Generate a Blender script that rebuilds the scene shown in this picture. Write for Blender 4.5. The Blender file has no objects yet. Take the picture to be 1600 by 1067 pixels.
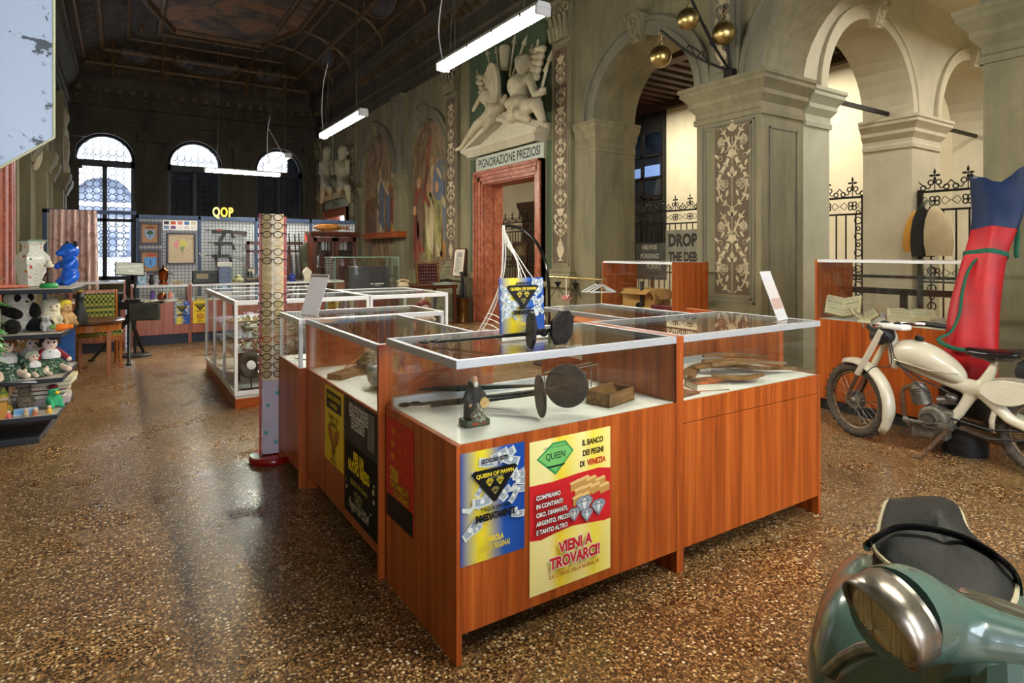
import bpy, bmesh, math, random
from mathutils import Vector, Matrix, Euler
random.seed(7)
C = bpy.context.scene.collection
SC = bpy.context.scene
PI = math.pi

# ---------------------------------------------------------------- camera, light, exposure
YAW = math.radians(33)
cam_d = bpy.data.cameras.new('camera')
cam_d.sensor_width = 36; cam_d.lens = 942 / 1600 * 36
cam_d.shift_y = -(533.5 - 394) / 1600; cam_d.clip_start = .03; cam_d.clip_end = 200
cam = bpy.data.objects.new('camera', cam_d); C.objects.link(cam)
cam.location = (0, 0, 1.4); cam.rotation_euler = (PI / 2, 0, -YAW)
SC.camera = cam
SC.view_settings.view_transform = 'Standard'; SC.view_settings.look = 'None'
SC.view_settings.gamma = 1; SC.view_settings.use_curve_mapping = False
SC.view_settings.exposure = 0.92
SC.cycles.use_denoising = True
SC.cycles.max_bounces = 10; SC.cycles.diffuse_bounces = 4; SC.cycles.glossy_bounces = 5
SC.cycles.transparent_max_bounces = 40; SC.cycles.sample_clamp_indirect = 6
SC.cycles.caustics_reflective = False; SC.cycles.caustics_refractive = False
world = bpy.data.worlds.new('world'); SC.world = world; world.use_nodes = True
wb = world.node_tree.nodes['Background']; wb.inputs[0].default_value = (.80, .88, 1.0, 1); wb.inputs[1].default_value = 7.5

def area(name, loc, rot, sx, sy, power, col, portal=False, spread=None):
    l = bpy.data.lights.new(name, 'AREA'); l.shape = 'RECTANGLE'; l.size = sx; l.size_y = sy
    l.energy = power; l.color = col
    if portal: l.cycles.is_portal = True
    if spread: l.spread = spread
    o = bpy.data.objects.new(name, l); C.objects.link(o); o.location = loc; o.rotation_euler = rot
    return o
sun = bpy.data.lights.new('sun', 'SUN'); sun.energy = 5.0; sun.color = (1, .95, .86); sun.angle = .03
so = bpy.data.objects.new('sun', sun); C.objects.link(so); so.rotation_euler = (math.radians(50), 0, math.radians(-12))
# daylight enters through the three far windows and through the entrance windows behind the camera
for k, x in enumerate((-.41, 2.08, 4.74)):
    area('sky_portal', (x, 22.9, 3.2), (-PI / 2, 0, 0), 1.6, 4.2, 1, (1, 1, 1), portal=True)
for x in (-.3, 3.4):
    area('sky_portal', (x, -5.4, 2.1), (PI / 2, 0, 0), 1.8, 3.6, 1, (1, 1, 1), portal=True)
# ceiling lamps of the rooms behind the arcade
for (x, y, z, p, cc) in ((8.3, 2.6, 4.7, 38, (1, .94, .84)), (11.6, 2.4, 4.7, 50, (1, .93, .82)), (8.4, 7.6, 5.4, 60, (1, .90, .72)),
                     (11.6, 7.6, 5.4, 100, (1, .90, .72)), (11.3, 11.6, 5.4, 100, (1, .90, .72)), (8.2, 11.2, 5.2, 50, (1, .90, .72)), (8.3, 0.4, 4.5, 24, (1, .94, .84))):
    area('ceiling_lamp_light', (x, y, z), (0, 0, 0), .9, .9, p, cc)

# ---------------------------------------------------------------- helpers
def T(x=0, y=0, z=0): return Matrix.Translation((x, y, z))
def RX(a): return Matrix.Rotation(a, 4, 'X')
def RY(a): return Matrix.Rotation(a, 4, 'Y')
def RZ(a): return Matrix.Rotation(a, 4, 'Z')
def S(x, y=None, z=None):
    y = x if y is None else y; z = x if z is None else z
    return Matrix.Diagonal((x, y, z, 1))
def basis(o, u, v):
    """matrix whose local x runs along u, y along v, z out of the face, at o"""
    u = Vector(u).normalized(); v = Vector(v); n = u.cross(v).normalized(); v = n.cross(u)
    m = Matrix((u, v, n)).transposed().to_4x4(); m.translation = Vector(o); return m
def along(a, b):
    """matrix whose local z runs from a to b"""
    a = Vector(a); d = Vector(b) - a
    m = d.to_track_quat('Z', 'Y').to_matrix().to_4x4(); m.translation = a; return m

class MB:
    def __init__(s): s.v = []; s.f = []; s.m = []; s.M = Matrix(); s.k = 0
    def at(s, M=None): s.M = M if M is not None else Matrix(); return s
    def add(s, vs, fs):
        n = len(s.v)
        s.v += [s.M @ Vector(p) for p in vs]
        s.f += [[i + n for i in f] for f in fs]; s.m += [s.k] * len(fs); return s
    def box(s, x0, y0, z0, x1, y1, z1):
        if x0 > x1: x0, x1 = x1, x0
        if y0 > y1: y0, y1 = y1, y0
        if z0 > z1: z0, z1 = z1, z0
        return s.add([(x0, y0, z0), (x1, y0, z0), (x1, y1, z0), (x0, y1, z0), (x0, y0, z1), (x1, y0, z1), (x1, y1, z1), (x0, y1, z1)],
              [(0, 3, 2, 1), (4, 5, 6, 7), (0, 1, 5, 4), (1, 2, 6, 5), (2, 3, 7, 6), (3, 0, 4, 7)])
    def cbox(s, c, d): return s.box(c[0] - d[0] / 2, c[1] - d[1] / 2, c[2] - d[2] / 2, c[0] + d[0] / 2, c[1] + d[1] / 2, c[2] + d[2] / 2)
    def rings(s, rs, closed=False, caps=True):
        """skin a list of equally long vertex rings"""
        n = len(rs[0]); vs = [p for r in rs for p in r]; fs = []
        L = len(rs)
        for a in range(L if closed else L - 1):
            b = (a + 1) % L
            for i in range(n):
                j = (i + 1) % n
                fs.append((a * n + i, a * n + j, b * n + j, b * n + i))
        if caps and not closed:
            fs.append(tuple(range(n - 1, -1, -1))); fs.append(tuple((L - 1) * n + i for i in range(n)))
        return s.add(vs, fs)
    def tube(s, pts, r=.01, n=8, closed=False, flat=1.0):
        pts = [Vector(p) for p in pts]; L = len(pts)
        rr = r if isinstance(r, (list, tuple)) else [r] * L
        rs = []; up = None
        for i, p in enumerate(pts):
            if closed: t = pts[(i + 1) % L] - pts[i - 1]
            else: t = pts[min(i + 1, L - 1)] - pts[max(i - 1, 0)]
            if t.length < 1e-9: t = Vector((0, 0, 1))
            t.normalize()
            if up is None:
                up = Vector((0, 0, 1)) if abs(t.z) < .9 else Vector((1, 0, 0))
            a = t.cross(up)
            if a.length < 1e-6: a = t.cross(Vector((0, 1, 0)))
            a.normalize(); b = a.cross(t).normalized(); up = b
            rs.append([p + (a * math.cos(2 * PI * k / n) + b * math.sin(2 * PI * k / n) * flat) * rr[i] for k in range(n)])
        return s.rings(rs, closed)
    def lathe(s, prof, n=20, caps=True):
        return s.rings([[(r * math.cos(2 * PI * k / n), r * math.sin(2 * PI * k / n), z) for k in range(n)] for r, z in prof], caps=caps)
    def cyl(s, a, b, r, n=12, r2=None):
        M0 = s.M; s.M = M0 @ along(a, b); L = (Vector(b) - Vector(a)).length
        s.lathe([(r, 0), (r if r2 is None else r2, L)], n); s.M = M0; return s
    def ball(s, c, r, n=12, m=8):
        r = (r, r, r) if not isinstance(r, (tuple, list)) else r
        rs = []
        for i in range(m + 1):
            th = PI * i / m; q = max(math.sin(th), .02); z = -math.cos(th)
            rs.append([(c[0] + r[0] * q * math.cos(2 * PI * k / n), c[1] + r[1] * q * math.sin(2 * PI * k / n), c[2] + r[2] * z) for k in range(n)])
        return s.rings(rs)
    def limb(s, a, b, ra, rb, n=10):
        """tapered limb with round ends"""
        s.ball(a, ra, n, 6); s.ball(b, rb, n, 6); return s.cyl(a, b, ra, n, rb)
    def prism(s, poly, z0, z1):
        """polygon in local xy extruded from z0 to z1"""
        ar = sum(poly[i - 1][0] * poly[i][1] - poly[i][0] * poly[i - 1][1] for i in range(len(poly)))
        if ar < 0: poly = poly[::-1]
        n = len(poly)
        vs = [(p[0], p[1], z0) for p in poly] + [(p[0], p[1], z1) for p in poly]
        fs = [tuple(range(n - 1, -1, -1)), tuple(range(n, 2 * n))] + [(i, (i + 1) % n, n + (i + 1) % n, n + i) for i in range(n)]
        return s.add(vs, fs)
    def face(s, poly, z=0): return s.add([(p[0], p[1], z) for p in poly], [tuple(range(len(poly)))])
    def torus(s, R, r, n=32, m=10, a0=0, a1=2 * PI, sx=1, sy=1):
        full = abs(a1 - a0 - 2 * PI) < 1e-6; N = n if full else n + 1
        rs = []
        for i in range(N):
            t = a0 + (a1 - a0) * i / n; cx, cy = math.cos(t), math.sin(t)
            rs.append([((R + r * math.cos(2 * PI * k / m)) * cx * sx, (R + r * math.cos(2 * PI * k / m)) * cy * sy, r * math.sin(2 * PI * k / m)) for k in range(m)])
        return s.rings(rs, closed=full)
    def ribbon(s, pts, w, z0=0, z1=.004):
        """flat band along a 2d path; w may be a list"""
        L = len(pts); ww = w if isinstance(w, (list, tuple)) else [w] * L
        le, ri = [], []
        for i, p in enumerate(pts):
            a = pts[max(i - 1, 0)]; b = pts[min(i + 1, L - 1)]
            dx, dy = b[0] - a[0], b[1] - a[1]; l = math.hypot(dx, dy) or 1
            le.append((p[0] - dy / l * ww[i] / 2, p[1] + dx / l * ww[i] / 2)); ri.append((p[0] + dy / l * ww[i] / 2, p[1] - dx / l * ww[i] / 2))
        vs = []
        for a, b in zip(le, ri): vs += [(a[0], a[1], z0), (b[0], b[1], z0), (b[0], b[1], z1), (a[0], a[1], z1)]
        fs = []
        for i in range(L - 1):
            o = i * 4; q = o + 4
            fs += [(o, o + 1, q + 1, q), (o + 1, o + 2, q + 2, q + 1), (o + 2, o + 3, q + 3, q + 2), (o + 3, o, q, q + 3)]
        fs += [(0, 3, 2, 1), ((L - 1) * 4, (L - 1) * 4 + 1, (L - 1) * 4 + 2, (L - 1) * 4 + 3)]
        return s.add(vs, fs)
    def leaf(s, x, y, l, w, a, z0=0, z1=.004):
        c, q = math.cos(a), math.sin(a)
        P = [(0, 0), (l * .25, w * .42), (l * .55, w * .5), (l * .8, w * .28), (l, 0), (l * .8, -w * .28), (l * .55, -w * .5), (l * .25, -w * .42)]
        return s.prism([(x + p[0] * c - p[1] * q, y + p[0] * q + p[1] * c) for p in P], z0, z1)
    def disc(s, x, y, r, n=14, z0=0, z1=.004, ry=None):
        ry = ry or r
        return s.prism([(x + r * math.cos(2 * PI * k / n), y + ry * math.sin(2 * PI * k / n)) for k in range(n)], z0, z1)
    def sweep(s, path, prof, closed=False):
        """sweep a profile [(out, z)] round a plan path [(x, y)]; out is to the right of travel; mitred corners"""
        L = len(path); rs = []
        for i, p in enumerate(path):
            a = path[i - 1] if (i or closed) else None; b = path[(i + 1) % L] if (i < L - 1 or closed) else None
            def nrm(q, r):
                dx, dy = r[0] - q[0], r[1] - q[1]; l = math.hypot(dx, dy); return Vector((dy / l, -dx / l))
            if a is None: o = nrm(p, b)
            elif b is None: o = nrm(a, p)
            else:
                n1, n2 = nrm(a, p), nrm(p, b); o = (n1 + n2); o = o / max(o.dot(n1), .2)
            rs.append([(p[0] + o.x * q[0], p[1] + o.y * q[0], q[1]) for q in prof])
        return s.rings(rs, closed)
    def text(s, string, x, y, size, sx=1.0, off=0.0, shear=0.0, align='CENTER', z=0.0, depth=0.0, space=1.0):
        cu = bpy.data.curves.new('t', 'FONT'); cu.body = string; cu.size = size; cu.align_x = align
        cu.offset = off; cu.shear = shear; cu.extrude = depth; cu.resolution_u = 3; cu.space_character = space
        if SERIF and s.font: cu.font = s.font
        o = bpy.data.objects.new('t', cu); C.objects.link(o)
        dg = bpy.context.evaluated_depsgraph_get(); me = bpy.data.meshes.new_from_object(o.evaluated_get(dg))
        s.add([(x + v.co.x * sx, y + v.co.y, z + v.co.z) for v in me.vertices], [tuple(p.vertices) for p in me.polygons])
        bpy.data.objects.remove(o); bpy.data.curves.remove(cu); bpy.data.meshes.remove(me); return s
    font = None
    def build(s, name, mat, parent=None, bevel=0, seg=2, ang=35, loc=None, remesh=0, smooth=0, sub=0, flat=False, **props):
        me = bpy.data.meshes.new(name); me.from_pydata([tuple(v) for v in s.v], [], s.f)
        mats = mat if isinstance(mat, (list, tuple)) else [mat]
        for q in mats: me.materials.append(q)
        if len(mats) > 1: me.polygons.foreach_set('material_index', s.m)
        if s.fix:
            bm = bmesh.new(); bm.from_mesh(me); bmesh.ops.recalc_face_normals(bm, faces=bm.faces); bm.to_mesh(me); bm.free()
        if not flat:
            me.polygons.foreach_set('use_smooth', [True] * len(me.polygons))
            if not remesh: me.set_sharp_from_angle(angle=math.radians(ang))
        me.update()
        o = bpy.data.objects.new(name, me); C.objects.link(o)
        if remesh:
            r = o.modifiers.new('r', 'REMESH'); r.mode = 'VOXEL'; r.voxel_size = remesh; r.use_smooth_shade = True
            q = o.modifiers.new('s', 'SMOOTH'); q.factor = .5; q.iterations = smooth or 4
        if bevel:
            b = o.modifiers.new('b', 'BEVEL'); b.width = bevel; b.segments = seg; b.limit_method = 'ANGLE'; b.angle_limit = math.radians(ang)
        if sub:
            q = o.modifiers.new('u', 'SUBSURF'); q.levels = sub; q.render_levels = sub
        if parent: o.parent = parent
        if loc: o.location = loc
        for k, v in props.items(): o[k] = v
        return o
    fix = True
SERIF = False

def thing(name, label, cat, loc=(0, 0, 0), rz=0, group=None, M=None):
    o = bpy.data.objects.new(name, None); C.objects.link(o); o.empty_display_size = .1
    if M is not None: o.matrix_world = M
    else: o.location = loc; o.rotation_euler = (0, 0, rz)
    o['label'] = label; o['category'] = cat
    if group: o['group'] = group
    return o
def tag(o, label, cat, group=None, kind=None):
    o['label'] = label; o['category'] = cat
    if group: o['group'] = group
    if kind: o['kind'] = kind
    return o
def struct(o): o['kind'] = 'structure'; return o
def kids(o): return [x for x in bpy.data.objects if x.parent == o]
def dup(root, loc=None, rz=None, label=None, M=None):
    r = root.copy(); C.objects.link(r)
    if M is not None: r.matrix_world = M
    if loc is not None: r.location = loc
    if rz is not None: r.rotation_euler = (0, 0, rz)
    if label: r['label'] = label
    for ch in kids(root):
        c = ch.copy(); C.objects.link(c); c.parent = r
        for g in kids(ch):
            d = g.copy(); C.objects.link(d); d.parent = c
    return r
def pick(px, py, d):
    """a point at depth d seen along a pixel of the photograph"""
    s_, c_ = math.sin(YAW), math.cos(YAW); l = (px - 800) / 942; u = (394 - py) / 942
    return Vector(((s_ + c_ * l) * d, (c_ - s_ * l) * d, 1.4 + u * d))
def onX(px, py, X):
    r = pick(px, py, 1) - Vector((0, 0, 1.4)); t = X / r.x; return Vector((X, r.y * t, 1.4 + r.z * t))
def onY(px, py, Y):
    r = pick(px, py, 1) - Vector((0, 0, 1.4)); t = Y / r.y; return Vector((r.x * t, Y, 1.4 + r.z * t))
def onZ(px, py, z):
    r = pick(px, py, 1) - Vector((0, 0, 1.4)); t = (z - 1.4) / r.z; return Vector((r.x * t, r.y * t, z))
def arc(cx, cy, r, a0, a1, n=12, ry=None):
    ry = ry or r
    return [(cx + r * math.cos(a0 + (a1 - a0) * i / n), cy + ry * math.sin(a0 + (a1 - a0) * i / n)) for i in range(n + 1)]
def spline(pts, n=6):
    """smooth path through points (any dimension)"""
    P = [Vector(p) for p in pts]; out = []
    for i in range(len(P) - 1):
        p0, p1, p2, p3 = P[max(i - 1, 0)], P[i], P[i + 1], P[min(i + 2, len(P) - 1)]
        for k in range(n):
            t = k / n
            out.append(.5 * ((2 * p1) + (p2 - p0) * t + (2 * p0 - 5 * p1 + 4 * p2 - p3) * t * t + (3 * p1 - p0 - 3 * p2 + p3) * t ** 3))
    return out + [P[-1]]

# ---------------------------------------------------------------- materials
def lin(c):
    """0-255 sRGB (or #hex) to linear"""
    if isinstance(c, str): c = [int(c[i:i + 2], 16) for i in (1, 3, 5)]
    return tuple(((x / 255) / 12.92 if x / 255 <= .04045 else ((x / 255 + .055) / 1.055) ** 2.4) for x in c) + (1,)
class N:
    """small node-tree writer"""
    def __init__(s, name):
        s.m = bpy.data.materials.new(name); s.m.use_nodes = True; s.t = s.m.node_tree
        s.b = s.t.nodes['Principled BSDF']; s.out = s.t.nodes['Material Output']
    def n(s, typ, **kw):
        x = s.t.nodes.new('ShaderNode' + typ)
        for k, v in kw.items():
            if k.startswith('i_'): x.inputs[k[2:]].default_value = v
            else: setattr(x, k, v)
        return x
    def l(s, a, b): s.t.links.new(a, b)
    def coord(s, scale=(1, 1, 1), kind='Object', rot=(0, 0, 0), loc=(0, 0, 0)):
        tc = s.n('TexCoord'); mp = s.n('Mapping'); mp.inputs['Scale'].default_value = scale; mp.inputs['Rotation'].default_value = rot; mp.inputs['Location'].default_value = loc
        s.l(tc.outputs[kind], mp.inputs[0]); return mp.outputs[0]
    def noise(s, v, scale=5, detail=4, rough=.55, dist=0):
        x = s.n('TexNoise'); x.inputs['Scale'].default_value = scale; x.inputs['Detail'].default_value = detail
        x.inputs['Roughness'].default_value = rough; x.inputs['Distortion'].default_value = dist; s.l(v, x.inputs['Vector']); return x
    def vor(s, v, scale=5, feature='F1'):
        x = s.n('TexVoronoi'); x.feature = feature; x.inputs['Scale'].default_value = scale; s.l(v, x.inputs['Vector']); return x
    def ramp(s, f, stops, interp='LINEAR'):
        x = s.n('ValToRGB'); r = x.color_ramp; r.interpolation = interp
        while len(r.elements) < len(stops): r.elements.new(.5)
        for e, (p, c) in zip(r.elements, stops): e.position = p; e.color = c if len(c) == 4 else tuple(c) + (1,)
        s.l(f, x.inputs[0]); return x.outputs[0]
    def mix(s, f, a, b, mode='MIX'):
        x = s.n('Mix'); x.data_type = 'RGBA'; x.blend_type = mode
        for i, q in ((0, f), (6, a), (7, b)):
            if hasattr(q, 'is_linked'): s.l(q, x.inputs[i])
            else: x.inputs[i].default_value = q
        return x.outputs[2]
    def bump(s, h, st=.3, d=.01):
        x = s.n('Bump'); x.inputs['Strength'].default_value = st; x.inputs['Distance'].default_value = d; s.l(h, x.inputs['Height']); s.l(x.outputs[0], s.b.inputs['Normal'])
    def set(s, col=None, rough=None, metal=None, coat=None, spec=None):
        for k, v in (('Base Color', col), ('Roughness', rough), ('Metallic', metal), ('Coat Weight', coat), ('Specular IOR Level', spec)):
            if v is None: continue
            if hasattr(v, 'is_linked'): s.l(v, s.b.inputs[k])
            else: s.b.inputs[k].default_value = v
        return s.m
def mk(name, c1, c2=None, rough=.5, metal=0, scale=6, stretch=(1, 1, 1), f=(.35, .65), bump=0, coat=0, detail=4, spec=.5, c3=None):
    q = N(name); c1 = lin(c1)
    if c2 is None:
        q.set(col=c1)
        if bump:
            v = q.coord(stretch); nz = q.noise(v, scale, detail); q.bump(nz.outputs[0], bump)
    else:
        v = q.coord(stretch); nz = q.noise(v, scale, detail)
        stops = [(f[0], c1), (f[1], lin(c2))] + ([(min(f[1] + .15, .98), lin(c3))] if c3 else [])
        q.set(col=q.ramp(nz.outputs[0], stops))
        if bump: q.bump(nz.outputs[0], bump)
    return q.set(rough=rough, metal=metal, coat=coat, spec=spec)
def glow(name, c, st):
    q = N(name); q.b.inputs['Emission Color'].default_value = lin(c); q.b.inputs['Emission Strength'].default_value = st; q.set(col=lin(c)); return q.m
def glass(name, tint=(.97, .985, .98), refl=1.0, rough=0.0):
    q = N(name); tr = q.n('BsdfTransparent'); tr.inputs[0].default_value = tint + (1,)
    gl = q.n('BsdfGlossy'); gl.inputs['Roughness'].default_value = rough; gl.inputs[0].default_value = (refl, refl, refl, 1)
    fr = q.n('Fresnel'); ge = q.n('NewGeometry'); ma = q.n('MapRange'); q.l(ge.outputs['Backfacing'], ma.inputs[0]); ma.inputs[3].default_value = 1.45; ma.inputs[4].default_value = 1 / 1.45; q.l(ma.outputs[0], fr.inputs[0])
    mx = q.n('MixShader'); q.l(fr.outputs[0], mx.inputs[0]); q.l(tr.outputs[0], mx.inputs[1]); q.l(gl.outputs[0], mx.inputs[2]); q.l(mx.outputs[0], q.out.inputs[0])
    return q.m

def m_terrazzo():
    q = N('terrazzo'); v = q.coord((1, 1, 1))
    a = q.vor(v, 62); b = q.vor(v, 150)
    sa = q.n('SeparateColor'); q.l(a.outputs['Color'], sa.inputs[0]); sb = q.n('SeparateColor'); q.l(b.outputs['Color'], sb.inputs[0])
    ca = q.ramp(sa.outputs[0], [(0, lin((84, 60, 36))), (.25, lin((142, 104, 60))), (.5, lin((182, 138, 84))), (.68, lin((212, 172, 112))), (.82, lin((238, 214, 166))), (.93, lin((252, 244, 222)))], 'CONSTANT')
    cb = q.ramp(sb.outputs[0], [(0, lin((70, 51, 32))), (.4, lin((128, 94, 56))), (.75, lin((176, 134, 82))), (.93, lin((222, 194, 148)))], 'CONSTANT')
    f = q.ramp(a.outputs['Distance'], [(.30, (1, 1, 1)), (.42, (0, 0, 0))])
    col = q.mix(f, cb, ca)
    big = q.noise(v, .7, 5); w = q.ramp(big.outputs[0], [(.3, lin((205, 200, 196))), (.65, (1, 1, 1))])
    col = q.mix(1.0, col, w, 'MULTIPLY')
    rg = q.noise(v, 2.2, 5); rr = q.ramp(rg.outputs[0], [(.3, (.22,) * 3), (.7, (.38,) * 3)])
    q.bump(a.outputs['Distance'], .04, .004)
    return q.set(col=col, rough=rr, spec=.85)
def m_veneer(name, c1, c2, c3, axis=(16, 16, .5), rough=.32):
    q = N(name); v = q.coord(axis); n1 = q.noise(v, 1.6, 6, .6, .4)
    v2 = q.coord((axis[0] * 5, axis[1] * 5, axis[2] * 2.5)); n2 = q.noise(v2, 3, 3)
    c = q.ramp(n1.outputs[0], [(.28, lin(c1)), (.5, lin(c2)), (.72, lin(c3))])
    d = q.ramp(n2.outputs[0], [(.35, (.80, .80, .80)), (.6, (1, 1, 1))])
    return q.set(col=q.mix(1.0, c, d, 'MULTIPLY'), rough=rough)
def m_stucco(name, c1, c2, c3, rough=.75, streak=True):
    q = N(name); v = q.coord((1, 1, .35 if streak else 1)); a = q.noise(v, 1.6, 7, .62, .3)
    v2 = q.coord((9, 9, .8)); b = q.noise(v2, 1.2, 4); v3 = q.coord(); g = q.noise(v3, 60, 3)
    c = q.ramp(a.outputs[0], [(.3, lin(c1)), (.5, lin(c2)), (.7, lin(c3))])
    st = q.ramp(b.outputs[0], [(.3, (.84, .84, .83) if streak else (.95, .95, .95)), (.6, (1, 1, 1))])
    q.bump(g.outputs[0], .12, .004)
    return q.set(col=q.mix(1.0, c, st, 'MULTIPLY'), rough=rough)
def m_marble(name, c1, c2, c3, c4, scale=9):
    q = N(name); v = q.coord(); a = q.noise(v, scale, 8, .65, 1.2); b = q.vor(v, 42)
    c = q.ramp(a.outputs[0], [(.25, lin(c1)), (.45, lin(c2)), (.6, lin(c3)), (.75, lin(c4))])
    k = q.ramp(b.outputs['Distance'], [(.0, (.7, .62, .6)), (.35, (1, 1, 1))])
    return q.set(col=q.mix(.6, c, k, 'MULTIPLY'), rough=.35)
def m_clouds(name, stops, scale=1.2, dist=1.5, rough=.8, stretch=(1, 1, 1), coords='Object'):
    q = N(name); v = q.coord(stretch, coords); a = q.noise(v, scale, 7, .6, dist)
    g = q.noise(v, scale * 14, 4); st = q.ramp(g.outputs[0], [(.3, (.78, .76, .74)), (.65, (1, 1, 1))])
    c = q.ramp(a.outputs[0], [(p, lin(x)) for p, x in stops])
    return q.set(col=q.mix(1.0, c, st, 'MULTIPLY'), rough=rough)
def m_gradx(name, stops, rough=.35, axis=0, noise=.0):
    q = N(name); tc = q.n('TexCoord'); sp = q.n('SeparateXYZ'); q.l(tc.outputs['Generated'], sp.inputs[0])
    f = sp.outputs[axis]
    return q.set(col=q.ramp(f, [(p, lin(c)) for p, c in stops]), rough=rough)

M_FLOOR = m_terrazzo()
M_WOOD = m_veneer('cherry_veneer', (124, 52, 14), (170, 80, 26), (198, 106, 42))
M_WOODX = m_veneer('cherry_veneer_horizontal', (124, 52, 14), (170, 80, 26), (198, 106, 42), (.6, .6, 14))
M_WOODP = m_veneer('pinkish_veneer', (140, 78, 62), (166, 98, 80), (182, 114, 94))
M_DARKWOOD = m_veneer('dark_wood', (46, 18, 8), (76, 34, 16), (104, 52, 26), (10, 10, .8))
M_HONEY = m_veneer('honey_wood', (122, 62, 18), (160, 90, 34), (186, 116, 52), (14, 14, 1))
M_OLD = m_veneer('old_carved_wood', (72, 46, 22), (116, 80, 40), (158, 118, 68), (5, 22, 22), .5)
M_ALU = mk('brushed_aluminium', (176, 180, 188), (200, 203, 208), .42, .35, 30, (1, 30, 30))
M_WHITEALU = mk('white_aluminium', (226, 227, 230), None, .4)
M_LAM = mk('white_laminate', (232, 232, 224), (222, 222, 214), .45, 0, 3)
M_GLASS = glass('clear_glass'); M_GLASSG = glass('green_tinted_glass', (.93, .97, .945))
M_STUCCO = m_stucco('olive_stucco', (104, 98, 76), (130, 122, 94), (150, 141, 110))
M_STUCCO_D = m_stucco('grey_stucco', (100, 96, 80), (120, 116, 98), (136, 131, 110))
M_STUCCO_DK = m_stucco('dark_olive_stucco', (52, 48, 38), (70, 65, 52), (86, 80, 64))  # darker olive tone of the stucco, for far wall and entablature
M_PLASTER = m_stucco('cream_plaster', (210, 202, 174), (218, 210, 184), (224, 216, 192), .75, False)
M_PLASTER_G = m_stucco('pale_green_plaster', (172, 174, 152), (184, 185, 163), (194, 194, 172), .75, False)
M_WHITEST = m_stucco('white_stone_plaster', (188, 181, 158), (200, 193, 169), (210, 203, 179), .75, False)
M_STATUE = m_stucco('statue_stucco', (150, 140, 112), (186, 176, 146), (206, 197, 168), .6, False)
M_RED = m_marble('red_marble', (118, 56, 34), (158, 86, 58), (184, 112, 82), (206, 146, 116))
M_ORNB = m_stucco('ornament_ground', (84, 70, 54), (102, 86, 66), (116, 98, 76))
M_ORN = m_stucco('ornament_relief', (170, 154, 122), (196, 180, 146), (212, 197, 164), .7, False)
M_GREENP = m_stucco('green_painted_panel', (60, 76, 52), (74, 92, 64), (86, 104, 74))
M_IRON = mk('wrought_iron', (26, 25, 24), (46, 42, 38), .5, .6, 20)
M_BLACK = mk('matt_black', (18, 18, 20), (27, 27, 29), .55, 0, 30)
M_BLACKG = mk('gloss_black', (10, 10, 12), None, .18)
M_BLUEF = mk('blue_painted_steel', (44, 62, 92), (56, 76, 108), .45, .1, 12)
M_NAVY = mk('navy_kick', (28, 34, 52), None, .5)
M_WHITE = mk('white_plastic', (236, 236, 234), None, .4)
M_PAPER = mk('paper', (226, 220, 200), (212, 204, 180), .8, 0, 14)
M_CHROME = mk('chrome', (206, 206, 206), None, .12, 1)
M_STEEL = mk('dull_steel', (98, 96, 92), (136, 132, 126), .45, .8, 40)
M_BRASS = mk('aged_brass', (204, 182, 124), (164, 140, 90), .33, 1, 7, bump=.08)
M_COPPER = mk('copper', (168, 92, 44), (120, 60, 28), .25, 1, 7)
# ================================================================ THE ROOM
def arched(mb, u0, u1, z0, z1, w0, w1, ops, ax):
    """wall slab with openings (centre, half width, bottom, spring, arched?) ; ax 'y': runs along Y, thickness in X"""
    def P(u, w, z): return (w, u, z) if ax == 'y' else (u, w, z)
    def bx(a, b, c, d):
        if b - a > 1e-4 and d - c > 1e-4: mb.box(*P(a, w0, c), *P(b, w1, d))
    cur = u0
    for uc, h, zb, zs, ar in sorted(ops):
        bx(cur, uc - h, z0, z1); bx(uc - h, uc + h, z0, zb)
        if not ar: bx(uc - h, uc + h, zs, z1)
        else:
            n = 20
            A = [(uc - h * math.cos(PI * i / n), zs + h * math.sin(PI * i / n)) for i in range(n + 1)]
            for (a, za), (b, zb2) in zip(A, A[1:]):
                mb.add([P(a, w0, za), P(b, w0, zb2), P(b, w0, z1), P(a, w0, z1), P(a, w1, za), P(b, w1, zb2), P(b, w1, z1), P(a, w1, z1)],
                       [(0, 1, 2, 3), (7, 6, 5, 4), (0, 4, 5, 1), (3, 2, 6, 7), (0, 3, 7, 4), (1, 5, 6, 2)])
        cur = uc + h
    bx(cur, u1, z0, z1); return mb
def archivolt(mb, uc, h, zs, w, ax, prof, n=28):
    """moulded ring round an arch; prof = [(radial out, depth out of wall)], the wall face at w, depth towards minus"""
    rs = []
    for i in range(n + 1):
        t = PI * i / n
        rs.append([((w - d, uc - (h + q) * math.cos(t), zs + (h + q) * math.sin(t)) if ax == 'y' else (uc - (h + q) * math.cos(t), w - d, zs + (h + q) * math.sin(t))) for q, d in prof])
    return mb.rings(rs)
RING = [(0, -.02), (0, .05), (.10, .05), (.10, .035), (.19, .035), (.19, .07), (.25, .07), (.25, -.02)]
IMPOST = [(0, 2.98), (.025, 2.98), (.03, 3.04), (.012, 3.06), (.012, 3.12), (.05, 3.17), (.075, 3.2), (.075, 3.25), (.12, 3.31), (.15, 3.34), (.15, 3.38), (.17, 3.4), (.17, 3.44), (0, 3.44)]
def impost(mb, path, dz=0, k=1.0): return mb.sweep(path, [(o * k, z + dz) for o, z in IMPOST])

fl = MB().box(-1.6, -5.8, -.12, 14, 23.2, 0).build('floor', M_FLOOR); struct(fl)
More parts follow.
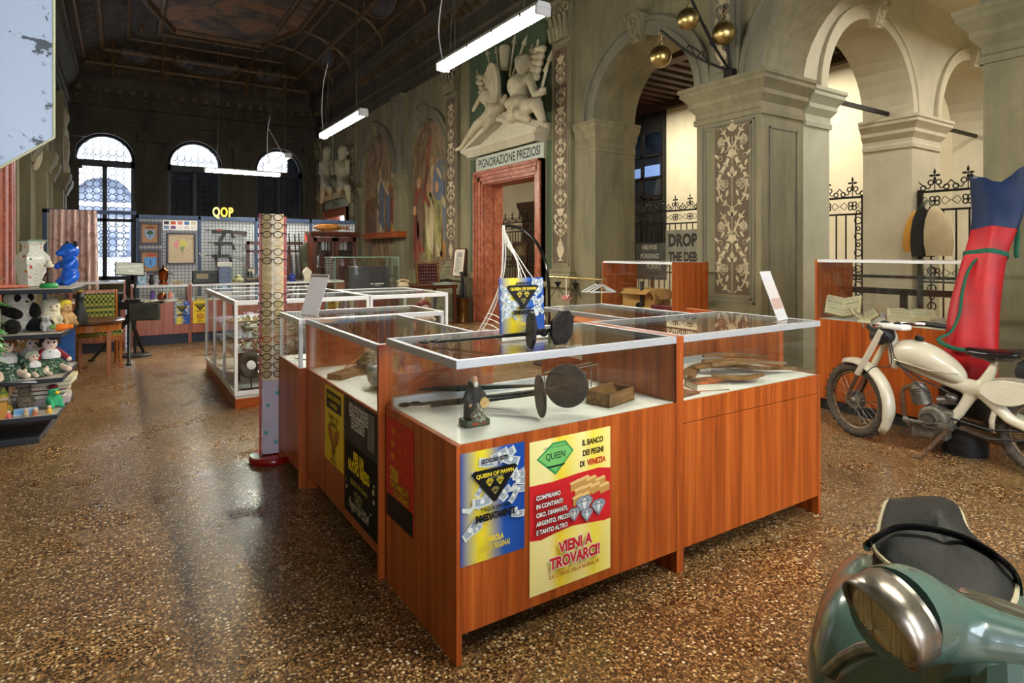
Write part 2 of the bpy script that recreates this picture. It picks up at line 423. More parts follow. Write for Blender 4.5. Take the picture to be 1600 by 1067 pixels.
# main wall with the arcade and the doors
ARCH1, ARCH2 = (3.15, 1.05, 0, 3.42, 1), (6.08, .97, 0, 3.42, 1)
DOOR1, DOOR2 = (9.5, .9, 0, 2.75, 0), (20.2, 1.0, 0, 2.75, 0)
BL1, BL2 = (13.1, 1.05, .95, 3.5, 1), (16.45, 1.25, .95, 3.5, 1)
w = arched(arched(MB(), -5.5, 7.5, 0, 6.7, 6.1, 6.93, [ARCH1, ARCH2], 'y'), 7.5, 22.5, 0, 6.7, 6.1, 6.52, [DOOR1, DOOR2, BL1, BL2], 'y').build('wall_right', M_STUCCO, flat=True); struct(w)
m = MB()
for uc, h, zb, zs, a in (ARCH1, ARCH2, BL1, BL2): archivolt(m, uc, h, zs, 6.1, 'y', RING)
struct(m.build('trim_1', M_STUCCO_D, ang=50))
m = MB()
impost(m, [(6.93, 5.11), (6.1, 5.11), (6.1, 4.2), (6.93, 4.2)]); impost(m, [(6.93, 2.1), (6.1, 2.1), (6.1, 1.2)][::-1] if 0 else [(6.93, 2.1), (6.1, 2.1), (6.1, .6)])
impost(m, [(6.1, 7.45), (6.1, 7.05), (6.93, 7.05)], -.03, .8)
impost(m, [(6.1, 15.15), (6.1, 14.2)], -.1, .8); impost(m, [(6.1, 12.05), (6.1, 11.98)], -.1, .8); impost(m, [(6.1, 18.0), (6.1, 17.72)], -.1, .8)
struct(m.build('trim_2', M_STUCCO, ang=30))
# panel mouldings on the pier flanks
m = MB()
for y in (4.2, 2.1):
    for (x0, x1, z0, z1) in ((6.25, 6.8, .5, 2.85),):
        for a in ((x0, y - .012, z0, x0 + .02, y, z1), (x1 - .02, y - .012, z0, x1, y, z1), (x0, y - .012, z0, x1, y, z0 + .02), (x0, y - .012, z1 - .02, x1, y, z1)): m.box(*a)
for (y0, y1, z0, z1) in ((4.28, 5.03, .8, 2.95),):
    for k, o in ((0, .014), (.045, .008)):
        for a in ((6.1 - o, y0 + k, z0 + k, 6.1, y0 + k + .022, z1 - k), (6.1 - o, y1 - k - .022, z0 + k, 6.1, y1 - k, z1 - k), (6.1 - o, y0 + k, z0 + k, 6.1, y1 - k, z0 + k + .022), (6.1 - o, y0 + k, z1 - k - .022, 6.1, y1 - k, z1 - k)): m.box(*a)
struct(m.build('trim_3', M_STUCCO_D))
# acanthus keystones
def keystone(mb, x, y, z, s=1.0, ax='y'):
    Mk = (T(x, y, z) @ RZ(-PI / 2) if ax == 'y' else T(x, y, z)) @ S(s)   # local: x across, -y out of the wall
    mb.at(Mk)
    mb.prism([(-.13, .0), (.13, .0), (.19, .42), (-.19, .42)], 0, .06) if 0 else None
    mb.add([(-.1, -.1, -.05), (.1, -.1, -.05), (.1, 0, -.05), (-.1, 0, -.05), (-.15, -.22, .36), (.15, -.22, .36), (.15, 0, .36), (-.15, 0, .36)], [(0, 3, 2, 1), (4, 5, 6, 7), (0, 1, 5, 4), (1, 2, 6, 5), (2, 3, 7, 6), (3, 0, 4, 7)])
    for sx in (-1, 1):
        mb.at(Mk @ T(sx * .11, -.2, .33) @ RY(PI / 2)); mb.torus(.055, .022, 16, 6); mb.torus(.02, .02, 10, 6)
        mb.at(Mk @ T(sx * .07, -.12, .0) @ RY(PI / 2)); mb.torus(.03, .015, 12, 6)
        for k in range(4):
            mb.at(Mk @ T(sx * .03 * (k % 2 + .5), -.13 - .025 * k, .04 + .07 * k)); mb.ball((0, 0, 0), (.03, .035, .05), 8, 6)
    mb.at()
m = MB()
keystone(m, 6.1, 6.08, 4.36, .9); keystone(m, 6.1, 3.15, 4.45, 1); keystone(m, 6.1, 13.1, 4.52, .9); keystone(m, 6.1, 16.45, 4.72, .9)
struct(m.build('trim_4', M_STUCCO))

# ---- painted candelabra ornament, laid out in a face's own (x, y)
def scroll(mb, cx, cy, r, a0, turns, d, w=.012, z1=.004):
    P = []; n = int(20 * turns)
    for i in range(n + 1):
        t = i / n; rr = r * (1 - .8 * t); a = a0 + d * turns * 2 * PI * t
        P.append((cx + rr * math.cos(a), cy + rr * math.sin(a)))
    mb.ribbon(P, [w * (1.2 - .7 * i / n) for i in range(n + 1)], 0, z1)
def flower(mb, x, y, r):
    for k in range(8): mb.leaf(x, y, r, r * .62, 2 * PI * k / 8)
    mb.disc(x, y, r * .3, 10, 0, .007)
def urn(mb, x, y, s):
    P = [(.05, 0), (.16, 0), (.16, .03), (.05, .06), (.05, .12), (.14, .2), (.24, .42), (.25, .56), (.16, .66), (.12, .7), (.17, .74), (.13, .8), (.05, .86), (.03, .95), (0, 1.0)]
    mb.prism([(x + px * s, y + py * s) for px, py in P] + [(x - px * s, y + py * s) for px, py in P[::-1]], 0, .005)
def pier_arabesque(mb, w, h):
    c = w / 2
    mb.box(c - .003, .02, 0, c + .003, h - .15, .004)
    U = h / 2
    for k in range(2):
        y = k * U
        for s in (-1, 1):
            X = lambda v: c + s * v * w
            for a, b in (((.06, .02), (.40, .30)), ((.40, .30), (.08, .62))):
                pass
            P = spline([(X(.05), y + .02 * U), (X(.30), y + .12 * U), (X(.40), y + .28 * U), (X(.33), y + .42 * U), (X(.14), y + .56 * U), (X(.06), y + .72 * U), (X(.20), y + .88 * U), (X(.34), y + .97 * U)], 8)
            mb.ribbon([(p.x, p.y) for p in P], [.010 + .034 * math.sin(PI * i / len(P)) ** 2 for i in range(len(P))], 0, .004)
            for i in range(4, len(P) - 3, 5):
                p, q = P[i], P[i + 1]; a = math.atan2(q.y - p.y, q.x - p.x)
                mb.leaf(p.x, p.y, .055, .026, a + .8); mb.leaf(p.x, p.y, .055, .026, a - .8)
            scroll(mb, X(.22), y + .30 * U, .075, -PI / 2 if s > 0 else -PI / 2, 1.1, s)
            flower(mb, X(.21), y + .30 * U, .058)
            flower(mb, X(.30), y + .80 * U, .055); scroll(mb, X(.28), y + .78 * U, .08, PI / 2, .9, -s, .008)
            for q in ((.36, .50, 1.2), (.40, .62, .7), (.30, .68, 2.2), (.41, .1, 1.4), (.16, .16, 1.9)):
                mb.leaf(X(q[0]), y + q[1] * U, .07, .034, q[2] if s > 0 else PI - q[2]); mb.disc(X(q[0]), y + q[1] * U, .012, 8)
            scroll(mb, X(.34), y + .60 * U, .045, 0 if s > 0 else PI, 1, s, .006)
        for q in (.44, .98):
            yy = y + q * U - .06
            mb.leaf(c, yy, .13, .06, PI / 2); mb.leaf(c, yy, .09, .05, PI / 2 + .9); mb.leaf(c, yy, .09, .05, PI / 2 - .9); mb.disc(c, yy, .018, 10)
        urn(mb, c, y + .60 * U, .12)
        for s in (-1, 1): mb.ribbon([(p.x, p.y) for p in spline([(c, y + .66 * U), (c + s * .1 * w, y + .70 * U), (c + s * .2 * w, y + .67 * U)], 5)], .008)
def candelabra(mb, w, h):
    c = w / 2; urn(mb, c, .02, .42 * min(1, w / .24) * .9)
    mb.box(c - .005, .3, 0, c + .005, h - .05, .004)
    y = .42; k = 0
    while y < h - .2:
        t = 1 - .45 * y / h
        if k % 5 == 2:
            mb.prism([(c - .3 * w, y + .12), (c + .3 * w, y + .12), (c + .2 * w, y + .06), (c + .08 * w, y), (c - .08 * w, y), (c - .2 * w, y + .06)], 0, .005)
            for s in (-1, 1):
                for q in range(3): mb.disc(c + s * w * (.18 + .09 * q), y + .02 - .03 * q, .014, 8)
        elif k % 5 == 4:
            flower(mb, c, y + .06, .06 * min(1, w / .22))
            for s in (-1, 1): scroll(mb, c + s * w * .25, y + .06, .05, PI if s > 0 else 0, 1, s, .009)
        else:
            for s in (-1, 1):
                P = spline([(c, y), (c + s * w * .3 * t, y + .05), (c + s * w * .42 * t, y + .12), (c + s * w * .3 * t, y + .15)], 5)
                mb.ribbon([(p.x, p.y) for p in P], .012)
                for i in range(3, len(P), 3): mb.leaf(P[i].x, P[i].y, .06 * t + .01, .032, PI / 2 - s * .5)
                mb.leaf(c, y + .05, .09, .04, PI / 2 - s * .55)
        y += .165; k += 1
    mb.leaf(c, h - .2, .16, .05, PI / 2)
def faceX(y_far, z, x=6.1): return basis((x, y_far, z), (0, -1, 0), (0, 0, 1))   # local x towards the camera's right, z out
# pier panel
m = MB().at(faceX(4.83, .9, 6.098)); m.box(0, 0, 0, .5, 2.03, .004); m.at(); struct(m.build('trim_5', M_ORNB))
m = MB().at(faceX(4.83, .9, 6.093)); pier_arabesque(m, .5, 2.03); struct(m.build('trim_6', M_ORN, ang=20))

def corinthian(mb, x, y, z, w, h, d=.12):
    """leafy capital on a pilaster; y centre, w wide, rises from z"""
    mb.at(); mb.box(x - d, y - w * .46, z, x, y + w * .46, z + h)
    for row, (zz, n, hh) in enumerate(((0, 5, .36), (.28, 4, .36))):
        for i in range(n):
            yy = y + w * (-.5 + (i + .5) / n)
            mb.at(T(x - d - .01, yy, z + zz * h)); mb.tube([(0, 0, 0), (-.02, 0, hh * h * .6), (-.05, 0, hh * h), (-.09, 0, hh * h * .92)], [w * .09, w * .1, w * .07, w * .03], 6, flat=.5)
    for s in (-1, 1):
        mb.at(T(x - d - .04, y + s * w * .48, z + h * .76) @ RY(PI / 2)); mb.torus(h * .09, h * .04, 12, 6)
        mb.at(T(x - d - .04, y + s * w * .15, z + h * .72) @ RY(PI / 2)); mb.torus(h * .06, h * .03, 10, 6)
    mb.at(); mb.box(x - d - .1, y - w * .62, z + h * .88, x, y + w * .62, z + h)
    mb.ball((x - d - .1, y, z + h * .92), (.03, w * .1, h * .09), 8, 6)
def pilaster(y, w, ztop=4.85, orn=True, mat=M_STUCCO, k=0):
    m = MB(); x = 6.1
    m.box(x - .14, y - w / 2 - .06, 0, x, y + w / 2 + .06, .82)
    m.sweep([(x, y + w / 2 + .06), (x - .14, y + w / 2 + .06), (x - .14, y - w / 2 - .06), (x, y - w / 2 - .06)], [(0, .8), (.02, .8), (.05, .84), (.07, .84), (.07, .91), (0, .91)])
    m.sweep([(x, y + w / 2), (x - .08, y + w / 2), (x - .08, y - w / 2), (x, y - w / 2)], [(0, .91), (.05, .91), (.05, .98), (.06, 1.0), (.05, 1.03), (.025, 1.06), (.04, 1.09), (.015, 1.12), (0, 1.13)])
    m.box(x - .08, y - w / 2, 1.1, x, y + w / 2, ztop)
    for a in ((-w / 2 + .03, -w / 2 + .055), (w / 2 - .055, w / 2 - .03)): m.box(x - .095, y + a[0], 1.18, x - .08, y + a[1], ztop - .06)
    m.box(x - .095, y - w / 2 + .03, 1.18, x - .08, y + w / 2 - .03, 1.205); m.box(x - .095, y - w / 2 + .03, ztop - .085, x - .08, y + w / 2 - .03, ztop - .06)
    struct(m.build('trim_%d' % (20 + k), mat, ang=30))
    m = MB(); corinthian(m, x, y, ztop, w, .62); struct(m.build('trim_%d' % (40 + k), mat))
    if orn:
        pw = w - .14
        m = MB().at(faceX(y + pw / 2, 1.22, x - .081)); m.box(0, 0, 0, pw, ztop - 1.34, .003); struct(m.build('trim_%d' % (60 + k), M_ORNB))
        m = MB().at(faceX(y + pw / 2, 1.24, x - .085)); candelabra(m, pw, ztop - 1.38); struct(m.build('trim_%d' % (80 + k), M_ORN, ang=20))
for k, (y, wd) in enumerate(((7.81, .5), (11.7, .56), (18.35, .56), (22.2, .5))): pilaster(y, wd, k=k)
pilaster(1.3, .62, orn=False, k=6)
m = MB(); corinthian(m, 6.1, 14.67, 4.75, .5, .7, .06); m.at(); m.box(6.03, 14.47, 3.36, 6.1, 14.87, 4.75); struct(m.build('trim_7', M_STUCCO_D))
# upper part of the pier over the cornice
m = MB().box(6.03, 4.45, 3.44, 6.1, 4.86, 4.85); m.box(6.015, 4.5, 3.55, 6.03, 4.81, 4.7); corinthian(m, 6.1, 4.66, 4.85, .45, .6, .07); struct(m.build('trim_8', M_STUCCO_D))
m = MB().at(faceX(4.78, 3.6, 6.012)); candelabra(m, .24, 1.1); struct(m.build('trim_9', M_ORN, ang=20))
# entablature round the hall
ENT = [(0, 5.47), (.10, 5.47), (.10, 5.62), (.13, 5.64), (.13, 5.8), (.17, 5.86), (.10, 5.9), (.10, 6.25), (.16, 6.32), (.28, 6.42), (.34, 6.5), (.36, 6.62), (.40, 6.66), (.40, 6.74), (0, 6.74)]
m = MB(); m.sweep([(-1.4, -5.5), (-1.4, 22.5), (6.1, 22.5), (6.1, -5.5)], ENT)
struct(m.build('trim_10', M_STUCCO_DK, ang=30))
m = MB()
for k in range(80):                                          # consoles and rosettes of the frieze
    y = -5 + k * .34
    if y < 22: m.box(5.80, y, 6.28, 6.0, y + .13, 6.44)
for k in range(22):
    x = -1.1 + k * .34; m.box(x, 22.2, 6.28, x + .13, 22.4, 6.44)
    m.at(T(x + .06, 22.37, 6.08) @ RX(PI / 2)); m.torus(.12, .025, 20, 6); m.ball((0, 0, 0), (.05, .05, .03), 8, 6); m.at()
struct(m.build('trim_11', mk('dark_gilded_stucco', (66, 54, 34), (104, 84, 50), .55, 0, 9)))

# ---- painted scenes inside the blind arches
M_FR1 = m_clouds('fresco_scene', [(.22, (80, 88, 104)), (.36, (126, 110, 86)), (.46, (156, 132, 100)), (.56, (108, 84, 62)), (.66, (164, 146, 112)), (.8, (94, 104, 124))], .9, 1.8, .8, (1, 1, .6))
m = MB().box(6.20, 11.98, .95, 6.26, 14.22, 4.7).box(6.20, 15.15, .95, 6.26, 17.75, 4.9)
fresco = struct(m.build('wall_fresco', M_FR1))
FRC = [mk('fresco_' + n, a, b, .8, 0, 4, (1, 1, .35), (.4, .56), c3=tuple(int(v * .6) for v in b)) for n, a, b in (('ochre', (206, 150, 70), (160, 108, 52)), ('red', (160, 78, 56), (124, 64, 50)), ('cream', (206, 188, 148), (172, 152, 116)), ('blue', (92, 104, 128), (108, 112, 122)), ('olive', (168, 162, 96), (134, 124, 78)), ('brown', (104, 80, 62), (126, 98, 74)), ('skin', (206, 160, 118), (170, 126, 90)))]
def painted_person(y, z, h, cols, lean=0):
    """robed figure painted on the fresco plane"""
    body = [(-.17, 0), (.19, 0), (.2, .3), (.16, .55), (.17, .74), (.1, .83), (-.09, .83), (-.16, .74), (-.12, .55), (-.2, .3)]
    out = []
    for k, poly in ((0, [(p[0] * h * .8 + lean * p[1] * h, p[1] * h) for p in body]),
                    (1, [(-.06 * h, .2 * h), (.13 * h, .05 * h), (.15 * h, .7 * h), (.02 * h, .8 * h), (-.09 * h, .6 * h)]),
                    (6, [(.0 + lean * h * .9 + .06 * h * math.cos(a * PI / 6), .9 * h + .075 * h * math.sin(a * PI / 6)) for a in range(12)])):
        m = MB().at(faceX(y, z, 6.199 - .002 * k)); m.prism([(p[0], p[1]) for p in poly], 0, .002)
        struct(m.build('wall_fresco_figure', FRC[cols[k] if k < 6 else 6], fresco))
    m = MB().at(faceX(y, z, 6.19)); m.prism([(.12 * h, .72 * h), (.3 * h, .55 * h), (.34 * h, .6 * h), (.16 * h, .8 * h)], 0, .002); struct(m.build('wall_fresco_figure', FRC[cols[0]], fresco))
for a in ((12.3, 1.25, 2.15, (0, 3)), (12.75, 1.3, 1.8, (2, 4)), (13.2, 1.2, 1.95, (4, 2)), (13.75, 1.4, 1.9, (1, 5)), (14.0, 1.0, 1.6, (5, 1)), (12.95, 2.3, 1.4, (2, 6)),
          (15.5, 1.9, 1.8, (0, 1)), (15.85, 1.9, 1.5, (5, 3)), (16.4, 1.9, 1.9, (2, 3)), (17.0, 1.6, 1.7, (5, 5)), (17.4, 1.7, 1.5, (1, 5))): painted_person(*a)
m = MB().at(faceX(13.55, 2.6, 6.192)); m.prism([(0, 0), (.12, 0), (.5, 1.55), (.38, 1.6)], 0, .002); struct(m.build('wall_fresco_banner', FRC[1], fresco))
m = MB().at(faceX(12.55, 2.6, 6.193)); m.prism(arc(0, .5, .42, 0, PI, 12) + [(-.42, 0), (.42, 0)][::1], 0, .002); struct(m.build('wall_fresco_arch', FRC[3], fresco))

# ---- doors in the main wall
def portal(k, uc, half, zt, sign, size):
    y0, y1 = uc - half, uc + half; fw = .26
    m = MB()
    for q, (a, o) in enumerate(((0, .05), (.06, .075), (.14, .10), (.2, .13))):
        b = fw
        m.box(6.1 - o, y0 - b, 0, 6.1, y0 - a, zt + b); m.box(6.1 - o, y1 + a, 0, 6.1, y1 + b, zt + b); m.box(6.1 - o, y0 - b, zt + a, 6.1, y1 + b, zt + b)
    m.box(6.1, y0, 0, 6.52, y0 + .02, zt); m.box(6.1, y1 - .02, 0, 6.52, y1, zt); m.box(6.1, y0, zt - .02, 6.52, y1, zt)
    m.box(6.3, y1 - .04, 0, 6.36, y1 - .02, zt)
    d = m.build('door_%d' % k, M_RED, bevel=.006); struct(d)
    m = MB().box(6.06, y0 - fw, zt + fw, 6.1, y1 + fw, zt + fw + .30); d2 = struct(m.build('door_frieze', mk('frieze_white', (196, 204, 190), (186, 192, 176), .7, 0, 6), d))
    m = MB().at(faceX(uc, zt + fw + .075, 6.058)); m.text(sign, 0, 0, size, .78, .004, z=.001); struct(m.build('door_lettering', M_BLACK, d2, flat=True))
    # pediment
    zb = zt + fw + .30; b0, b1 = y0 - fw - .1, y1 + fw + .1; ap = zb + .42
    m = MB()
    m.sweep([(6.1, b1 - .14), (5.92, b1 - .14), (5.92, b0 + .14), (6.1, b0 + .14)], [(0, zb - .02), (.05, zb - .02), (.08, zb + .03), (.15, zb + .09), (.17, zb + .14), (0, zb + .14)])
    m.at(faceX(uc, zb + .12, 6.1)); H = (b1 - b0) / 2 + .03
    m.prism([(-H, 0), (H, 0), (0, ap - zb)], 0, .10)
    L = math.hypot(H, ap - zb)
    for s in (-1, 1):
        a = math.atan2(ap - zb, H)
        M0 = faceX(uc, zb + .12, 6.1) @ T(s * H, 0, 0) @ RZ(PI - a if s > 0 else a)
        for (q0, q1, o) in ((-.02, .06, .32), (.06, .10, .28), (.10, .16, .24)):
            m.at(M0); m.box(-.05, -q0 * s if s > 0 else q0 - .0, 0, L, -q1 * s if s > 0 else q1, o) if 0 else m.box(-.04, (q0 if s < 0 else -q1) - (.16 if s < 0 else -.16) * 0, 0, L, (q1 if s < 0 else -q0), o)
    m.at()
    struct(m.build('trim_%d' % (12 + k), M_WHITEST, ang=25))
    return zb + .12
portal(1, 9.5, .9, 2.75, 'PIGNORAZIONE PREZIOSI', .235)
portal(2, 20.2, 1.0, 2.6, 'CUSTODIA', .2)
# green niche behind the figures, between the pilasters
m = MB().box(6.085, 8.1, 3.5, 6.1, 11.0, 5.45); m.box(6.08, 8.13, 1.0, 6.1, 8.28, 3.3).box(6.08, 10.78, 1.0, 6.1, 10.95, 3.3); struct(m.build('trim_15', M_GREENP))

# ---- rooms behind the arcade
m = MB()
arched(m, 6.93, 13.4, 0, 5.9, 4.25, 4.95, [(8.65, 1.15, 0, 3.42, 1), (11.85, 1.15, 0, 3.42, 1)], 'x')
struct(m.build('wall_cross', M_WHITEST, flat=True))
m = MB(); R2 = [(0, -.02), (0, .03), (.14, .03), (.14, .05), (.18, .05), (.18, -.02)]
archivolt(m, 8.65, 1.15, 3.42, 4.25, 'x', R2); archivolt(m, 11.85, 1.15, 3.42, 4.25, 'x', R2)
keystone(m, 8.65, 4.25, 4.5, .8, 'x'); keystone(m, 11.85, 4.25, 4.5, .8, 'x')
impost(m, [(9.8, 4.95), (9.8, 4.25), (10.7, 4.25), (10.7, 4.95)], -.02, .9)
struct(m.build('trim_16', M_WHITEST, ang=30))
m = MB().box(6.93, 4.2, 0, 7.5, 5.11, 3.44); m.box(6.93, 1.2, 0, 7.5, 2.1, 3.44); impost(m, [(6.9, 4.2), (7.5, 4.2), (7.5, 5.11)][::1], -.04, .9) if 0 else impost(m, [(6.95, 4.2), (7.5, 4.2), (7.5, 5.11)], -.04, .9)
struct(m.build('wall_pier', M_PLASTER_G, ang=30))
struct(MB().box(13.2, -1.6, 0, 13.4, 23.2, 5.9).build('wall_back', M_PLASTER))
struct(MB().box(6.93, 18.0, 0, 13.4, 18.2, 5.9).build('wall_end', M_PLASTER))
struct(MB().box(6.93, -1.6, 0, 13.4, -1.4, 5.9).build('wall_side', M_PLASTER))
struct(MB().box(6.93, -1.6, 5.2, 13.4, 4.3, 5.3).build('ceiling_white', M_PLASTER))
M_BEAM = m_veneer('dark_beams', (40, 24, 14), (62, 38, 22), (84, 54, 30), (10, .6, 10), .6)
m = MB().box(6.93, 4.9, 5.9, 13.4, 18.2, 6.0)
for k in range(34):
    m.box(6.93, 5.1 + k * .38, 5.68, 13.2, 5.1 + k * .38 + .18, 5.92)
m.box(13.0, 5, 5.5, 13.2, 18, 5.7); m.box(6.93, 5, 5.5, 7.05, 18, 5.7); m.box(9.7, 5, 5.45, 10.0, 18, 5.72)
struct(m.build('ceiling_beams', M_BEAM))
# cornice line on the cream wall and tie rods
m = MB(); m.sweep([(13.2, 18), (13.2, -1.4)], [(0, 3.1), (.04, 3.1), (.05, 3.2), (.1, 3.28), (.12, 3.36), (0, 3.36)]) if 0 else m.box(13.1, -1.4, 3.15, 13.2, 4.2, 3.3).box(13.13, -1.4, 2.9, 13.2, 4.2, 2.96)
struct(m.build('trim_17', M_PLASTER))
m = MB().box(7.4, 4.56, 3.47, 9.9, 4.60, 3.53).box(10.6, 4.56, 3.47, 13.1, 4.6, 3.53); struct(m.build('trim_18', M_IRON))
# dark window in the cream wall
m = MB().box(13.12, 12.15, .9, 13.2, 14.6, 5.75); wd = struct(m.build('window_4', M_BLACK))
m = MB()
for z in (3.0, 3.55, 4.2): m.box(13.06, 12.2, z, 13.14, 14.6, z + .07)
for y in (12.15, 12.95, 13.75): m.box(13.06, y, .9, 13.14, y + .09, 5.7)
struct(m.build('window_frame', mk('window_black', (22, 20, 19), None, .4), wd))
m = MB().box(13.10, 12.25, 2.95, 13.125, 14.5, 4.9); struct(m.build('window_pane', mk('dark_blue_pane', (14, 18, 26), (24, 34, 50), .06, 0, 2), wd))
m = MB().box(13.085, 13.05, 3.62, 13.1, 13.72, 3.9); m.box(13.085, 12.3, 3.62, 13.1, 12.9, 3.95); struct(m.build('window_pane_lit', glow('bluish_pane_glow', (92, 118, 168), .55), wd))  # two bluish pane patches with a glow of their own

# ---- far wall with three arched windows
WIN = (-.41, 2.08, 4.74)
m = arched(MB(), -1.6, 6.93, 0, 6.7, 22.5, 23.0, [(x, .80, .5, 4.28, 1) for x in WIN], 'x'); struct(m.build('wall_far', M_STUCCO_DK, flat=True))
m = MB()
for x in WIN: archivolt(m, x, .80, 4.28, 22.5, 'x', [(0, -.02), (0, .05), (.1, .07), (.2, .05), (.2, -.02)])
for x in (.83, 3.41, -1.3, 5.95):
    m.box(x - .25, 22.42, .5, x + .25, 22.5, 4.2); m.box(x - .33, 22.38, 3.95, x + .33, 22.5, 4.22); m.box(x - .3, 22.4, 2.3, x + .3, 22.5, 2.55)
    m.box(x - .16, 22.4, 4.22, x + .16, 22.5, 5.47); m.box(x - .4, 22.3, 4.9, x + .4, 22.5, 5.2)
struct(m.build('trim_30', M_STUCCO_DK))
M_WFR = mk('window_frame_dark', (30, 32, 38), None, .45)
M_LEAD = mk('lead_came', (58, 60, 66), None, .5, .3)
M_PANE = glass('old_window_glass', (.93, .96, 1.0), .8)
def in_window(x, z, h=.70, zs=4.3):
    return abs(x) <= h and (z <= zs or x * x + (z - zs) ** 2 <= h * h)
for k, cx in enumerate(WIN):
    m = MB(); Y = 22.62
    m.box(cx - .82, Y, .5, cx - .69, Y + .12, 4.3).box(cx + .69, Y, .5, cx + .82, Y + .12, 4.3).box(cx - .8, Y, 4.06, cx + .8, Y + .12, 4.26)
    m.box(cx - .06, Y, .5, cx + .06, Y + .12, 4.1).box(cx - .8, Y, .5, cx + .8, Y + .12, .65).box(cx - .75, Y, 2.35, cx + .75, Y + .1, 2.45)
    m.at(T(cx, Y + .06, 4.28) @ RX(PI / 2)); m.torus(.76, .06, 24, 8, 0, PI); m.at()
    wf = struct(m.build('window_%d' % (k + 1), M_WFR))
    m = MB().at(T(cx, Y + .07, 0) @ RX(PI / 2))
    m.prism([(-.72, .55), (.72, .55)] + arc(0, 4.28, .72, 0, PI, 18), -.004, .004); struct(m.build('window_pane', M_PANE, wf))
    m = MB(); a = .2; d = .06; w2 = .022
    def seg(x0, z0, x1, z1):
        if in_window(x0, z0) and in_window(x1, z1): m.tube([(cx + x0, Y + .06, z0), (cx + x1, Y + .06, z1)], w2 / 2, 4)
    nx = 8; x0 = -.7
    for i in range(nx):
        for j in range(23):
            gx, gz = x0 + i * a, .62 + j * a
            D = [(gx + d, gz), (gx, gz + d), (gx - d, gz), (gx, gz - d)]
            for p, q in zip(D, D[1:] + D[:1]): seg(*p, *q)
            seg(gx + d, gz, gx + a - d, gz); seg(gx, gz + d, gx, gz + a - d)
    struct(m.build('window_leading', M_LEAD, wf))
# dark shutters outside the second and third windows
m = MB().box(1.25, 22.84, .5, 2.95, 22.92, 4.15); struct(m.build('window_shutter', mk('shutter_dark', (36, 38, 44), (50, 52, 58), .6, 0, 3)))
m = MB().box(3.9, 22.84, .5, 5.6, 22.92, 4.15).box(5.1, 22.84, 4.1, 5.6, 22.9, 5.1); struct(m.build('window_shutter', mk('shutter_dark_door', (30, 31, 36), (40, 41, 46), .6, 0, 3)))
# the palace across the canal
M_FAC = mk('istrian_stone', (206, 206, 204), (178, 180, 184), .8, 0, 1.5)
m = arched(MB(), -9, 12, -2, 12, 28, 28.5, [(-.55 + q * 3.6, 1.0, 1.2, 3.3, 1) for q in (-1, 0, 1, 2)], 'x')
for q in (-1, 0, 1, 2): archivolt(m, -.55 + q * 3.6, 1.0, 3.3, 28, 'x', [(0, 0), (0, .12), (.2, .12), (.2, 0)]); m.box(-.55 + q * 3.6 - 1.2, 27.8, 3.15, -.55 + q * 3.6 + 1.2, 28, 3.3)
m.box(-9, 27.7, 5.3, 12, 28, 5.6)
fac = struct(m.build('exterior_facade', M_FAC, flat=True))
m = MB()
for q in (-1, 0, 1, 2):
    m.box(-.55 + q * 3.6 - 1, 28.3, 1.2, -.55 + q * 3.6 + 1, 28.34, 4.3)
m.build('window_panes_dark', mk('dark_panes', (70, 74, 84), (96, 100, 110), .3, 0, 4), fac)

# ---- left wall, entrance wall
m = arched(MB(), -5.5, 23.0, 0, 6.7, -1.6, -1.4, [], 'y'); struct(m.build('wall_left', M_STUCCO, flat=True))
m = MB()
for o, (a, b) in ((.1, (9.6, 11.25)), (.13, (10.3, 10.55)), (.14, (10.75, 10.9)), (.13, (11.05, 11.2))): m.box(-1.4, a, 0, -1.4 + o, b, 3.3)
struct(m.build('door_3', M_RED))
m = MB()
for y, w2, o in ((11.7, .2, .10), (12.9, .12, .14), (13.6, .5, .06), (15.4, .4, .16), (17.2, .3, .1), (19.2, .4, .18), (21.0, .5, .12)):
    m.box(-1.4, y - w2 / 2, 0, -1.4 + o, y + w2 / 2, 5.5)
    if w2 > .25: m.sweep([(-1.4, y - w2 / 2), (-1.4 + o, y - w2 / 2), (-1.4 + o, y + w2 / 2), (-1.4, y + w2 / 2)], [(0, 3.0), (.04, 3.0), (.06, 3.1), (.14, 3.25), (.16, 3.4), (0, 3.4)])
struct(m.build('trim_31', M_STUCCO, ang=30))
m = MB()
for k, (y, z, s) in enumerate(((14.2, 3.3, .9), (14.5, 3.8, .8), (20.4, 4.1, 1.2), (20.6, 3.4, .8), (20.3, 4.8, .9))):
    m.ball((-1.35, y, z), (.16 * s, .3 * s, .45 * s), 10, 8); m.ball((-1.3, y + .2, z + .4 * s), (.12, .16, .3), 10, 8); m.ball((-1.28, y - .2, z + .2), (.14, .2, .25), 10, 8)
struct(m.build('trim_32', M_STATUE, remesh=.04))
m = arched(MB(), -1.6, 6.93, 0, 6.7, -5.6, -5.5, [(-.3, .9, .3, 3.9, 0), (3.4, .9, .3, 3.9, 0)], 'x'); struct(m.build('wall_entrance', M_STUCCO, flat=True))
m = MB()
for cx in (-.3, 3.4):
    for a in ((-.9, -.84, .3, 3.9), (.84, .9, .3, 3.9), (-.03, .03, .3, 3.9)): m.box(cx + a[0], -5.58, a[2], cx + a[1], -5.52, a[3])
    for z in (.3, 1.5, 2.7, 3.84): m.box(cx - .9, -5.58, z, cx + .9, -5.52, z + .06)
struct(m.build('window_5', M_WFR))

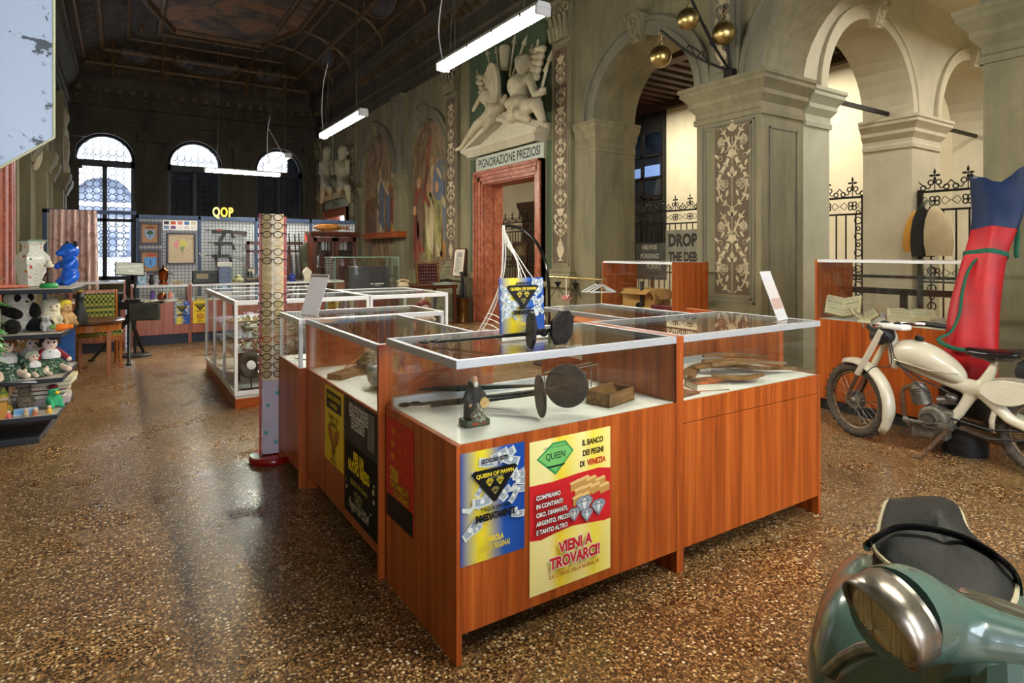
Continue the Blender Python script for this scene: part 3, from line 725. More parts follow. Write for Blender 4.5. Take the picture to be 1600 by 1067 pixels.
# ---- ceiling: cove, painted panel, gilt mouldings
def cove(k, n=8):
    t = PI / 2 * k / n; i = .35 + 2.0 * (1 - math.cos(t)); z = 6.72 + 1.05 * math.sin(t)
    return [(-1.4 + i, -5.5 + i, z), (6.1 - i, -5.5 + i, z), (6.1 - i, 22.5 - i, z), (-1.4 + i, 22.5 - i, z)]
M_CEIL = m_clouds('cove_painting', [(.3, (34, 29, 23)), (.45, (56, 46, 34)), (.6, (78, 64, 46)), (.75, (104, 90, 70))], 1.4, 2.2)
m = MB(); m.rings([[(-1.6, -5.6, 6.7), (6.4, -5.6, 6.7), (6.4, 23, 6.7), (-1.6, 23, 6.7)]] + [cove(k) for k in range(9)], caps=False)
m.fix = False; cl = struct(m.build('ceiling', M_CEIL, ang=60))
m = MB().box(.2, -4, 7.76, 4.5, 21, 7.9); struct(m.build('ceiling_flat', M_CEIL, cl))
M_GILT = mk('dull_gilding', (84, 58, 28), (120, 88, 46), .5, .2, 8)
M_CPAINT = m_clouds('ceiling_fresco', [(.25, (52, 44, 42)), (.4, (98, 88, 82)), (.5, (140, 112, 84)), (.58, (168, 116, 82)), (.68, (80, 78, 84)), (.8, (122, 96, 72))], .55, 2.0)
oc = [(1.3, 19.6), (3.6, 19.6), (4.25, 17.6), (4.25, 10.5), (3.6, 8.6), (1.3, 8.6), (.55, 10.5), (.55, 17.6)]
m = MB().at(T(0, 0, 7.74)); m.prism(oc, 0, .02); struct(m.build('ceiling_painting', M_CPAINT, cl))
m = MB()
for rr, zz in ((.1, 7.72), (.05, 7.66)):
    m.tube([(p[0], p[1], zz) for p in [((q[0] - 2.4) * (1 + rr * .2) + 2.4, (q[1] - 14.1) * (1 + rr * .1) + 14.1) for q in oc]], rr, 8, True)
for k in (2, 4, 6, 8):
    c4 = cove(k); m.tube([(p[0], p[1], p[2] - .01) for p in c4], .05 if k % 4 else .09, 8, True)
for x in (.5, 2.4, 4.3):
    m.tube([(x, 19.7, 7.72), (x, 20.4, 7.72)], .05, 6)
for y in (19.4, 17.6, 15, 12.4, 9.8, 7.2, 4.6, 2):
    m.tube([(4.3, y, 7.72), (4.05 + .1, y, 7.74)], .05, 6)
    pts = [(6.1 - (.35 + 2.0 * (1 - math.cos(t))), y, 6.70 + 1.05 * math.sin(t)) for t in [PI / 2 * i / 8 for i in range(9)]]; m.tube(pts, .05, 6)
for x in (-.2, 1.1, 3.6, 4.8):
    pts = [(x, 22.5 - (.35 + 2.0 * (1 - math.cos(t))), 6.70 + 1.05 * math.sin(t)) for t in [PI / 2 * i / 8 for i in range(9)]]; m.tube(pts, .05, 6)
def cove_frame(t): return (.35 + 2.0 * (1 - math.cos(t)), 6.72 + 1.05 * math.sin(t))
CT = .75; ii, zz = cove_frame(CT)
OV = [(T(2.35, 22.5 - ii - .02, zz - .03) @ RX(PI / 2 + .75), .95, .36), (T(.4, 22.5 - ii - .02, zz - .03) @ RX(PI / 2 + .75), .4, .3), (T(4.2, 22.5 - ii - .02, zz - .03) @ RX(PI / 2 + .75), .4, .3)]
for y in (18.5, 13.7, 8.5, 3.3): OV.append((T(6.1 - ii - .02, y, zz - .03) @ RZ(-PI / 2) @ RX(PI / 2 + .75), .85, .36))
for Mo, a, b in OV: m.at(Mo); m.torus(1, .07, 32, 6, sx=a, sy=b)
m.at(); struct(m.build('ceiling_gilding', M_GILT, cl))
m = MB()
for Mo, a, b in OV: m.at(Mo); m.disc(0, 0, a, 28, -.01, .01, b)
struct(m.build('ceiling_cartouches', m_clouds('cartouche_grey', [(.3, (40, 40, 44)), (.5, (78, 76, 80)), (.7, (112, 108, 106))], 3, 1.5), cl))

# ---- stucco figures over the first door
def figure(name, label, J, limbs, extra, vox=.017, mat=M_STATUE):
    m = MB()
    for a, b, ra, rb in limbs: m.limb(J[a], J[b], ra * .86, rb * .86)
    for e in extra: m.ball(e[0], e[1], 12, 8)
    return tag(m.build(name, mat, remesh=vox, smooth=5), label, 'sculpture')
def J_(d): return {k: onX(px, py, X) for k, (px, py, X) in d.items()}
def head(m_, h, r=.125):
    return [(h, (r, r * .95, r * 1.25)), (h + Vector((-.125, -.03, -.02)), (.04, .022, .05)), (h + Vector((.02, .02, .06)), (r * 1.08, r * 1.08, r)), (h + Vector((-.09, -.03, -.10)), (.045, .05, .04)), (h + Vector((-.105, -.02, .045)), (.035, .085, .022)), (h + Vector((-.118, -.03, -.065)), (.022, .035, .012))] + [(h + Vector((.035 * math.cos(q * 1.3), .085 * math.cos(q * .9), .10 + .03 * math.sin(q * 2.1))), (.055, .055, .045)) for q in range(7)] + [(h + Vector((.07, .1 * s_, .0)), (.05, .04, .08)) for s_ in (-1, 1)]
J = J_(dict(head=(765, 125, 5.82), neck=(767, 140, 5.86), chest=(768, 152, 5.86), waist=(772, 168, 5.85), hipL=(775, 175, 5.84), kneeL=(745, 196, 5.72), footL=(722, 230, 5.78), toe=(713, 234, 5.7),
            hipR=(780, 176, 5.9), kneeR=(768, 186, 5.74), footR=(758, 204, 5.82), shL=(756, 146, 5.88), elL=(746, 162, 5.84), haL=(740, 172, 5.84), shR=(779, 146, 5.86), elR=(788, 158, 5.8), haR=(790, 150, 5.8)))
figure('reclining_stucco_figure', 'stucco figure reclining on the doorway pediment, one leg stretched down its slope', J,
       [('neck', 'chest', .09, .2), ('chest', 'waist', .22, .18), ('waist', 'hipL', .19, .17), ('waist', 'hipR', .19, .17), ('hipL', 'kneeL', .16, .11), ('kneeL', 'footL', .105, .06), ('footL', 'toe', .06, .04),
        ('hipR', 'kneeR', .15, .11), ('kneeR', 'footR', .1, .06), ('chest', 'shL', .14, .1), ('shL', 'elL', .085, .065), ('elL', 'haL', .065, .05), ('chest', 'shR', .14, .1), ('shR', 'elR', .085, .065), ('elR', 'haR', .06, .05)],
       head(0, J['head']) + [(J['chest'] + Vector((-.1, 0, 0)), (.14, .18, .16)), (J['waist'] + Vector((.0, -.1, -.05)), (.2, .3, .14)), (J['hipL'] + Vector((-.05, .1, -.04)), (.14, .24, .12))])
J = J_(dict(head=(816, 101, 5.78), neck=(817, 116, 5.84), chest=(815, 133, 5.84), waist=(814, 152, 5.82), hipL=(812, 168, 5.8), kneeL=(838, 163, 5.56), footL=(850, 194, 5.66), toe=(858, 198, 5.56),
            hipR=(810, 172, 5.84), kneeR=(812, 178, 5.6), footR=(826, 186, 5.7), shR=(805, 124, 5.86), elR=(800, 142, 5.82), haR=(803, 156, 5.74), shL=(828, 122, 5.82), elL=(836, 148, 5.72), haL=(850, 144, 5.66)))
figure('seated_stucco_figure', 'stucco figure seated on the pediment with one bent leg and an arm held out', J,
       [('neck', 'chest', .1, .22), ('chest', 'waist', .24, .2), ('waist', 'hipL', .22, .2), ('waist', 'hipR', .22, .2), ('hipL', 'kneeL', .18, .13), ('kneeL', 'footL', .125, .07), ('footL', 'toe', .065, .045),
        ('hipR', 'kneeR', .18, .13), ('kneeR', 'footR', .12, .07), ('chest', 'shL', .16, .11), ('shL', 'elL', .1, .075), ('elL', 'haL', .075, .055), ('chest', 'shR', .16, .11), ('shR', 'elR', .1, .075), ('elR', 'haR', .07, .055)],
       head(0, J['head'], .135) + [(J['chest'] + Vector((-.1, 0, -.02)), (.16, .22, .2)), (J['waist'] + Vector((-.06, -.02, -.12)), (.24, .3, .13)), (J['hipR'] + Vector((0, .05, -.08)), (.2, .26, .16)), (J['haL'] + Vector((-.05, -.02, .02)), (.05, .1, .05))])
m = MB().at(faceX(onX(786, 138, 5.95).y, onX(786, 138, 5.95).z, 5.76) @ RZ(.08)); m.disc(0, 0, .23, 28, 0, .05, .43); m.at(faceX(onX(786, 138, 5.95).y, onX(786, 138, 5.95).z, 5.71) @ RZ(.08)); m.torus(1, .03, 32, 6, sx=.23, sy=.43); m.ball((0, 0, 0), (.1, .2, .03), 12, 6)
tag(m.build('stucco_oval_shield', M_STATUE), 'plain oval stucco shield standing between the two figures over the doorway', 'sculpture')
def trophy(name, label, sp):
    m = MB()
    for kind, a, b, X in sp:
        p, q = onX(*a, X - .1), onX(*b, X - .06)
        if kind == 'spear': m.tube([p, q], .018, 6); m.cyl(q, q + (q - p).normalized() * .18, .05, 6, .003)
        if kind == 'flag':
            m.tube([p, q], .02, 6); d = q - p
            for k in range(5): m.limb(p + d * (.25 + .14 * k) + Vector((0, .05 * (k % 2), 0)), p + d * (.3 + .14 * k) + Vector((-.02, -.10 - .02 * k, -.1)), .05, .07, 8)
        if kind == 'quiver': m.cyl(p, q, .08, 10, .11)
    return tag(m.build(name, M_STATUE), label, 'sculpture')
trophy('stucco_trophy_of_arms', 'stucco spears, quiver and furled flags fanned out behind the oval shield', [('flag', (758, 165), (745, 110), 5.96), ('spear', (772, 140), (762, 84), 6.0), ('spear', (780, 120), (776, 82), 6.0), ('quiver', (788, 108), (789, 74), 6.0), ('spear', (796, 120), (803, 68), 6.0), ('spear', (800, 120), (818, 70), 6.0)])
trophy('stucco_furled_banners', 'stucco banners and lances rising behind the seated figure of the doorway', [('flag', (832, 135), (841, 62), 5.95), ('flag', (826, 120), (832, 70), 6.0), ('spear', (842, 160), (858, 95), 5.9), ('spear', (846, 140), (852, 112), 5.9)])
# figures over the second door, much farther away
for nm, lb, hx, hy, s in (('stucco_figure_with_lance', 'stucco figure over the farther doorway, beside the seated one there', 511, 238, -1), ('stucco_seated_warrior', 'stucco warrior seated over the farther doorway, legs to the pediment slope', 535, 237, 1)):
    d = dict(head=(hx, hy, 5.82), chest=(hx, hy + 22, 5.84), waist=(hx + s, hy + 38, 5.84), hip=(hx + s, hy + 46, 5.8), knee=(hx + s * 7 + 1, hy + 56, 5.6), foot=(hx + s * 10 + 1, hy + 78, 5.7), knee2=(hx - s * 4, hy + 58, 5.62), foot2=(hx - s * 4, hy + 66, 5.7), sh=(hx + 8, hy + 16, 5.84), el=(hx + 9, hy + 34, 5.8), sh2=(hx - 8, hy + 16, 5.84), el2=(hx - 10, hy + 34, 5.8))
    J = J_(d)
    figure(nm, lb, J, [('head', 'chest', .1, .22), ('chest', 'waist', .26, .22), ('waist', 'hip', .22, .24), ('hip', 'knee', .2, .14), ('knee', 'foot', .13, .08), ('hip', 'knee2', .2, .14), ('knee2', 'foot2', .13, .1), ('chest', 'sh', .18, .12), ('sh', 'el', .1, .08), ('chest', 'sh2', .18, .12), ('sh2', 'el2', .1, .08)], head(0, J['head'], .15), .04)
trophy('stucco_lances', 'stucco lances fanned out above the farther doorway', [('spear', (505, 260), (500, 228), 6.0), ('spear', (520, 250), (520, 216), 6.0), ('flag', (525, 255), (543, 232), 6.0)])
# ================================================================ LAMPS
M_TUBE = glow('lit_diffuser', (255, 250, 232), 100)
def lamp(label, x, y, rz, L=1.55, z=3.06, cables=True):
    t = thing('fluorescent_lamp', label, 'lamp', (x, y, z), rz, 'suspended fluorescent lamps')
    h = L / 2; pr = lambda w, a, b: [(-w, a), (w, a), (w * .8, b), (-w * .8, b)]
    m = MB().at(RY(PI / 2) @ RZ(PI / 2)); m.prism([(-.062, .0), (.062, .0), (.045, .035), (-.045, .035)], -h, h); m.build('housing', M_WHITE, t, bevel=.004)
    m = MB().at(RY(PI / 2) @ RZ(PI / 2)); m.prism([(-.058, 0)] + [(.058 * math.cos(a), -.062 * math.sin(a)) for a in [PI * (1 - i / 8) for i in range(9)]][1:-1] + [(.058, 0)], -h + .03, h - .03); m.build('diffuser', M_TUBE, t)
    for s in (-1, 1):
        m = MB(); m.box(s * h - s * .035, -.062, -.058, s * h, .062, .004); m.build('end_cap', M_WHITE, t, bevel=.012)
        m = MB(); m.tube([(s * (h - .25), 0, .035), (s * (h - .25), 0, 4.65)], .0035, 5); m.tube([(s * (h - .2), .02, .03), (s * (h - .22), .02, .3), (s * (h - .25), .0, .6)], .003, 5); m.build('cable', M_STEEL, t)
    m = MB()
    for k in range(4): m.box(-h + .2 + k * (L - .4) / 3 - .012, -.066, -.02, -h + .2 + k * (L - .4) / 3 + .012, .066, .012)
    m.build('clip', M_STEEL, t)
    m = MB().tube(spline([(h - .02, 0, .03), (h + .06, .0, .35), (h - .1, .02, .7), (h - .25, 0, .95)], 8), .006, 6); m.build('power_cord', M_WHITE, t)
    return t
lamp('lit fluorescent lamp nearest the doorway with the stucco figures, the largest of the row', 2.4, 4.07, PI / 2)
lamp('lit fluorescent lamp second along the row, hanging before the painted arches', 2.4, 7.75, PI / 2, 1.7)
lamp('lit fluorescent lamp third along the row, in front of the farthest window', 2.4, 11.55, PI / 2, 1.7)
lamp('lit fluorescent lamp hung crosswise above the pegboard wall', 2.12, 13.4, 0, 1.45)
lamp('lit fluorescent lamp over the entrance end of the hall, outside the view', 2.4, .2, PI / 2)  # unseen lamp continuing the row, added to light the counter fronts
lamp('lit fluorescent lamp closest to the entrance windows, outside the view', 2.4, -3.4, PI / 2)  # second unseen lamp, likewise added for its light

# ================================================================ COUNTERS
def counter(name, label, loc, rz, w, d, zb, zt, left='glass', right='glass', wood=None, kick=.10, kmat=None, rail=None, group=None, back='glass', feet=True, fh=.03, seam=False, post=False):
    wood = wood or M_WOOD; rail = rail or M_ALU
    t = thing(name, label, 'display counter', (loc[0], loc[1], 0), rz, group)
    f0 = 0 if feet else kick
    m = MB().box(.022, 0, kick, w - .022, .02, zb - (.10 if seam else .022)); m.build('front_panel', wood, t, bevel=.0015)
    if seam: m = MB().box(.022, 0, zb - .097, w - .022, .02, zb - .002); m.build('apron', wood, t, bevel=.0015)
    m = MB().box(.022, d - .02, kick, w - .022, d, zb - .022); m.build('back_panel', wood, t)
    for s, (x0, x1) in (('left', (0, .022)), ('right', (w - .022, w))):
        k = left if s == 'left' else right
        m = MB().box(x0, -.002, 0, x1, d, zt if k == 'wood' else zb); m.build('side_panel', wood, t, bevel=.0015)
    m = MB().box(.022, .004, zb - .022, w - .022, d - .004, zb); m.build('display_deck', M_LAM, t)
    m = MB().box(.022, -.001, zb - .022, w - .022, .006, zb + .001); m.build('edge_strip', wood, t)
    gz = zt - fh
    m = MB().box(.022, .004, zb + .001, w - .022, .010, gz); m.build('front_glass', M_GLASS, t, flat=True)
    if left == 'glass': m = MB().box(.004, .011, zb, .010, d - .01, gz); m.build('side_glass', M_GLASS, t, flat=True)
    if right == 'glass': m = MB().box(w - .010, .011, zb, w - .004, d - .01, gz); m.build('side_glass', M_GLASS, t, flat=True)
    if back == 'glass': m = MB().box(.03, d - .012, zb + .04, w - .03, d - .006, gz); m.build('sliding_glass', M_GLASS, t, flat=True)
    elif back == 'wood': m = MB().box(.022, d - .02, zb, w - .022, d, gz); m.build('back_board', wood, t)
    if back == 'glass': m = MB().box(.022, d - .03, zb, w - .022, d - .004, zb + .035); m.build('back_rail', M_ALU, t)
    x0 = .022 if left == 'wood' else 0; x1 = w - .022 if right == 'wood' else w
    m = MB().box(x0, -.002, gz, x1, .02, zt).box(x0, d - .02, gz, x1, d, zt).box(x0, .02, gz, x0 + .022, d - .02, zt).box(x1 - .022, .02, gz, x1, d - .02, zt)
    if post:
        for (px, py) in ((0, 0), (w - .022, 0), (0, d - .022), (w - .022, d - .022)): m.box(px, py, zb, px + .022, py + .022, gz)
    m.build('top_frame', rail, t, bevel=.002)
    m = MB().box(x0 + .015, .014, zt - .008, x1 - .015, d - .014, zt - .001); m.build('top_glass', M_GLASS, t, flat=True)
    if kmat: m = MB().box(.01, .03, 0, w - .01, d - .03, kick); m.build('kick_plate', kmat, t)
    return t
GC = 'cherry veneer display counters of the island'
counter('display_counter', 'cherry counter at the island corner holding wafer irons, two big posters on its front', (.95, 1.81), 0, 1.10, .64, .745, 1.033, 'glass', 'wood', group=GC)
counter('display_counter', 'cherry counter with carved wooden boomerangs under glass, plain front without posters', (2.05, 1.81), 0, 1.095, .64, .745, 1.033, 'wood', 'glass', group=GC, seam=True)
counter('display_counter', 'cherry counter with the yellow and the black poster on its side-aisle front', (.925, 3.665), -PI / 2, 1.20, .57, .712, 1.003, 'wood', 'wood', group=GC)
counter('display_counter', 'cherry counter behind the spectacle column, white corner post and a white sign on top', (.885, 4.20), -PI / 2, .53, .95, .712, 1.003, 'glass', 'glass', rail=M_WHITEALU, group=GC, post=True)
counter('display_counter', 'empty glazed cherry counter at the inner back of the island, behind the boomerangs', (3.13, 2.475), PI / 2, 1.06, .58, .712, 1.003, 'wood', 'glass', group=GC)
GR = 'tall cherry display cabinets by the arcade'
counter('display_cabinet', 'tall cherry display cabinet with old books, behind the white moped', (5.25, 3.07), -PI / 2, 1.16, .6, .805, 1.335, 'wood', 'wood', rail=M_WHITEALU, group=GR, kmat=M_BLACK, feet=False, fh=.025)
counter('display_cabinet', 'tall cherry display cabinet with cardboard box and tools under the protest signs', (5.25, 5.93), -PI / 2, 1.2, .6, .70, 1.285, 'wood', 'wood', rail=M_WHITEALU, group=GR, kmat=M_BLACK, feet=False, fh=.025)
GF = 'pinkish veneer counters before the far display wall'
counter('display_counter', 'pinkish counter with pairs of old shoes, behind the table and chair', (-.60, 10.2), 0, .66, .55, .69, .985, 'wood', 'wood', M_WOODP, .13, M_NAVY, M_WHITEALU, GF)
counter('display_counter', 'pinkish counter carrying the copper samovar, beside the pole sign', (.13, 10.55), 0, .77, .55, .645, .90, 'wood', 'wood', M_WOODP, .15, M_NAVY, M_WHITEALU, GF)
counter('display_counter', 'far counter with the small yellow poster, below the three hung guns', (.905, 10.55), 0, 1.22, .55, .645, .90, 'wood', 'wood', M_WOODP, .15, M_NAVY, M_WHITEALU, GF)
counter('display_counter', 'far counter carrying the blue and the white jewellery busts', (2.13, 10.55), 0, 1.2, .55, .645, .90, 'wood', 'wood', M_WOODP, .15, M_NAVY, M_WHITEALU, GF)
def vitrine(label, X0, X1, Y0, Y1, zt, ys, xs):
    t = thing('glass_vitrine', label, 'display case', (X0, Y0, 0), 0, 'white framed glass vitrines'); w, d = X1 - X0, Y1 - Y0; b = .028
    MB().box(.01, .01, 0, w - .01, d - .01, .09).build('plinth', M_WOODX, t)
    MB().box(.01, .01, .09, w - .01, d - .01, .115).build('display_deck', M_LAM, t)
    m = MB()
    for z in (.115, zt - .04):
        m.box(0, 0, z, w, b, z + .04).box(0, d - b, z, w, d, z + .04).box(0, b, z, b, d - b, z + .04).box(w - b, b, z, w, d - b, z + .04)
    for q in [0] + list(ys) + [d - b]:
        for x in (0, w - b): m.box(x, q, .15, x + b, q + b, zt - .03)
        if 0 < q < d - b - .01: m.box(0, q, zt - .035, w, q + b, zt)
    for q in xs: m.box(q, 0, .15, q + b, b, zt - .03)
    m.build('frame', M_WHITEALU, t, bevel=.002)
    for a in ((.008, .028, .15, .013, d - .028, zt - .04), (w - .013, .028, .15, w - .008, d - .028, zt - .04)): MB().box(*a).build('side_glass', M_GLASS, t, flat=True)
    for a in ((.028, .008, .15, w - .028, .013, zt - .04), (.028, d - .013, .15, w - .028, d - .008, zt - .04)): MB().box(*a).build('end_glass', M_GLASS, t, flat=True)
    MB().box(.02, .02, zt - .010, w - .02, d - .02, zt - .004).build('top_glass', M_GLASS, t, flat=True)
    MB().box(.02, .02, .62, w - .02, d - .02, .627).build('glass_shelf', M_GLASSG, t, flat=True)
    return t
t = thing('wooden_partition', 'low orange-red wooden partition panel standing behind the boomerang counter', 'panel', (3.30, 2.15, 0), -.12)
MB().box(0, 0, 0, .035, .80, 1.0).build('board', M_WOOD, t, bevel=.002); MB().box(-.1, .05, 0, .14, .09, .03).box(-.1, .70, 0, .14, .74, .03).build('foot', M_WOOD, t)
vitrine('white framed glass vitrine along the aisle, with the ring sculpture inside', .85, 2.09, 5.84, 8.05, .965, (.72, 1.45), (.62,))
vitrine('white framed glass vitrine nearer the doorway, with the reddish doll inside', 2.10, 2.97, 5.84, 7.0, .965, (.6,), ())
# shelf of trinkets in the long vitrine
t = thing('jewellery_tray', 'brown shelf of small trinkets inside the long white vitrine', 'tray', (1.0, 6.3, .40))
MB().box(-.1, -.2, 0, .95, 1.4, .06).build('board', M_DARKWOOD, t); MB().box(-.05, .2, -.28, 0, .25, 0).box(.85, .2, -.28, .9, .25, 0).build('support', M_DARKWOOD, t)
m = MB()
for k in range(90): m.ball((random.uniform(-.07, .92), random.uniform(-.17, 1.36), .06 + .012), (random.uniform(.01, .03), random.uniform(.01, .03), random.uniform(.01, .028)), 6, 4)
o = m.build('trinkets', mk('trinket_mix', (190, 120, 60), (222, 206, 176), .3, .3, 60), t); o['kind'] = 'stuff'
t = thing('ring_sculpture', 'dark stone ring with a pierced centre on a thin rod, inside the long vitrine', 'sculpture', (1.02, 6.02, .115))
MB().box(-.08, -.06, 0, .12, .06, .012).build('base', M_BLACK, t); MB().cyl((0, 0, .012), (0, 0, .12), .006, 8).build('rod', M_BLACK, t)
m = MB().at(T(0, 0, .235) @ RZ(-.5) @ RX(PI / 2)); m.torus(.085, .042, 36, 12); m.build('ring', mk('veined_dark_stone', (52, 50, 44), (96, 92, 82), .45, 0, 14), t)
m = MB(); 
t = thing('slate_tray', 'flat row of pale shells on the floor of the long vitrine', 'tray', (1.1, 5.95, .117)); MB().box(0, -.03, 0, .62, .12, .01).build('board', M_BLACK, t)
m = MB()
for k in range(14): m.ball((.03 + k * .043, .04 + .02 * (k % 2), .03), (.022, .028, .02), 8, 6)
o = m.build('shells', mk('shells', (214, 196, 156), (186, 150, 96), .5, 0, 30), t); o['kind'] = 'stuff'
t = thing('red_haired_doll', 'small doll with red hair and a pale face inside the vitrine nearer the doorway', 'doll', (2.75, 5.98, .63))
m = MB(); m.ball((0, 0, .06), (.07, .06, .07)); m.ball((0, 0, .17), (.06, .055, .065)); m.limb((-.06, 0, .09), (-.1, -.06, .04), .02, .018); m.limb((.06, 0, .09), (.1, -.06, .04), .02, .018); m.build('body', mk('doll_cream', (226, 190, 170), None, .6), t, remesh=.01)
m = MB(); m.ball((0, .015, .2), (.075, .06, .06)); m.ball((-.06, .01, .15), (.025, .03, .06)); m.ball((.06, .01, .15), (.025, .03, .06)); m.build('hair', mk('doll_red_hair', (132, 42, 22), (92, 28, 16), .7, 0, 60), t)
m = MB(); m.ball((-.022, -.052, .175), .007, 8, 6); m.ball((.022, -.052, .175), .007, 8, 6); m.build('eyes', M_BLACKG, t)

for k, (x, y, w_, d_, h_, c1, c2, lb) in enumerate(((1.05, 6.0, .5, .22, .03, (120, 116, 104), (190, 180, 150), 'grey tray of small finds on the glass shelf behind the ring sculpture'), (1.05, 6.5, .7, .3, .04, (70, 80, 70), (150, 150, 130), 'dark green tray of pieces on the glass shelf, middle of the long vitrine'), (1.0, 7.2, .8, .3, .03, (150, 130, 90), (210, 196, 160), 'sandy tray on the glass shelf, far part of the long vitrine'), (2.2, 6.0, .5, .25, .05, (84, 88, 84), (150, 150, 140), 'grey-green tray in the vitrine that holds the doll'), (2.25, 6.45, .5, .3, .08, (120, 66, 40), (170, 110, 70), 'brown box at the back of the vitrine that holds the doll'))):
    t = thing('display_tray', lb, 'tray', (x, y, .628), 0, 'trays inside the white vitrines'); MB().box(0, 0, 0, w_, d_, h_ * .5).build('tray', mk('tray_mix_%d' % k, c1, c2, .6, 0, 14), t, bevel=.003); m = MB()
    for q in range(26): m.ball((random.uniform(.03, w_ - .03), random.uniform(.03, d_ - .03), h_ * .5 + .012), (random.uniform(.012, .035), random.uniform(.012, .03), random.uniform(.012, .03)), 7, 5)
    o = m.build('small_pieces', mk('pieces_%d' % k, c2, c1, .5, 0, 50), t); o['kind'] = 'stuff'
# ================================================================ POSTERS
INK = {}
def ink(c):
    c = tuple(c)
    if c not in INK: INK[c] = mk('print_%02x%02x%02x' % c, c, None, .5, spec=.25)
    return INK[c]
def poster(name, label, o, u, v, w, h, sheet, ops, cat='poster', group=None, thick=.0015):
    t = thing(name, label, cat, M=basis(o, u, v), group=group)
    MB().box(0, 0, 0, w, h, thick).build('sheet', sheet, t, flat=True)
    for part, sel in (('picture', ('rect', 'poly', 'disc')), ('lettering', ('text',))):
        mats = []; m = MB(); z = thick + .0003
        m.fix = False
        for op in ops:
            z += .00012
            if op[0] not in sel: continue
            c = ink(op[-1])
            if c not in mats: mats.append(c)
            m.k = mats.index(c)
            if op[0] == 'rect': m.face([(op[1], op[2]), (op[3], op[2]), (op[3], op[4]), (op[1], op[4])], z)
            elif op[0] == 'poly': m.face(op[1] if sum(op[1][i - 1][0] * op[1][i][1] - op[1][i][0] * op[1][i - 1][1] for i in range(len(op[1]))) > 0 else op[1][::-1], z)
            elif op[0] == 'disc': m.face([(op[1] + op[3] * math.cos(a * PI / 8), op[2] + op[3] * math.sin(a * PI / 8)) for a in range(16)], z)
            else:
                d = op[5]; m.text(op[1], op[2], op[3], op[4], d.get('sx', 1), d.get('off', 0) * .45, d.get('sh', 0), d.get('al', 'CENTER'), z, 0, d.get('sp', 1))
        if m.f: m.build(part, mats, t, flat=True)
    return t
K, W_, Y_, R_, BL = (14, 14, 14), (240, 240, 240), (238, 214, 30), (196, 30, 34), (10, 74, 168)
def banknotes(n, w, h, zone, rnd):
    out = []
    for i in range(n):
        x, y = rnd.uniform(zone[0], zone[2]) * w, rnd.uniform(zone[1], zone[3]) * h
        a = rnd.uniform(-1, 1); l = rnd.uniform(.05, .15) * w; b = l * .42; c, s = math.cos(a), math.sin(a)
        q = lambda f: [(x + (p * c - r * s) * f, y + (p * s + r * c) * f) for p, r in ((-l, -b), (0, -b * 1.25), (l, -b), (l, b), (0, b * .8), (-l, b))]
        P = [(min(max(px, .003), w - .003), min(max(py, .003), h - .003)) for px, py in q(1)]
        out.append(('poly', P, (206, 212, 212)))
        if l > .07 * w: out.append(('poly', [(min(max(px, .003), w - .003), min(max(py, .003), h - .003)) for px, py in q(.75)], (150, 164, 176))); out.append(('disc', min(max(x, .03), w - .03), y, b * .55, (222, 226, 226)))
    return out
def gem(cx, cy, s, c): 
    L = [((-1, .3), (-.5, .75)), ((-.5, .75), (.5, .75)), ((.5, .75), (1, .3)), ((1, .3), (0, -.9)), ((0, -.9), (-1, .3)), ((-1, .3), (1, .3)), ((-.4, .3), (0, -.9)), ((.4, .3), (0, -.9)), ((-.5, .75), (-.4, .3)), ((.5, .75), (.4, .3)), ((-.4, .3), (0, .75)), ((0, .75), (.4, .3))]
    out = []
    for (a, b), (p, q) in L:
        dx, dy = p - a, q - b; l = math.hypot(dx, dy); nx, ny = -dy / l * .06, dx / l * .06
        out.append(('poly', [(cx + (a + nx) * s, cy + (b + ny) * s), (cx + (p + nx) * s, cy + (q + ny) * s), (cx + (p - nx) * s, cy + (q - ny) * s), (cx + (a - nx) * s, cy + (b - ny) * s)], c))
    return out
def logo(w, cy, s, gold=(226, 206, 60)):
    """black gem badge with three outlined diamonds"""
    cx = w / 2
    def tri(k): return [(cx - s * k, cy + .42 * s * k), (cx - s * .88 * k, cy + .52 * s * k), (cx + s * .88 * k, cy + .52 * s * k), (cx + s * k, cy + .42 * s * k), (cx + .07 * s, cy - .72 * s * k), (cx - .07 * s, cy - .72 * s * k)]
    return [('poly', tri(1), K)] + gem(cx - .22 * s, cy + .02 * s, .16 * s, gold) + gem(cx + .22 * s, cy + .02 * s, .16 * s, gold) + gem(cx, cy - .3 * s, .16 * s, (160, 150, 90)) + \
        [('text', 'QUEEN OF PAWN', cx, cy + .26 * s, .20 * s, {'sx': 1.0, 'off': .0016}, gold), ('text', 'HOUSE OF DIAMONDS', cx, cy + .175 * s, .065 * s, {}, (200, 196, 170))]
def blue_poster_ops(w, h, seed=3):
    rnd = random.Random(seed)
    return banknotes(13, w, h, (.05, .55, .97, .97), rnd) + banknotes(8, w, h, (.05, .30, .35, .55), rnd) + banknotes(9, w, h, (.75, .35, .97, .95), rnd) + \
        [('text', 'LO DICONO TUTTI', w / 2, h * .885, h * .052, {'sx': .62, 'off': .0022}, K)] + logo(w, h * .70, w * .36) + \
        [('text', 'TI PAGA IN CONTANTI', w / 2, h * .455, h * .05, {'sx': .6, 'off': .0016}, K), ('text', 'IMMEDIATAMENTE', w / 2, h * .375, h * .082, {'sx': .60, 'off': .0045}, K),
         ('text', 'PAROLA', w / 2, h * .175, h * .072, {'sx': .62, 'off': .002}, Y_), ('text', 'DELLA REGINA!', w / 2, h * .105, h * .072, {'sx': .62, 'off': .002}, (214, 196, 60))]
M_BLUEP = m_gradx('blue_yellow_print', [(0, (22, 62, 150)), (.1, (150, 150, 140)), (.27, (232, 214, 40)), (.38, (226, 208, 60)), (.52, (150, 150, 150)), (.66, (24, 84, 176)), (1, (8, 70, 164))])
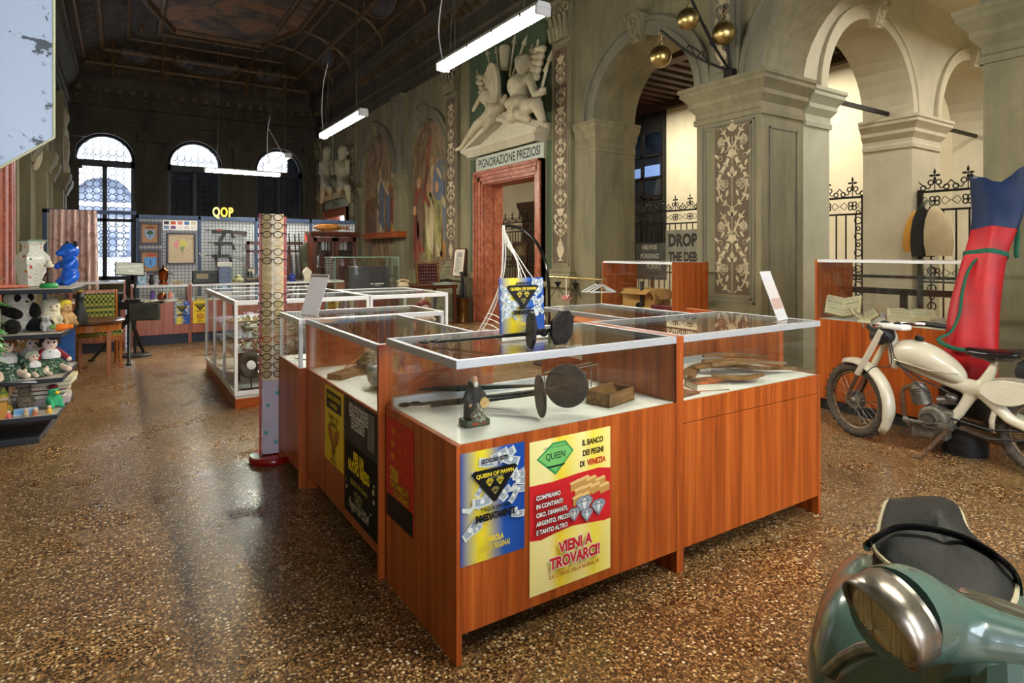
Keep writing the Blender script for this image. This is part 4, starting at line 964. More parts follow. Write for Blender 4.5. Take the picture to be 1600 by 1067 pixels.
poster('poster', 'blue and yellow poster with banknotes and a black gem badge, on the corner counter front', (.965, 1.8085, .33), (1, 0, 0), (0, 0, 1), .262, .385, M_BLUEP, blue_poster_ops(.262, .385))
w, h = .392, .565
M_QP = m_gradx('cream_yellow_print', [(0, (240, 230, 150)), (.22, (244, 234, 170)), (.35, (240, 214, 40)), (.5, (240, 226, 120)), (.62, (244, 234, 160)), (.78, (240, 222, 70)), (1, (240, 230, 150))])
ops = [('poly', [(0, .205), (.05, .197), (.12, .208), (.2, .215), (.28, .207), (.36, .198), (w, .2), (w, .40), (.33, .412), (.22, .41), (.1, .402), (0, .405)], (206, 36, 42)),
       ('poly', [(.03, .497), (.105, .548), (.165, .548), (.205, .503), (.118, .425)], (56, 150, 84)), ('poly', [(.04, .497), (.107, .54), (.162, .54), (.196, .503), (.118, .437)], (120, 196, 110)),
       ('poly', [(.075, .463), (.165, .463), (.155, .455), (.085, .455)], (24, 60, 36)), ('text', 'HOUSE OF DIAMONDS', .118, .527, .012, {'sx': .9}, (20, 70, 50)), ('text', 'QUEEN', .118, .487, .034, {'sx': .82, 'off': .0012}, (16, 46, 34)),
       ('text', 'IL BANCO', .300, .512, .030, {'sx': .78, 'off': .003}, (60, 40, 22)), ('text', 'DEI PEGNI', .302, .472, .030, {'sx': .78, 'off': .003}, (60, 40, 22)),
       ('text', 'DI', .246, .432, .030, {'sx': .78, 'off': .003}, (60, 40, 22)), ('text', 'VENEZIA', .318, .432, .030, {'sx': .78, 'off': .003}, (196, 40, 36))]
for i, (x, y) in enumerate(((.19, .345), (.235, .352), (.27, .345), (.315, .335), (.21, .315), (.25, .318), (.29, .315), (.335, .307), (.20, .288), (.235, .29))):
    ops += [('poly', [(x, y), (x + .05, y + .008), (x + .05, y + .034), (x, y + .026)], (196, 150, 84)), ('poly', [(x, y + .026), (x + .05, y + .034), (x + .04, y + .044), (x - .005, y + .036)], (230, 196, 130))]
for x, y, s in ((.255, .285, .042), (.325, .262, .036), (.265, .245, .03), (.2, .262, .03)):
    ops += [('poly', [(x - s, y + .3 * s), (x - .5 * s, y + .75 * s), (x + .5 * s, y + .75 * s), (x + s, y + .3 * s), (x, y - .9 * s)], (178, 192, 206)), ('poly', [(x - .5 * s, y + .3 * s), (x, y + .7 * s), (x + .5 * s, y + .3 * s), (x, y - .7 * s)], (232, 236, 242))] + gem(x, y, s, (120, 134, 150))
for i, (s_, x) in enumerate((('COMPRIAMO', .022), ('IN CONTANTI', .022), ('ORO, DIAMANTI,', .022), ('ARGENTO, PREZIOSI', .022), ('E TANTO ALTRO', .022))):
    y = .352 - i * .0315
    ops += [('text', s_, x, y, .0235, {'al': 'LEFT', 'sx': .80, 'off': .0056}, K), ('text', s_, x, y, .0235, {'al': 'LEFT', 'sx': .80, 'off': .0012}, W_)]
ops += [('text', 'VIENI A', .205, .135, .056, {'sx': .85, 'off': .011}, W_), ('text', 'VIENI A', .205, .135, .056, {'sx': .85, 'off': .0055}, (198, 30, 36)),
        ('text', 'TROVARCI!', .205, .083, .056, {'sx': .85, 'off': .011}, W_), ('text', 'TROVARCI!', .205, .083, .056, {'sx': .85, 'off': .0055}, (198, 30, 36)),
        ('text', "CA' CORNER DELLA REGINA, VE", .2, .048, .0195, {'sx': .86, 'off': .001}, (166, 84, 30))]
poster('poster', 'cream, yellow and red poster with gold bars and diamonds, reading VIENI A TROVARCI', (1.25, 1.8085, .14), (1, 0, 0), (0, 0, 1), w, h, M_QP, ops)
# posters on the aisle side (they face -X)
w, h = .315, .392
poster('poster', 'narrow yellow poster with a brown trophy drawing, beside the black poster', (.9235, 3.268, .303), (0, -1, 0), (0, 0, 1), w, h, mk('yellow_print', (226, 200, 26), (214, 190, 22), .4, 0, 3),
       [('rect', .03, h - .115, w - .03, h - .02, K), ('text', 'IL BANCO DEI PEGNI', w / 2, h - .06, .032, {'sx': .75, 'off': .0015}, Y_), ('text', 'DI VENEZIA', w / 2, h - .1, .032, {'sx': .75, 'off': .0015}, Y_),
        ('text', 'COMPRO ORO', w / 2, h - .165, .036, {'sx': .8, 'off': .0015}, (90, 70, 10)), ('text', 'DIAMANTI', w / 2, h - .2, .036, {'sx': .8, 'off': .0015}, (90, 70, 10)),
        ('poly', [(.06, .185), (.09, .20), (.13, .17), (.19, .175), (.23, .2), (.26, .185), (.24, .13), (.2, .1), (.18, .075), (.14, .075), (.12, .1), (.08, .13)], (150, 98, 30)), ('rect', .13, .06, .19, .085, (120, 74, 22)), ('poly', [(.13, .17), (.16, .1), (.19, .175)], (196, 150, 50)),
        ('text', 'ARTE', w / 2, .037, .034, {'sx': .8, 'off': .0012}, (90, 70, 10)), ('text', 'PREZIOSI', w / 2, .008, .032, {'sx': .8, 'off': .0012}, (90, 70, 10))])
w, h = .452, .553
rnd = random.Random(5)
ops = [('rect', 0, h * .62, w, h, (44, 44, 46)), ('rect', 0, h * .62, .07, h, (20, 20, 22)), ('rect', .1, h * .74, .3, h * .98, (84, 84, 86)), ('rect', .33, h * .68, .42, h * .97, (120, 120, 118)), ('rect', .12, h * .66, .28, h * .72, (60, 60, 62))]
for k in range(9): ops += [('rect', .02 + k * .05, h * .64, .026 + k * .05, h * .96, (26, 26, 28))]
for k in range(16): ops += [('disc', rnd.uniform(.02, w - .02), rnd.uniform(.06, .26), rnd.uniform(.004, .014), (216, 206, 160) if k % 2 else (120, 96, 40))]
ops += [('text', 'UN GRANDE', .21, h * .865, .07, {'sx': .62, 'off': .018}, W_), ('text', 'UN GRANDE', .21, h * .865, .07, {'sx': .62, 'off': .002}, K), ('text', 'PASSATO', .21, h * .775, .07, {'sx': .62, 'off': .018}, W_), ('text', 'PASSATO', .21, h * .775, .07, {'sx': .62, 'off': .002}, K),
        ('text', 'PER UN', .22, h * .485, .068, {'sx': .62, 'off': .007}, Y_), ('text', 'NUOVO INIZIO', .22, h * .395, .068, {'sx': .62, 'off': .007}, Y_), ('text', 'QUEEN OF PAWN', .22, h * .285, .034, {'sx': .85, 'off': .0005}, (206, 186, 70)),
        ('text', 'Regno dal 2024!', .22, h * .075, .068, {'sx': .62, 'sh': .3}, (232, 226, 200))] + gem(.19, h * .205, .03, (150, 140, 100)) + gem(.25, h * .205, .03, (150, 140, 100)) + gem(.22, h * .155, .03, (150, 140, 100))
poster('poster', 'black poster with a grey street photograph and yellow words PER UN NUOVO INIZIO', (.9235, 2.93, .148), (0, -1, 0), (0, 0, 1), w, h, mk('black_print', (12, 11, 10), None, .6, spec=.2), ops)
w, h = .275, .415
ops = [('rect', 0, 0, w, .095, (24, 18, 18))]
for i, s_ in enumerate(('1000', '2000', '3000', '4000')): ops += [('text', s_, .07, h - .06 - i * .052, .036, {'sx': .62, 'off': .0012}, (226, 160, 40))]
ops += [('text', '5000', .085, .165, .072, {'sx': .62, 'off': .005}, K), ('text', '5000', .085, .165, .072, {'sx': .62, 'off': .002}, (232, 206, 50)), ('text', 'EURO IMMEDIATI', .14, .135, .04, {'sx': .62, 'off': .006}, K), ('text', 'EURO IMMEDIATI', .14, .135, .04, {'sx': .62, 'off': .0015}, (232, 190, 50)), ('text', 'IN CONTANTI', .16, .102, .038, {'sx': .62, 'off': .005}, K), ('text', 'IN CONTANTI', .16, .102, .038, {'sx': .62, 'off': .0015}, (232, 190, 50))]
for (x0, y0, x1, y1) in ((.14, .17, .143, .38), (.24, .17, .243, .38), (.14, .17, .243, .173), (.14, .377, .243, .38)): ops += [('rect', x0, y0, x1, y1, (222, 110, 40))]
for i in range(6): ops += [('disc', .19 + .02 * (-1) ** i, .2 + i * .03, .014, (222, 96, 36)), ('disc', .19 + .02 * (-1) ** i, .2 + i * .03, .009, (196, 22, 22))]
poster('poster', 'red poster with orange figures and a black foot, on the aisle side of the corner', (.9485, 2.435, .293), (0, -1, 0), (0, 0, 1), w, h, mk('red_print', (190, 20, 20), None, .4), ops)
# far posters and the printed panel standing on the counter
w, h = .215, .345
poster('poster', 'small blue and yellow banknote poster on the far counter front', (.685, 10.5475, .295), (1, 0, 0), (0, 0, 1), w, h, M_BLUEP, blue_poster_ops(w, h, 8))
poster('poster', 'small yellow poster with a black gem badge on the far counter', (.945, 10.5475, .295), (1, 0, 0), (0, 0, 1), .2, .345, mk('yellow_print_far', (238, 206, 24), None, .4), logo(.2, .26, .085) + [('poly', [(.06, .06), (.14, .06), (.16, .13), (.1, .16), (.04, .13)], (196, 140, 40)), ('text', 'COMPRO ORO', .1, .18, .03, {'sx': .7, 'off': .001}, K), ('text', 'PREZIOSI', .1, .02, .03, {'sx': .7, 'off': .001}, K)])
t = poster('standing_poster', 'blue and yellow poster propped upright on the glass of the corner counter', (1.312, 2.112, 1.05), (1, -.02, 0), (0, .05, 1), .222, .242, M_BLUEP, blue_poster_ops(.222, .242, 4), thick=.004)
m = MB().box(-.005, -.016, -.045, .228, .0, .05); m.box(-.005, -.016, -.045, .228, -.012, .01); m.build('white_foot', M_WHITE, t) if 0 else MB().box(-.004, -.0145, -.012, .226, -.003, .022).build('white_foot', M_WHITE, t)
q_ = N('white_card'); q_.set(col=lin((240, 240, 242)), rough=.35); tl_ = q_.n('BsdfTranslucent'); tl_.inputs[0].default_value = lin((240, 240, 246)); mx_ = q_.n('MixShader'); mx_.inputs[0].default_value = .5; q_.l(q_.b.outputs[0], mx_.inputs[1]); q_.l(tl_.outputs[0], mx_.inputs[2]); q_.l(mx_.outputs[0], q_.out.inputs[0]); M_CARD = q_.m
def sign_holder(label, o, u, v, w, h, ops, base):
    t = poster('sign_holder', label, o, u, v, w, h, M_CARD, ops, 'sign holder', thick=.003)
    MB().box(0, -.003, -.09, w, 0, .004).build('foot', M_WHITE, t); return t
sign_holder('leaning white card holder with a grey strip on top, beside the spectacle column', (.964, 3.958, 1.006), (.38, -.92, 0), (.31, .125, .94), .172, .265, [('rect', .004, .248, .168, .26, (120, 112, 100))], 0)
sign_holder('slanting narrow card in a holder with a small printed picture, on the boomerang counter', (2.93, 1.92, 1.036), (.97, .24, 0), (-.084, .34, .94), .15, .275, [('rect', .004, .06, .146, .21, (206, 198, 196)), ('rect', .01, .06, .14, .12, (186, 158, 146))], 0)

# ================================================================ ON AND IN THE ISLAND COUNTERS
M_FORGED = mk('forged_iron', (34, 33, 34), (58, 56, 54), .5, .6, 30, bump=.2)
def wafer_iron(label, loc, L, hx, plate, rz, tilt=0, open_=.5, ring=.028, z=0.0):
    """long tongs: two rods with scrolled ends and two plates hinged at the head; local x runs along the rods"""
    t = thing('wafer_iron', label, 'wafer iron', loc, rz)
    for s in (-1, 1):
        m = MB()
        m.tube(spline([(0, s * .028, z), (.1, s * .012, z + .002), (L * .55, s * .012, z + .012), (L, s * .012, z + .03)], 8), [.0055] * 24 + [.008], 8)
        m.at(T(-ring * .8, s * .028, z)); m.torus(ring, .0055, 20, 8); m.at()
        m.build('handle', M_FORGED, t)
        m = MB()
        if plate == 'round': m.at(T(L + .085 * 1, s * open_ * .06 + (0 if s < 0 else .0), z + hx) @ RZ(s * open_) @ RX(PI / 2)); m.lathe([(.0, -.007), (.1, -.007), (.106, -.003), (.106, .003), (.1, .007), (0, .007)], 40)
        else: m.at(T(L + .075, s * open_ * .05, z + hx) @ RZ(s * open_) @ RX(PI / 2)); m.prism([(-.05, -.085), (.045, -.085), (.078, -.045), (.078, .05), (.04, .09), (-.035, .09), (-.075, .04), (-.075, -.04)], -.008, .008)
        m.build('plate', M_FORGED, t, bevel=.003)
    m = MB().ball((L - .005, 0, z + .03), (.02, .024, .02)); m.cyl((L, -.03, z + .03), (L, .03, z + .03), .009); m.build('hinge', M_FORGED, t)
    return t
def iron_pair(label, A, B, pl1, pl2, ring, cat='wafer iron'):
    """A: ring end, B: head end; pl = (centre, u, v, kind, size)"""
    t = thing('wafer_iron', label, cat, tuple(A), group='long handled wafer irons'); A, B = Vector(A), Vector(B); o = A
    d = (B - A); n = Vector((-d.y, d.x, 0)).normalized()
    for s in (-1, 1):
        m = MB(); m.tube([p - o for p in (A + n * .006 * s + d.normalized() * .02, A + d * .5 + n * .007 * s, B + n * .007 * s)], [.005, .0055, .008], 8)
        m.at(Matrix.Translation(d.normalized() * (-.03 if s > 0 else .015) + Vector((0, 0, .004)))); m.torus(ring, .005, 22, 8); m.at()
        m.build('handle', M_FORGED, t)
    m = MB().ball(B - o, (.017, .017, .017)); m.build('hinge', M_FORGED, t)
    for c, u, v, kind, s in (pl1, pl2):
        c = Vector(c); m = MB().at(Matrix.Translation(-o) @ basis(c, u, v))
        if kind == 'round': m.lathe([(.0, -.006), (s * .96, -.006), (s, -.002), (s, .002), (s * .96, .006), (0, .006)], 44)
        else: m.prism([(x * s, y * s) for x, y in ((-.45, -1), (.5, -1), (.95, -.5), (.95, .55), (.45, 1), (-.3, 1), (-.95, .45), (-.95, -.4))], -.007, .007)
        m.build('plate', M_FORGED, t, bevel=.002)
        m = MB().tube([B - o, (B + c) / 2 - o + Vector((0, 0, .004)), c - o], .008, 8); m.build('arm', M_FORGED, t)
    return t
iron_pair('long wafer iron with polygonal plates standing open, lying on top of the corner counter', (1.035, 2.18, 1.043), (1.385, 1.905, 1.087), ((1.318, 1.895, 1.102), (.37, .93, .05), (.05, .0, 1), 'poly', .068), ((1.45, 1.875, 1.105), (.974, .225, 0), (.1, -.1, 1), 'poly', .067), .017)
iron_pair('long wafer iron with big round plates spread open, inside the corner counter', (1.02, 2.34, .762), (1.44, 2.0, .835), ((1.375, 1.915, .838), (.37, .93, .05), (0, .1, 1), 'round', .083), ((1.535, 1.95, .853), (.783, -.631, 0), (.02, .16, 1), 'round', .089), .021)
t = thing('iron_tongs', 'second, thinner pair of iron tongs with pointed tip inside the corner counter, behind the figurine', 'tongs', (1.12, 2.30, .758), group='long handled wafer irons')
MB().tube([(-.02, .02, .0), (.14, -.12, .02), (.38, -.28, .06)], [.012, .007, .008], 8).build('handle', M_FORGED, t); MB().at(T(.01, 0, .004)).torus(.014, .005, 18, 6).build('handle', M_FORGED, t); MB().tube([(-.04, .1, .05), (.1, .02, .052), (.36, -.2, .075)], [.003, .014, .006], 8).build('blade', M_FORGED, t)
# monk figurine
t = thing('monk_figurine', 'small painted figurine of a dark-robed bearded monk on a green base, under glass', 'figurine', (1.125, 2.0, .745))
MB().prism([(-.052, -.038), (.052, -.038), (.056, .0), (.045, .038), (-.045, .038), (-.056, 0)], 0, .026).build('base', mk('figurine_green', (44, 58, 44), (70, 76, 56), .6, 0, 40), t, bevel=.006)
m = MB(); m.box(-.032, -.0395, .008, .032, -.037, .02); m.build('name_plate', mk('figurine_red', (150, 40, 30), (100, 90, 60), .6, 0, 90), t)
m = MB(); m.limb((0, .0, .03), (0, 0, .13), .034, .028); m.limb((-.02, .005, .03), (-.012, .005, .11), .02, .024); m.limb((-.018, 0, .135), (-.038, -.006, .10), .014, .013); m.limb((-.038, -.006, .10), (-.03, -.022, .085), .012, .01); m.limb((.018, 0, .135), (.04, -.008, .105), .014, .013); m.limb((.04, -.008, .105), (.026, -.026, .09), .012, .01); m.ball((0, .008, .155), (.02, .02, .02))
m.build('robe', mk('monk_robe', (30, 24, 22), (52, 42, 36), .6, 0, 30), t, remesh=.004)
m = MB(); m.ball((0, -.006, .170), (.013, .014, .017)); m.ball((-.03, -.026, .082), .008, 8, 6); m.ball((.024, -.03, .09), .008, 8, 6); m.ball((0, -.02, .168), (.003, .004, .004), 6, 4); m.build('skin', mk('monk_skin', (186, 140, 106), None, .6), t, remesh=.003)
m = MB(); m.ball((0, -.016, .156), (.01, .008, .013)); m.build('beard', mk('monk_beard', (206, 200, 186), None, .7), t)
m = MB(); m.limb((.012, -.024, .03), (.004, -.022, .075), .026, .018); m.ball((-.012, -.028, .04), (.018, .014, .02)); m.build('drapery', mk('monk_pattern', (150, 156, 140), (96, 72, 56), .6, 0, 90, f=(.45, .52)), t, remesh=.004)
m = MB().at(T(.026, -.034, .088) @ RX(PI / 2)); m.disc(0, 0, .02, 20, 0, .006); m.build('medallion', mk('monk_gold', (196, 150, 70), (220, 200, 150), .5, 0, 120), t)
# wooden box and small things
t = thing('wooden_box', 'small old wooden box with an open lid, behind the round iron plates', 'box', (1.80, 1.98, .745), .25)
m = MB()
for a in ((-.1, -.06, 0, .1, .06, .008), (-.1, -.06, 0, .1, -.052, .06), (-.1, .052, 0, .1, .06, .06), (-.1, -.06, 0, -.092, .06, .06), (.092, -.06, 0, .1, .06, .06)): m.box(*a)
m.build('body', M_OLD, t, bevel=.001)
m = MB().at(T(0, .06, .06) @ RX(.9)); m.box(-.1, -.1, 0, .1, 0, .006); m.build('lid', M_OLD, t)
t = thing('wire_stand', 'thin wire rack standing behind the wooden box in the corner counter', 'rack', (1.78, 2.2, .745)); m = MB()
for y in (0, .05): m.tube([(-.14, y, 0), (-.14, y, .10), (.14, y, .12), (.14, y, 0)], .003, 6)
m.build('wire', M_STEEL, t)
# boomerangs
BOOM = [((2.45, 2.10, .753), (2.92, 2.32, .758), .05, -.03), ((2.52, 2.02, .765), (2.78, 1.90, .765), -.05, .035), ((2.60, 2.2, .775), (2.88, 1.93, .78), .06, .03), ((2.72, 2.24, .79), (3.02, 1.98, .79), .05, .028), ((2.86, 2.22, .765), (3.08, 1.90, .765), -.06, .03), ((2.42, 2.04, .752), (2.68, 1.93, .752), .03, .02), ((2.62, 2.1, .80), (2.98, 1.90, .802), .05, .025), ((2.80, 2.30, .80), (3.07, 2.08, .80), .07, .028)]
BL_ = ['dark carved boomerang lying lowest, nearest the books', 'short pale boomerang at the near edge of the carved pile', 'long boomerang with a knobbed end, middle of the carved pile', 'broad boomerang lying crosswise on the pile of carvings', 'bent boomerang at the glass end of the counter', 'thin pointed throwing stick beside the paperback', 'slender boomerang on top of the carved pile', 'strongly bent boomerang at the back of the pile']
for (a, b, bend, wd), lb in zip(BOOM, BL_):
    a, b = Vector(a), Vector(b); d = b - a; n = Vector((-d.y, d.x, 0)).normalized()
    P = spline([(0, 0, 0), d * .3 + n * bend * .8, d * .6 + n * bend, d], 7); wd = abs(wd) * 1.35
    m = MB(); rs = []
    for i, p in enumerate(P):
        q = i / (len(P) - 1); t_ = (P[min(i + 1, len(P) - 1)] - P[max(i - 1, 0)]).normalized(); s = Vector((-t_.y, t_.x, 0)); ww = wd * (.35 + .65 * math.sin(PI * min(q * 1.15 + .05, 1)) ** .6) * (.5 if q in (0, 1) else 1)
        rs.append([p + s * ww + Vector((0, 0, 0)), p + s * ww * .4 + Vector((0, 0, .013)), p - s * ww * .4 + Vector((0, 0, .013)), p - s * ww, p + Vector((0, 0, -.004))])
    m.rings(rs); tag(m.build('boomerang', M_OLD, loc=tuple(a)), lb + ', under glass', 'boomerang', 'carved boomerangs under glass')
def book(name, label, loc, rz, w, d, h, cover, ops=None, group=None, rx=0):
    t = thing(name, label, 'book', loc, rz, group)
    MB().box(.003, .004, .003, w - .003, d - .003, h - .003).build('pages', M_PAPER, t)
    MB().box(0, 0, 0, w, d, .003).box(0, 0, h - .003, w, d, h).box(0, d - .003, 0, w, d, h).build('cover', cover, t)
    return t
book('paperback', 'thick paperback with orange and dark cover beside the boomerangs', (2.27, 1.90, .745), -.35, .17, .12, .035, mk('orange_cover', (210, 104, 30), (40, 34, 30), .4, 0, 12))
book('booklet', 'small picture booklet lying flat, closest to the counter divider', (2.10, 1.85, .745), .1, .15, .10, .008, mk('brown_cover', (150, 84, 40), (70, 44, 30), .4, 0, 20))
book('white_card_pad', 'pale yellow paper pad under the paperback side of the carvings', (2.16, 1.99, .745), .2, .14, .1, .02, mk('pale_cover', (226, 220, 180), (206, 186, 90), .5, 0, 9))
# case with plank, bundle, plastic bag
t = tag(MB().at(RZ(.65)).box(-.13, -.05, 0, .13, .05, .03).build('wooden_plank', M_OLD, bevel=.003, loc=(1.07, 3.32, .712)), 'short rough brown plank in the aisle counter', 'plank')
m = MB()
for k in range(26):
    a = random.uniform(0, 6.28); r = random.uniform(.03, .09); m.tube(spline([(r * math.cos(a), r * math.sin(a), .01 + random.random() * .08), (random.uniform(-.09, .09), random.uniform(-.09, .09), random.uniform(.02, .13)), (-r * math.cos(a + .6), -r * math.sin(a + .6), .01 + random.random() * .08)], 5), random.uniform(.004, .012), 6)
tag(m.build('tangled_bundle', mk('bundle_mix', (72, 62, 44), (150, 128, 86), .7, 0, 30), loc=(1.22, 3.38, .715)), 'tangled dark bundle of twine and metal bits in the aisle counter', 'bundle')
t = tag(MB().tube(spline([(-.10, -.02, .0), (-.07, .0, .05), (.0, .02, .08), (.05, .03, .15)], 8), .005, 8).build('coloured_cord', mk('cord_yellow_red', (206, 160, 60), (150, 50, 40), .5, 0, 60), loc=(1.12, 3.30, .718)), 'yellow and red cord curling up from the bundle', 'cord')
m = MB(); m.ball((0, 0, .045), (.10, .13, .045), 16, 10); m.ball((.03, -.06, .06), (.06, .06, .04)); m.ball((-.03, .06, .07), (.06, .07, .04)); m.ball((.02, .02, .1), (.05, .06, .03))
tag(m.build('plastic_wrapped_parcel', mk('crinkled_plastic', (120, 124, 122), (190, 194, 192), .15, .2, 22, bump=.6), remesh=.012, loc=(1.14, 2.92, .712)), 'parcel wrapped in shiny crinkled plastic in the aisle counter', 'parcel')
t = thing('spectacle_chain', 'thin black cord lying on the white deck of the corner post counter', 'cord', (.95, 3.95, .714)); MB().tube(spline([(0, .1, 0), (.02, .0, .003), (.1, -.05, 0), (.2, -.08, .003)], 6), .003, 6).build('cord', M_BLACK, t)

# ================================================================ SPECTACLE COLUMN
t = thing('spectacle_column', 'tall cream spectacle display column with red edges on a round red base', 'display column', (.862, 4.30, 0), -.20)
MB().lathe([(0, 0), (.14, 0), (.148, .012), (.148, .03), (.14, .042), (.05, .05), (0, .05)], 40).build('base', mk('red_plastic', (150, 16, 16), None, .22), t)
MB().box(-.065, -.055, .055, .07, .06, .55).build('lower_panel', mk('lilac_panel', (196, 186, 200), (182, 172, 190), .4, 0, 4), t, bevel=.004)
m = MB(); 
for (x, z) in ((-.03, .38), (.03, .46), (.05, .30), (-.04, .2), (.02, .13), (.05, .5)): m.at(T(x, -.0555, z) @ RX(PI / 2)); m.disc(0, 0, .013, 12, 0, .001)
m.at(); m.build('printed_spot', mk('teal_spot', (70, 160, 160), None, .5), t)
m = MB(); m.prism([(-.07, .06), (-.07, -.05)] + [(.07 * math.sin(a), -.05 - .025 * math.cos(a)) for a in [(-1.2 + 2.4 * i / 8) for i in range(9)]] + [(.07, -.05), (.07, .06)], .55, 1.655); m.build('bracket_body', mk('cream_display', (226, 202, 158), (214, 190, 144), .4, 0, 3), t)
m = MB().box(-.006, -.082, .555, .006, -.07, 1.65); m.build('centre_spine', mk('pale_spine', (232, 224, 206), None, .4), t)
MB().box(-.082, -.05, .05, -.07, .065, 1.655).box(.07, -.05, .05, .088, .065, 1.64).build('red_edge', mk('red_edge', (176, 20, 18), (140, 16, 16), .3, 0, 8), t)
root_col = t
ORD = 'first second third fourth fifth sixth seventh eighth ninth tenth eleventh twelfth thirteenth fourteenth fifteenth sixteenth seventeenth eighteenth nineteenth'.split()
FRM = [('black', (24, 22, 22)), ('dark brown', (52, 34, 24)), ('thin gold', (150, 116, 60)), ('black', (20, 20, 24)), ('clear', (186, 176, 150)), ('red', (160, 40, 26)), ('dark blue', (30, 34, 66))]
SEQ = [0, 1, 0, 4, 1, 3, 4, 4, 2, 1, 0, 0, 1, 2, 5, 0, 3, 1, 6]
FMAT = [mk('frame_' + n.replace(' ', '_'), c, None, .25) for n, c in FRM]; M_LENS = glass('lens', (.93, .93, .90), .25)
for i in range(19):
    z = 1.632 - i * .0575; q = SEQ[i]
    t = thing('eyeglasses', '%s pair of eyeglasses from the top of the display column, %s frame' % (ORD[i], FRM[q][0]), 'eyeglasses', (.862, 4.30, z), -.20, 'eyeglasses on the spectacle column')
    m = MB(); th = .0028 if q not in (2, 4) else .0018
    for s in (-1, 1): m.at(T(s * .034, -.105, 0) @ RZ(s * .12) @ RX(PI / 2)); m.torus(1, th, 24, 6, sx=.027, sy=.0205); 
    m.v = [Vector(p) for p in m.v]
    m = MB()
    for s in (-1, 1):
        P = [(s * .034 + .027 * math.cos(a), -.105 + .06 * abs(s * .034 + .027 * math.cos(a)) , .0205 * math.sin(a) * (1 if math.sin(a) > 0 else 1.1)) for a in [2 * PI * k / 24 for k in range(24)]]
        m.tube(P, th, 6, True)
        m.tube([(s * .06, -.101, .008), (s * .071, -.098, .009), (s * .076, -.09, .008)], th * 1.2, 6)
    m.tube([(-.008, -.105, .006), (0, -.108, .009), (.008, -.105, .006)], th, 6); m.build('rim', FMAT[q], t)
    for s in (-1, 1):
        MB().tube([(s * .076, -.092, .008), (s * .0905, -.04, .008), (s * .0905, .03, .006), (s * .088, .05, -.012)], th * 1.1, 6).build('temple', FMAT[q], t)
        m = MB().at(T(s * .034, -.103, 0) @ RZ(s * .06) @ RX(PI / 2)); m.disc(0, 0, .026, 20, -.0005, .0005, .02); m.build('lens', M_LENS, t)
# ================================================================ FAR DISPLAY WALL
GY = 12.2
def grid_panel(label, x0, x1, z0=.62, z1=2.03):
    t = thing('grid_panel', label, 'display panel', (x0, GY, 0), 0, 'pegboard grid panels')
    w = x1 - x0
    MB().box(0, .03, z0, w, .045, z1).build('backing_board', mk('white_board', (222, 226, 226), None, .6), t)
    m = MB(); k = 0
    x = .05
    while x < w - .03: m.box(x - .004, .006, z0, x + .004, .014, z1 - .05); x += .058
    z = z0 + .03
    while z < z1 - .05: m.box(.03, .002, z - .004, w - .03, .008, z + .004); z += .058
    m.build('wire_grid', mk('grid_grey', (96, 104, 116), None, .5), t)
    m = MB().box(0, -.02, 0, .045, .03, z1 + .02).box(0, -.02, z1 - .05, w, .03, z1 + .02); m.build('steel_frame', M_BLUEF, t, bevel=.003)
    return t
grid_panel('white wire grid panel with the two crest pictures and the framed map', .22, 1.175)
grid_panel('white wire grid panel carrying three toy-like black rifles', 1.175, 2.13)
grid_panel('white wire grid panel behind the row of upright rifles', 2.13, 3.14)
grid_panel('white wire grid panel above the glazed bookcase', 3.14, 4.06)
t = thing('curtain_stand', 'blue steel frame with top rail holding the pinkish curtain', 'frame', (-1.05, GY, 0))
MB().box(0, -.02, 0, .06, .03, 2.10).build('post', M_BLUEF, t); MB().box(0, -.02, 2.04, 1.28, .03, 2.10).build('top_rail', M_BLUEF, t)
# curtain
m = MB(); n = 60
P = [(-.95 + .62 * i / n, 12.14 + .022 * math.sin(i * .75) + .012 * math.sin(i * .37)) for i in range(n + 1)]
vs = []; fs = []
for j in range(7):
    z = 2.09 - j * .23; k = 1 + .08 * j / 6
    for i, (x, y) in enumerate(P): vs += [((x + .64) * k - .64, 12.12 + (y - 12.12) * (1 + .1 * j), z)]
for j in range(6):
    for i in range(n): a = j * (n + 1) + i; fs.append((a, a + 1, a + n + 2, a + n + 1))
m.add(vs, fs); cu = m.build('curtain', m_clouds('pinkish_cloth', [(.3, (216, 186, 180)), (.5, (226, 200, 194)), (.62, (186, 150, 146)), (.75, (232, 210, 204))], 3.2, 1.2), ang=80); s = cu.modifiers.new('s', 'SOLIDIFY'); s.thickness = .006
tag(cu, 'faded pinkish curtain hanging from the blue steel frame before the far window', 'curtain')
def framed(label, x0, x1, z0, z1, y, ops, paper, cat='picture', fw=.045, fmat=None, name='framed_picture', group=None):
    w, h = x1 - x0, z1 - z0
    t = poster(name, label, (x0, y, z0), (1, 0, 0), (0, 0, 1), w, h, paper, ops, cat, group, .012)
    m = MB()
    for a in ((0, 0, w, fw), (0, h - fw, w, h), (0, fw, fw, h - fw), (w - fw, fw, w, h - fw)): m.box(a[0], a[1], 0, a[2], a[3], .03)
    m.build('frame', fmat or mk('purple_black_frame', (40, 32, 46), (60, 48, 62), .4, 0, 20), t, bevel=.004)
    return t
TAN = mk('tan_ground', (176, 138, 100), (160, 122, 88), .7, 0, 8)
cw, ch = .33, .41
crown = lambda cx, y, s, c: [('poly', [(cx - s, y + .35 * s), (cx - .8 * s, y), (cx + .8 * s, y), (cx + s, y + .35 * s), (cx + .5 * s, y + .2 * s), (cx + .25 * s, y + .5 * s), (cx, y + .2 * s), (cx - .25 * s, y + .5 * s), (cx - .5 * s, y + .2 * s)], c), ('rect', cx - .8 * s, y - .12 * s, cx + .8 * s, y, (170, 50, 44))]
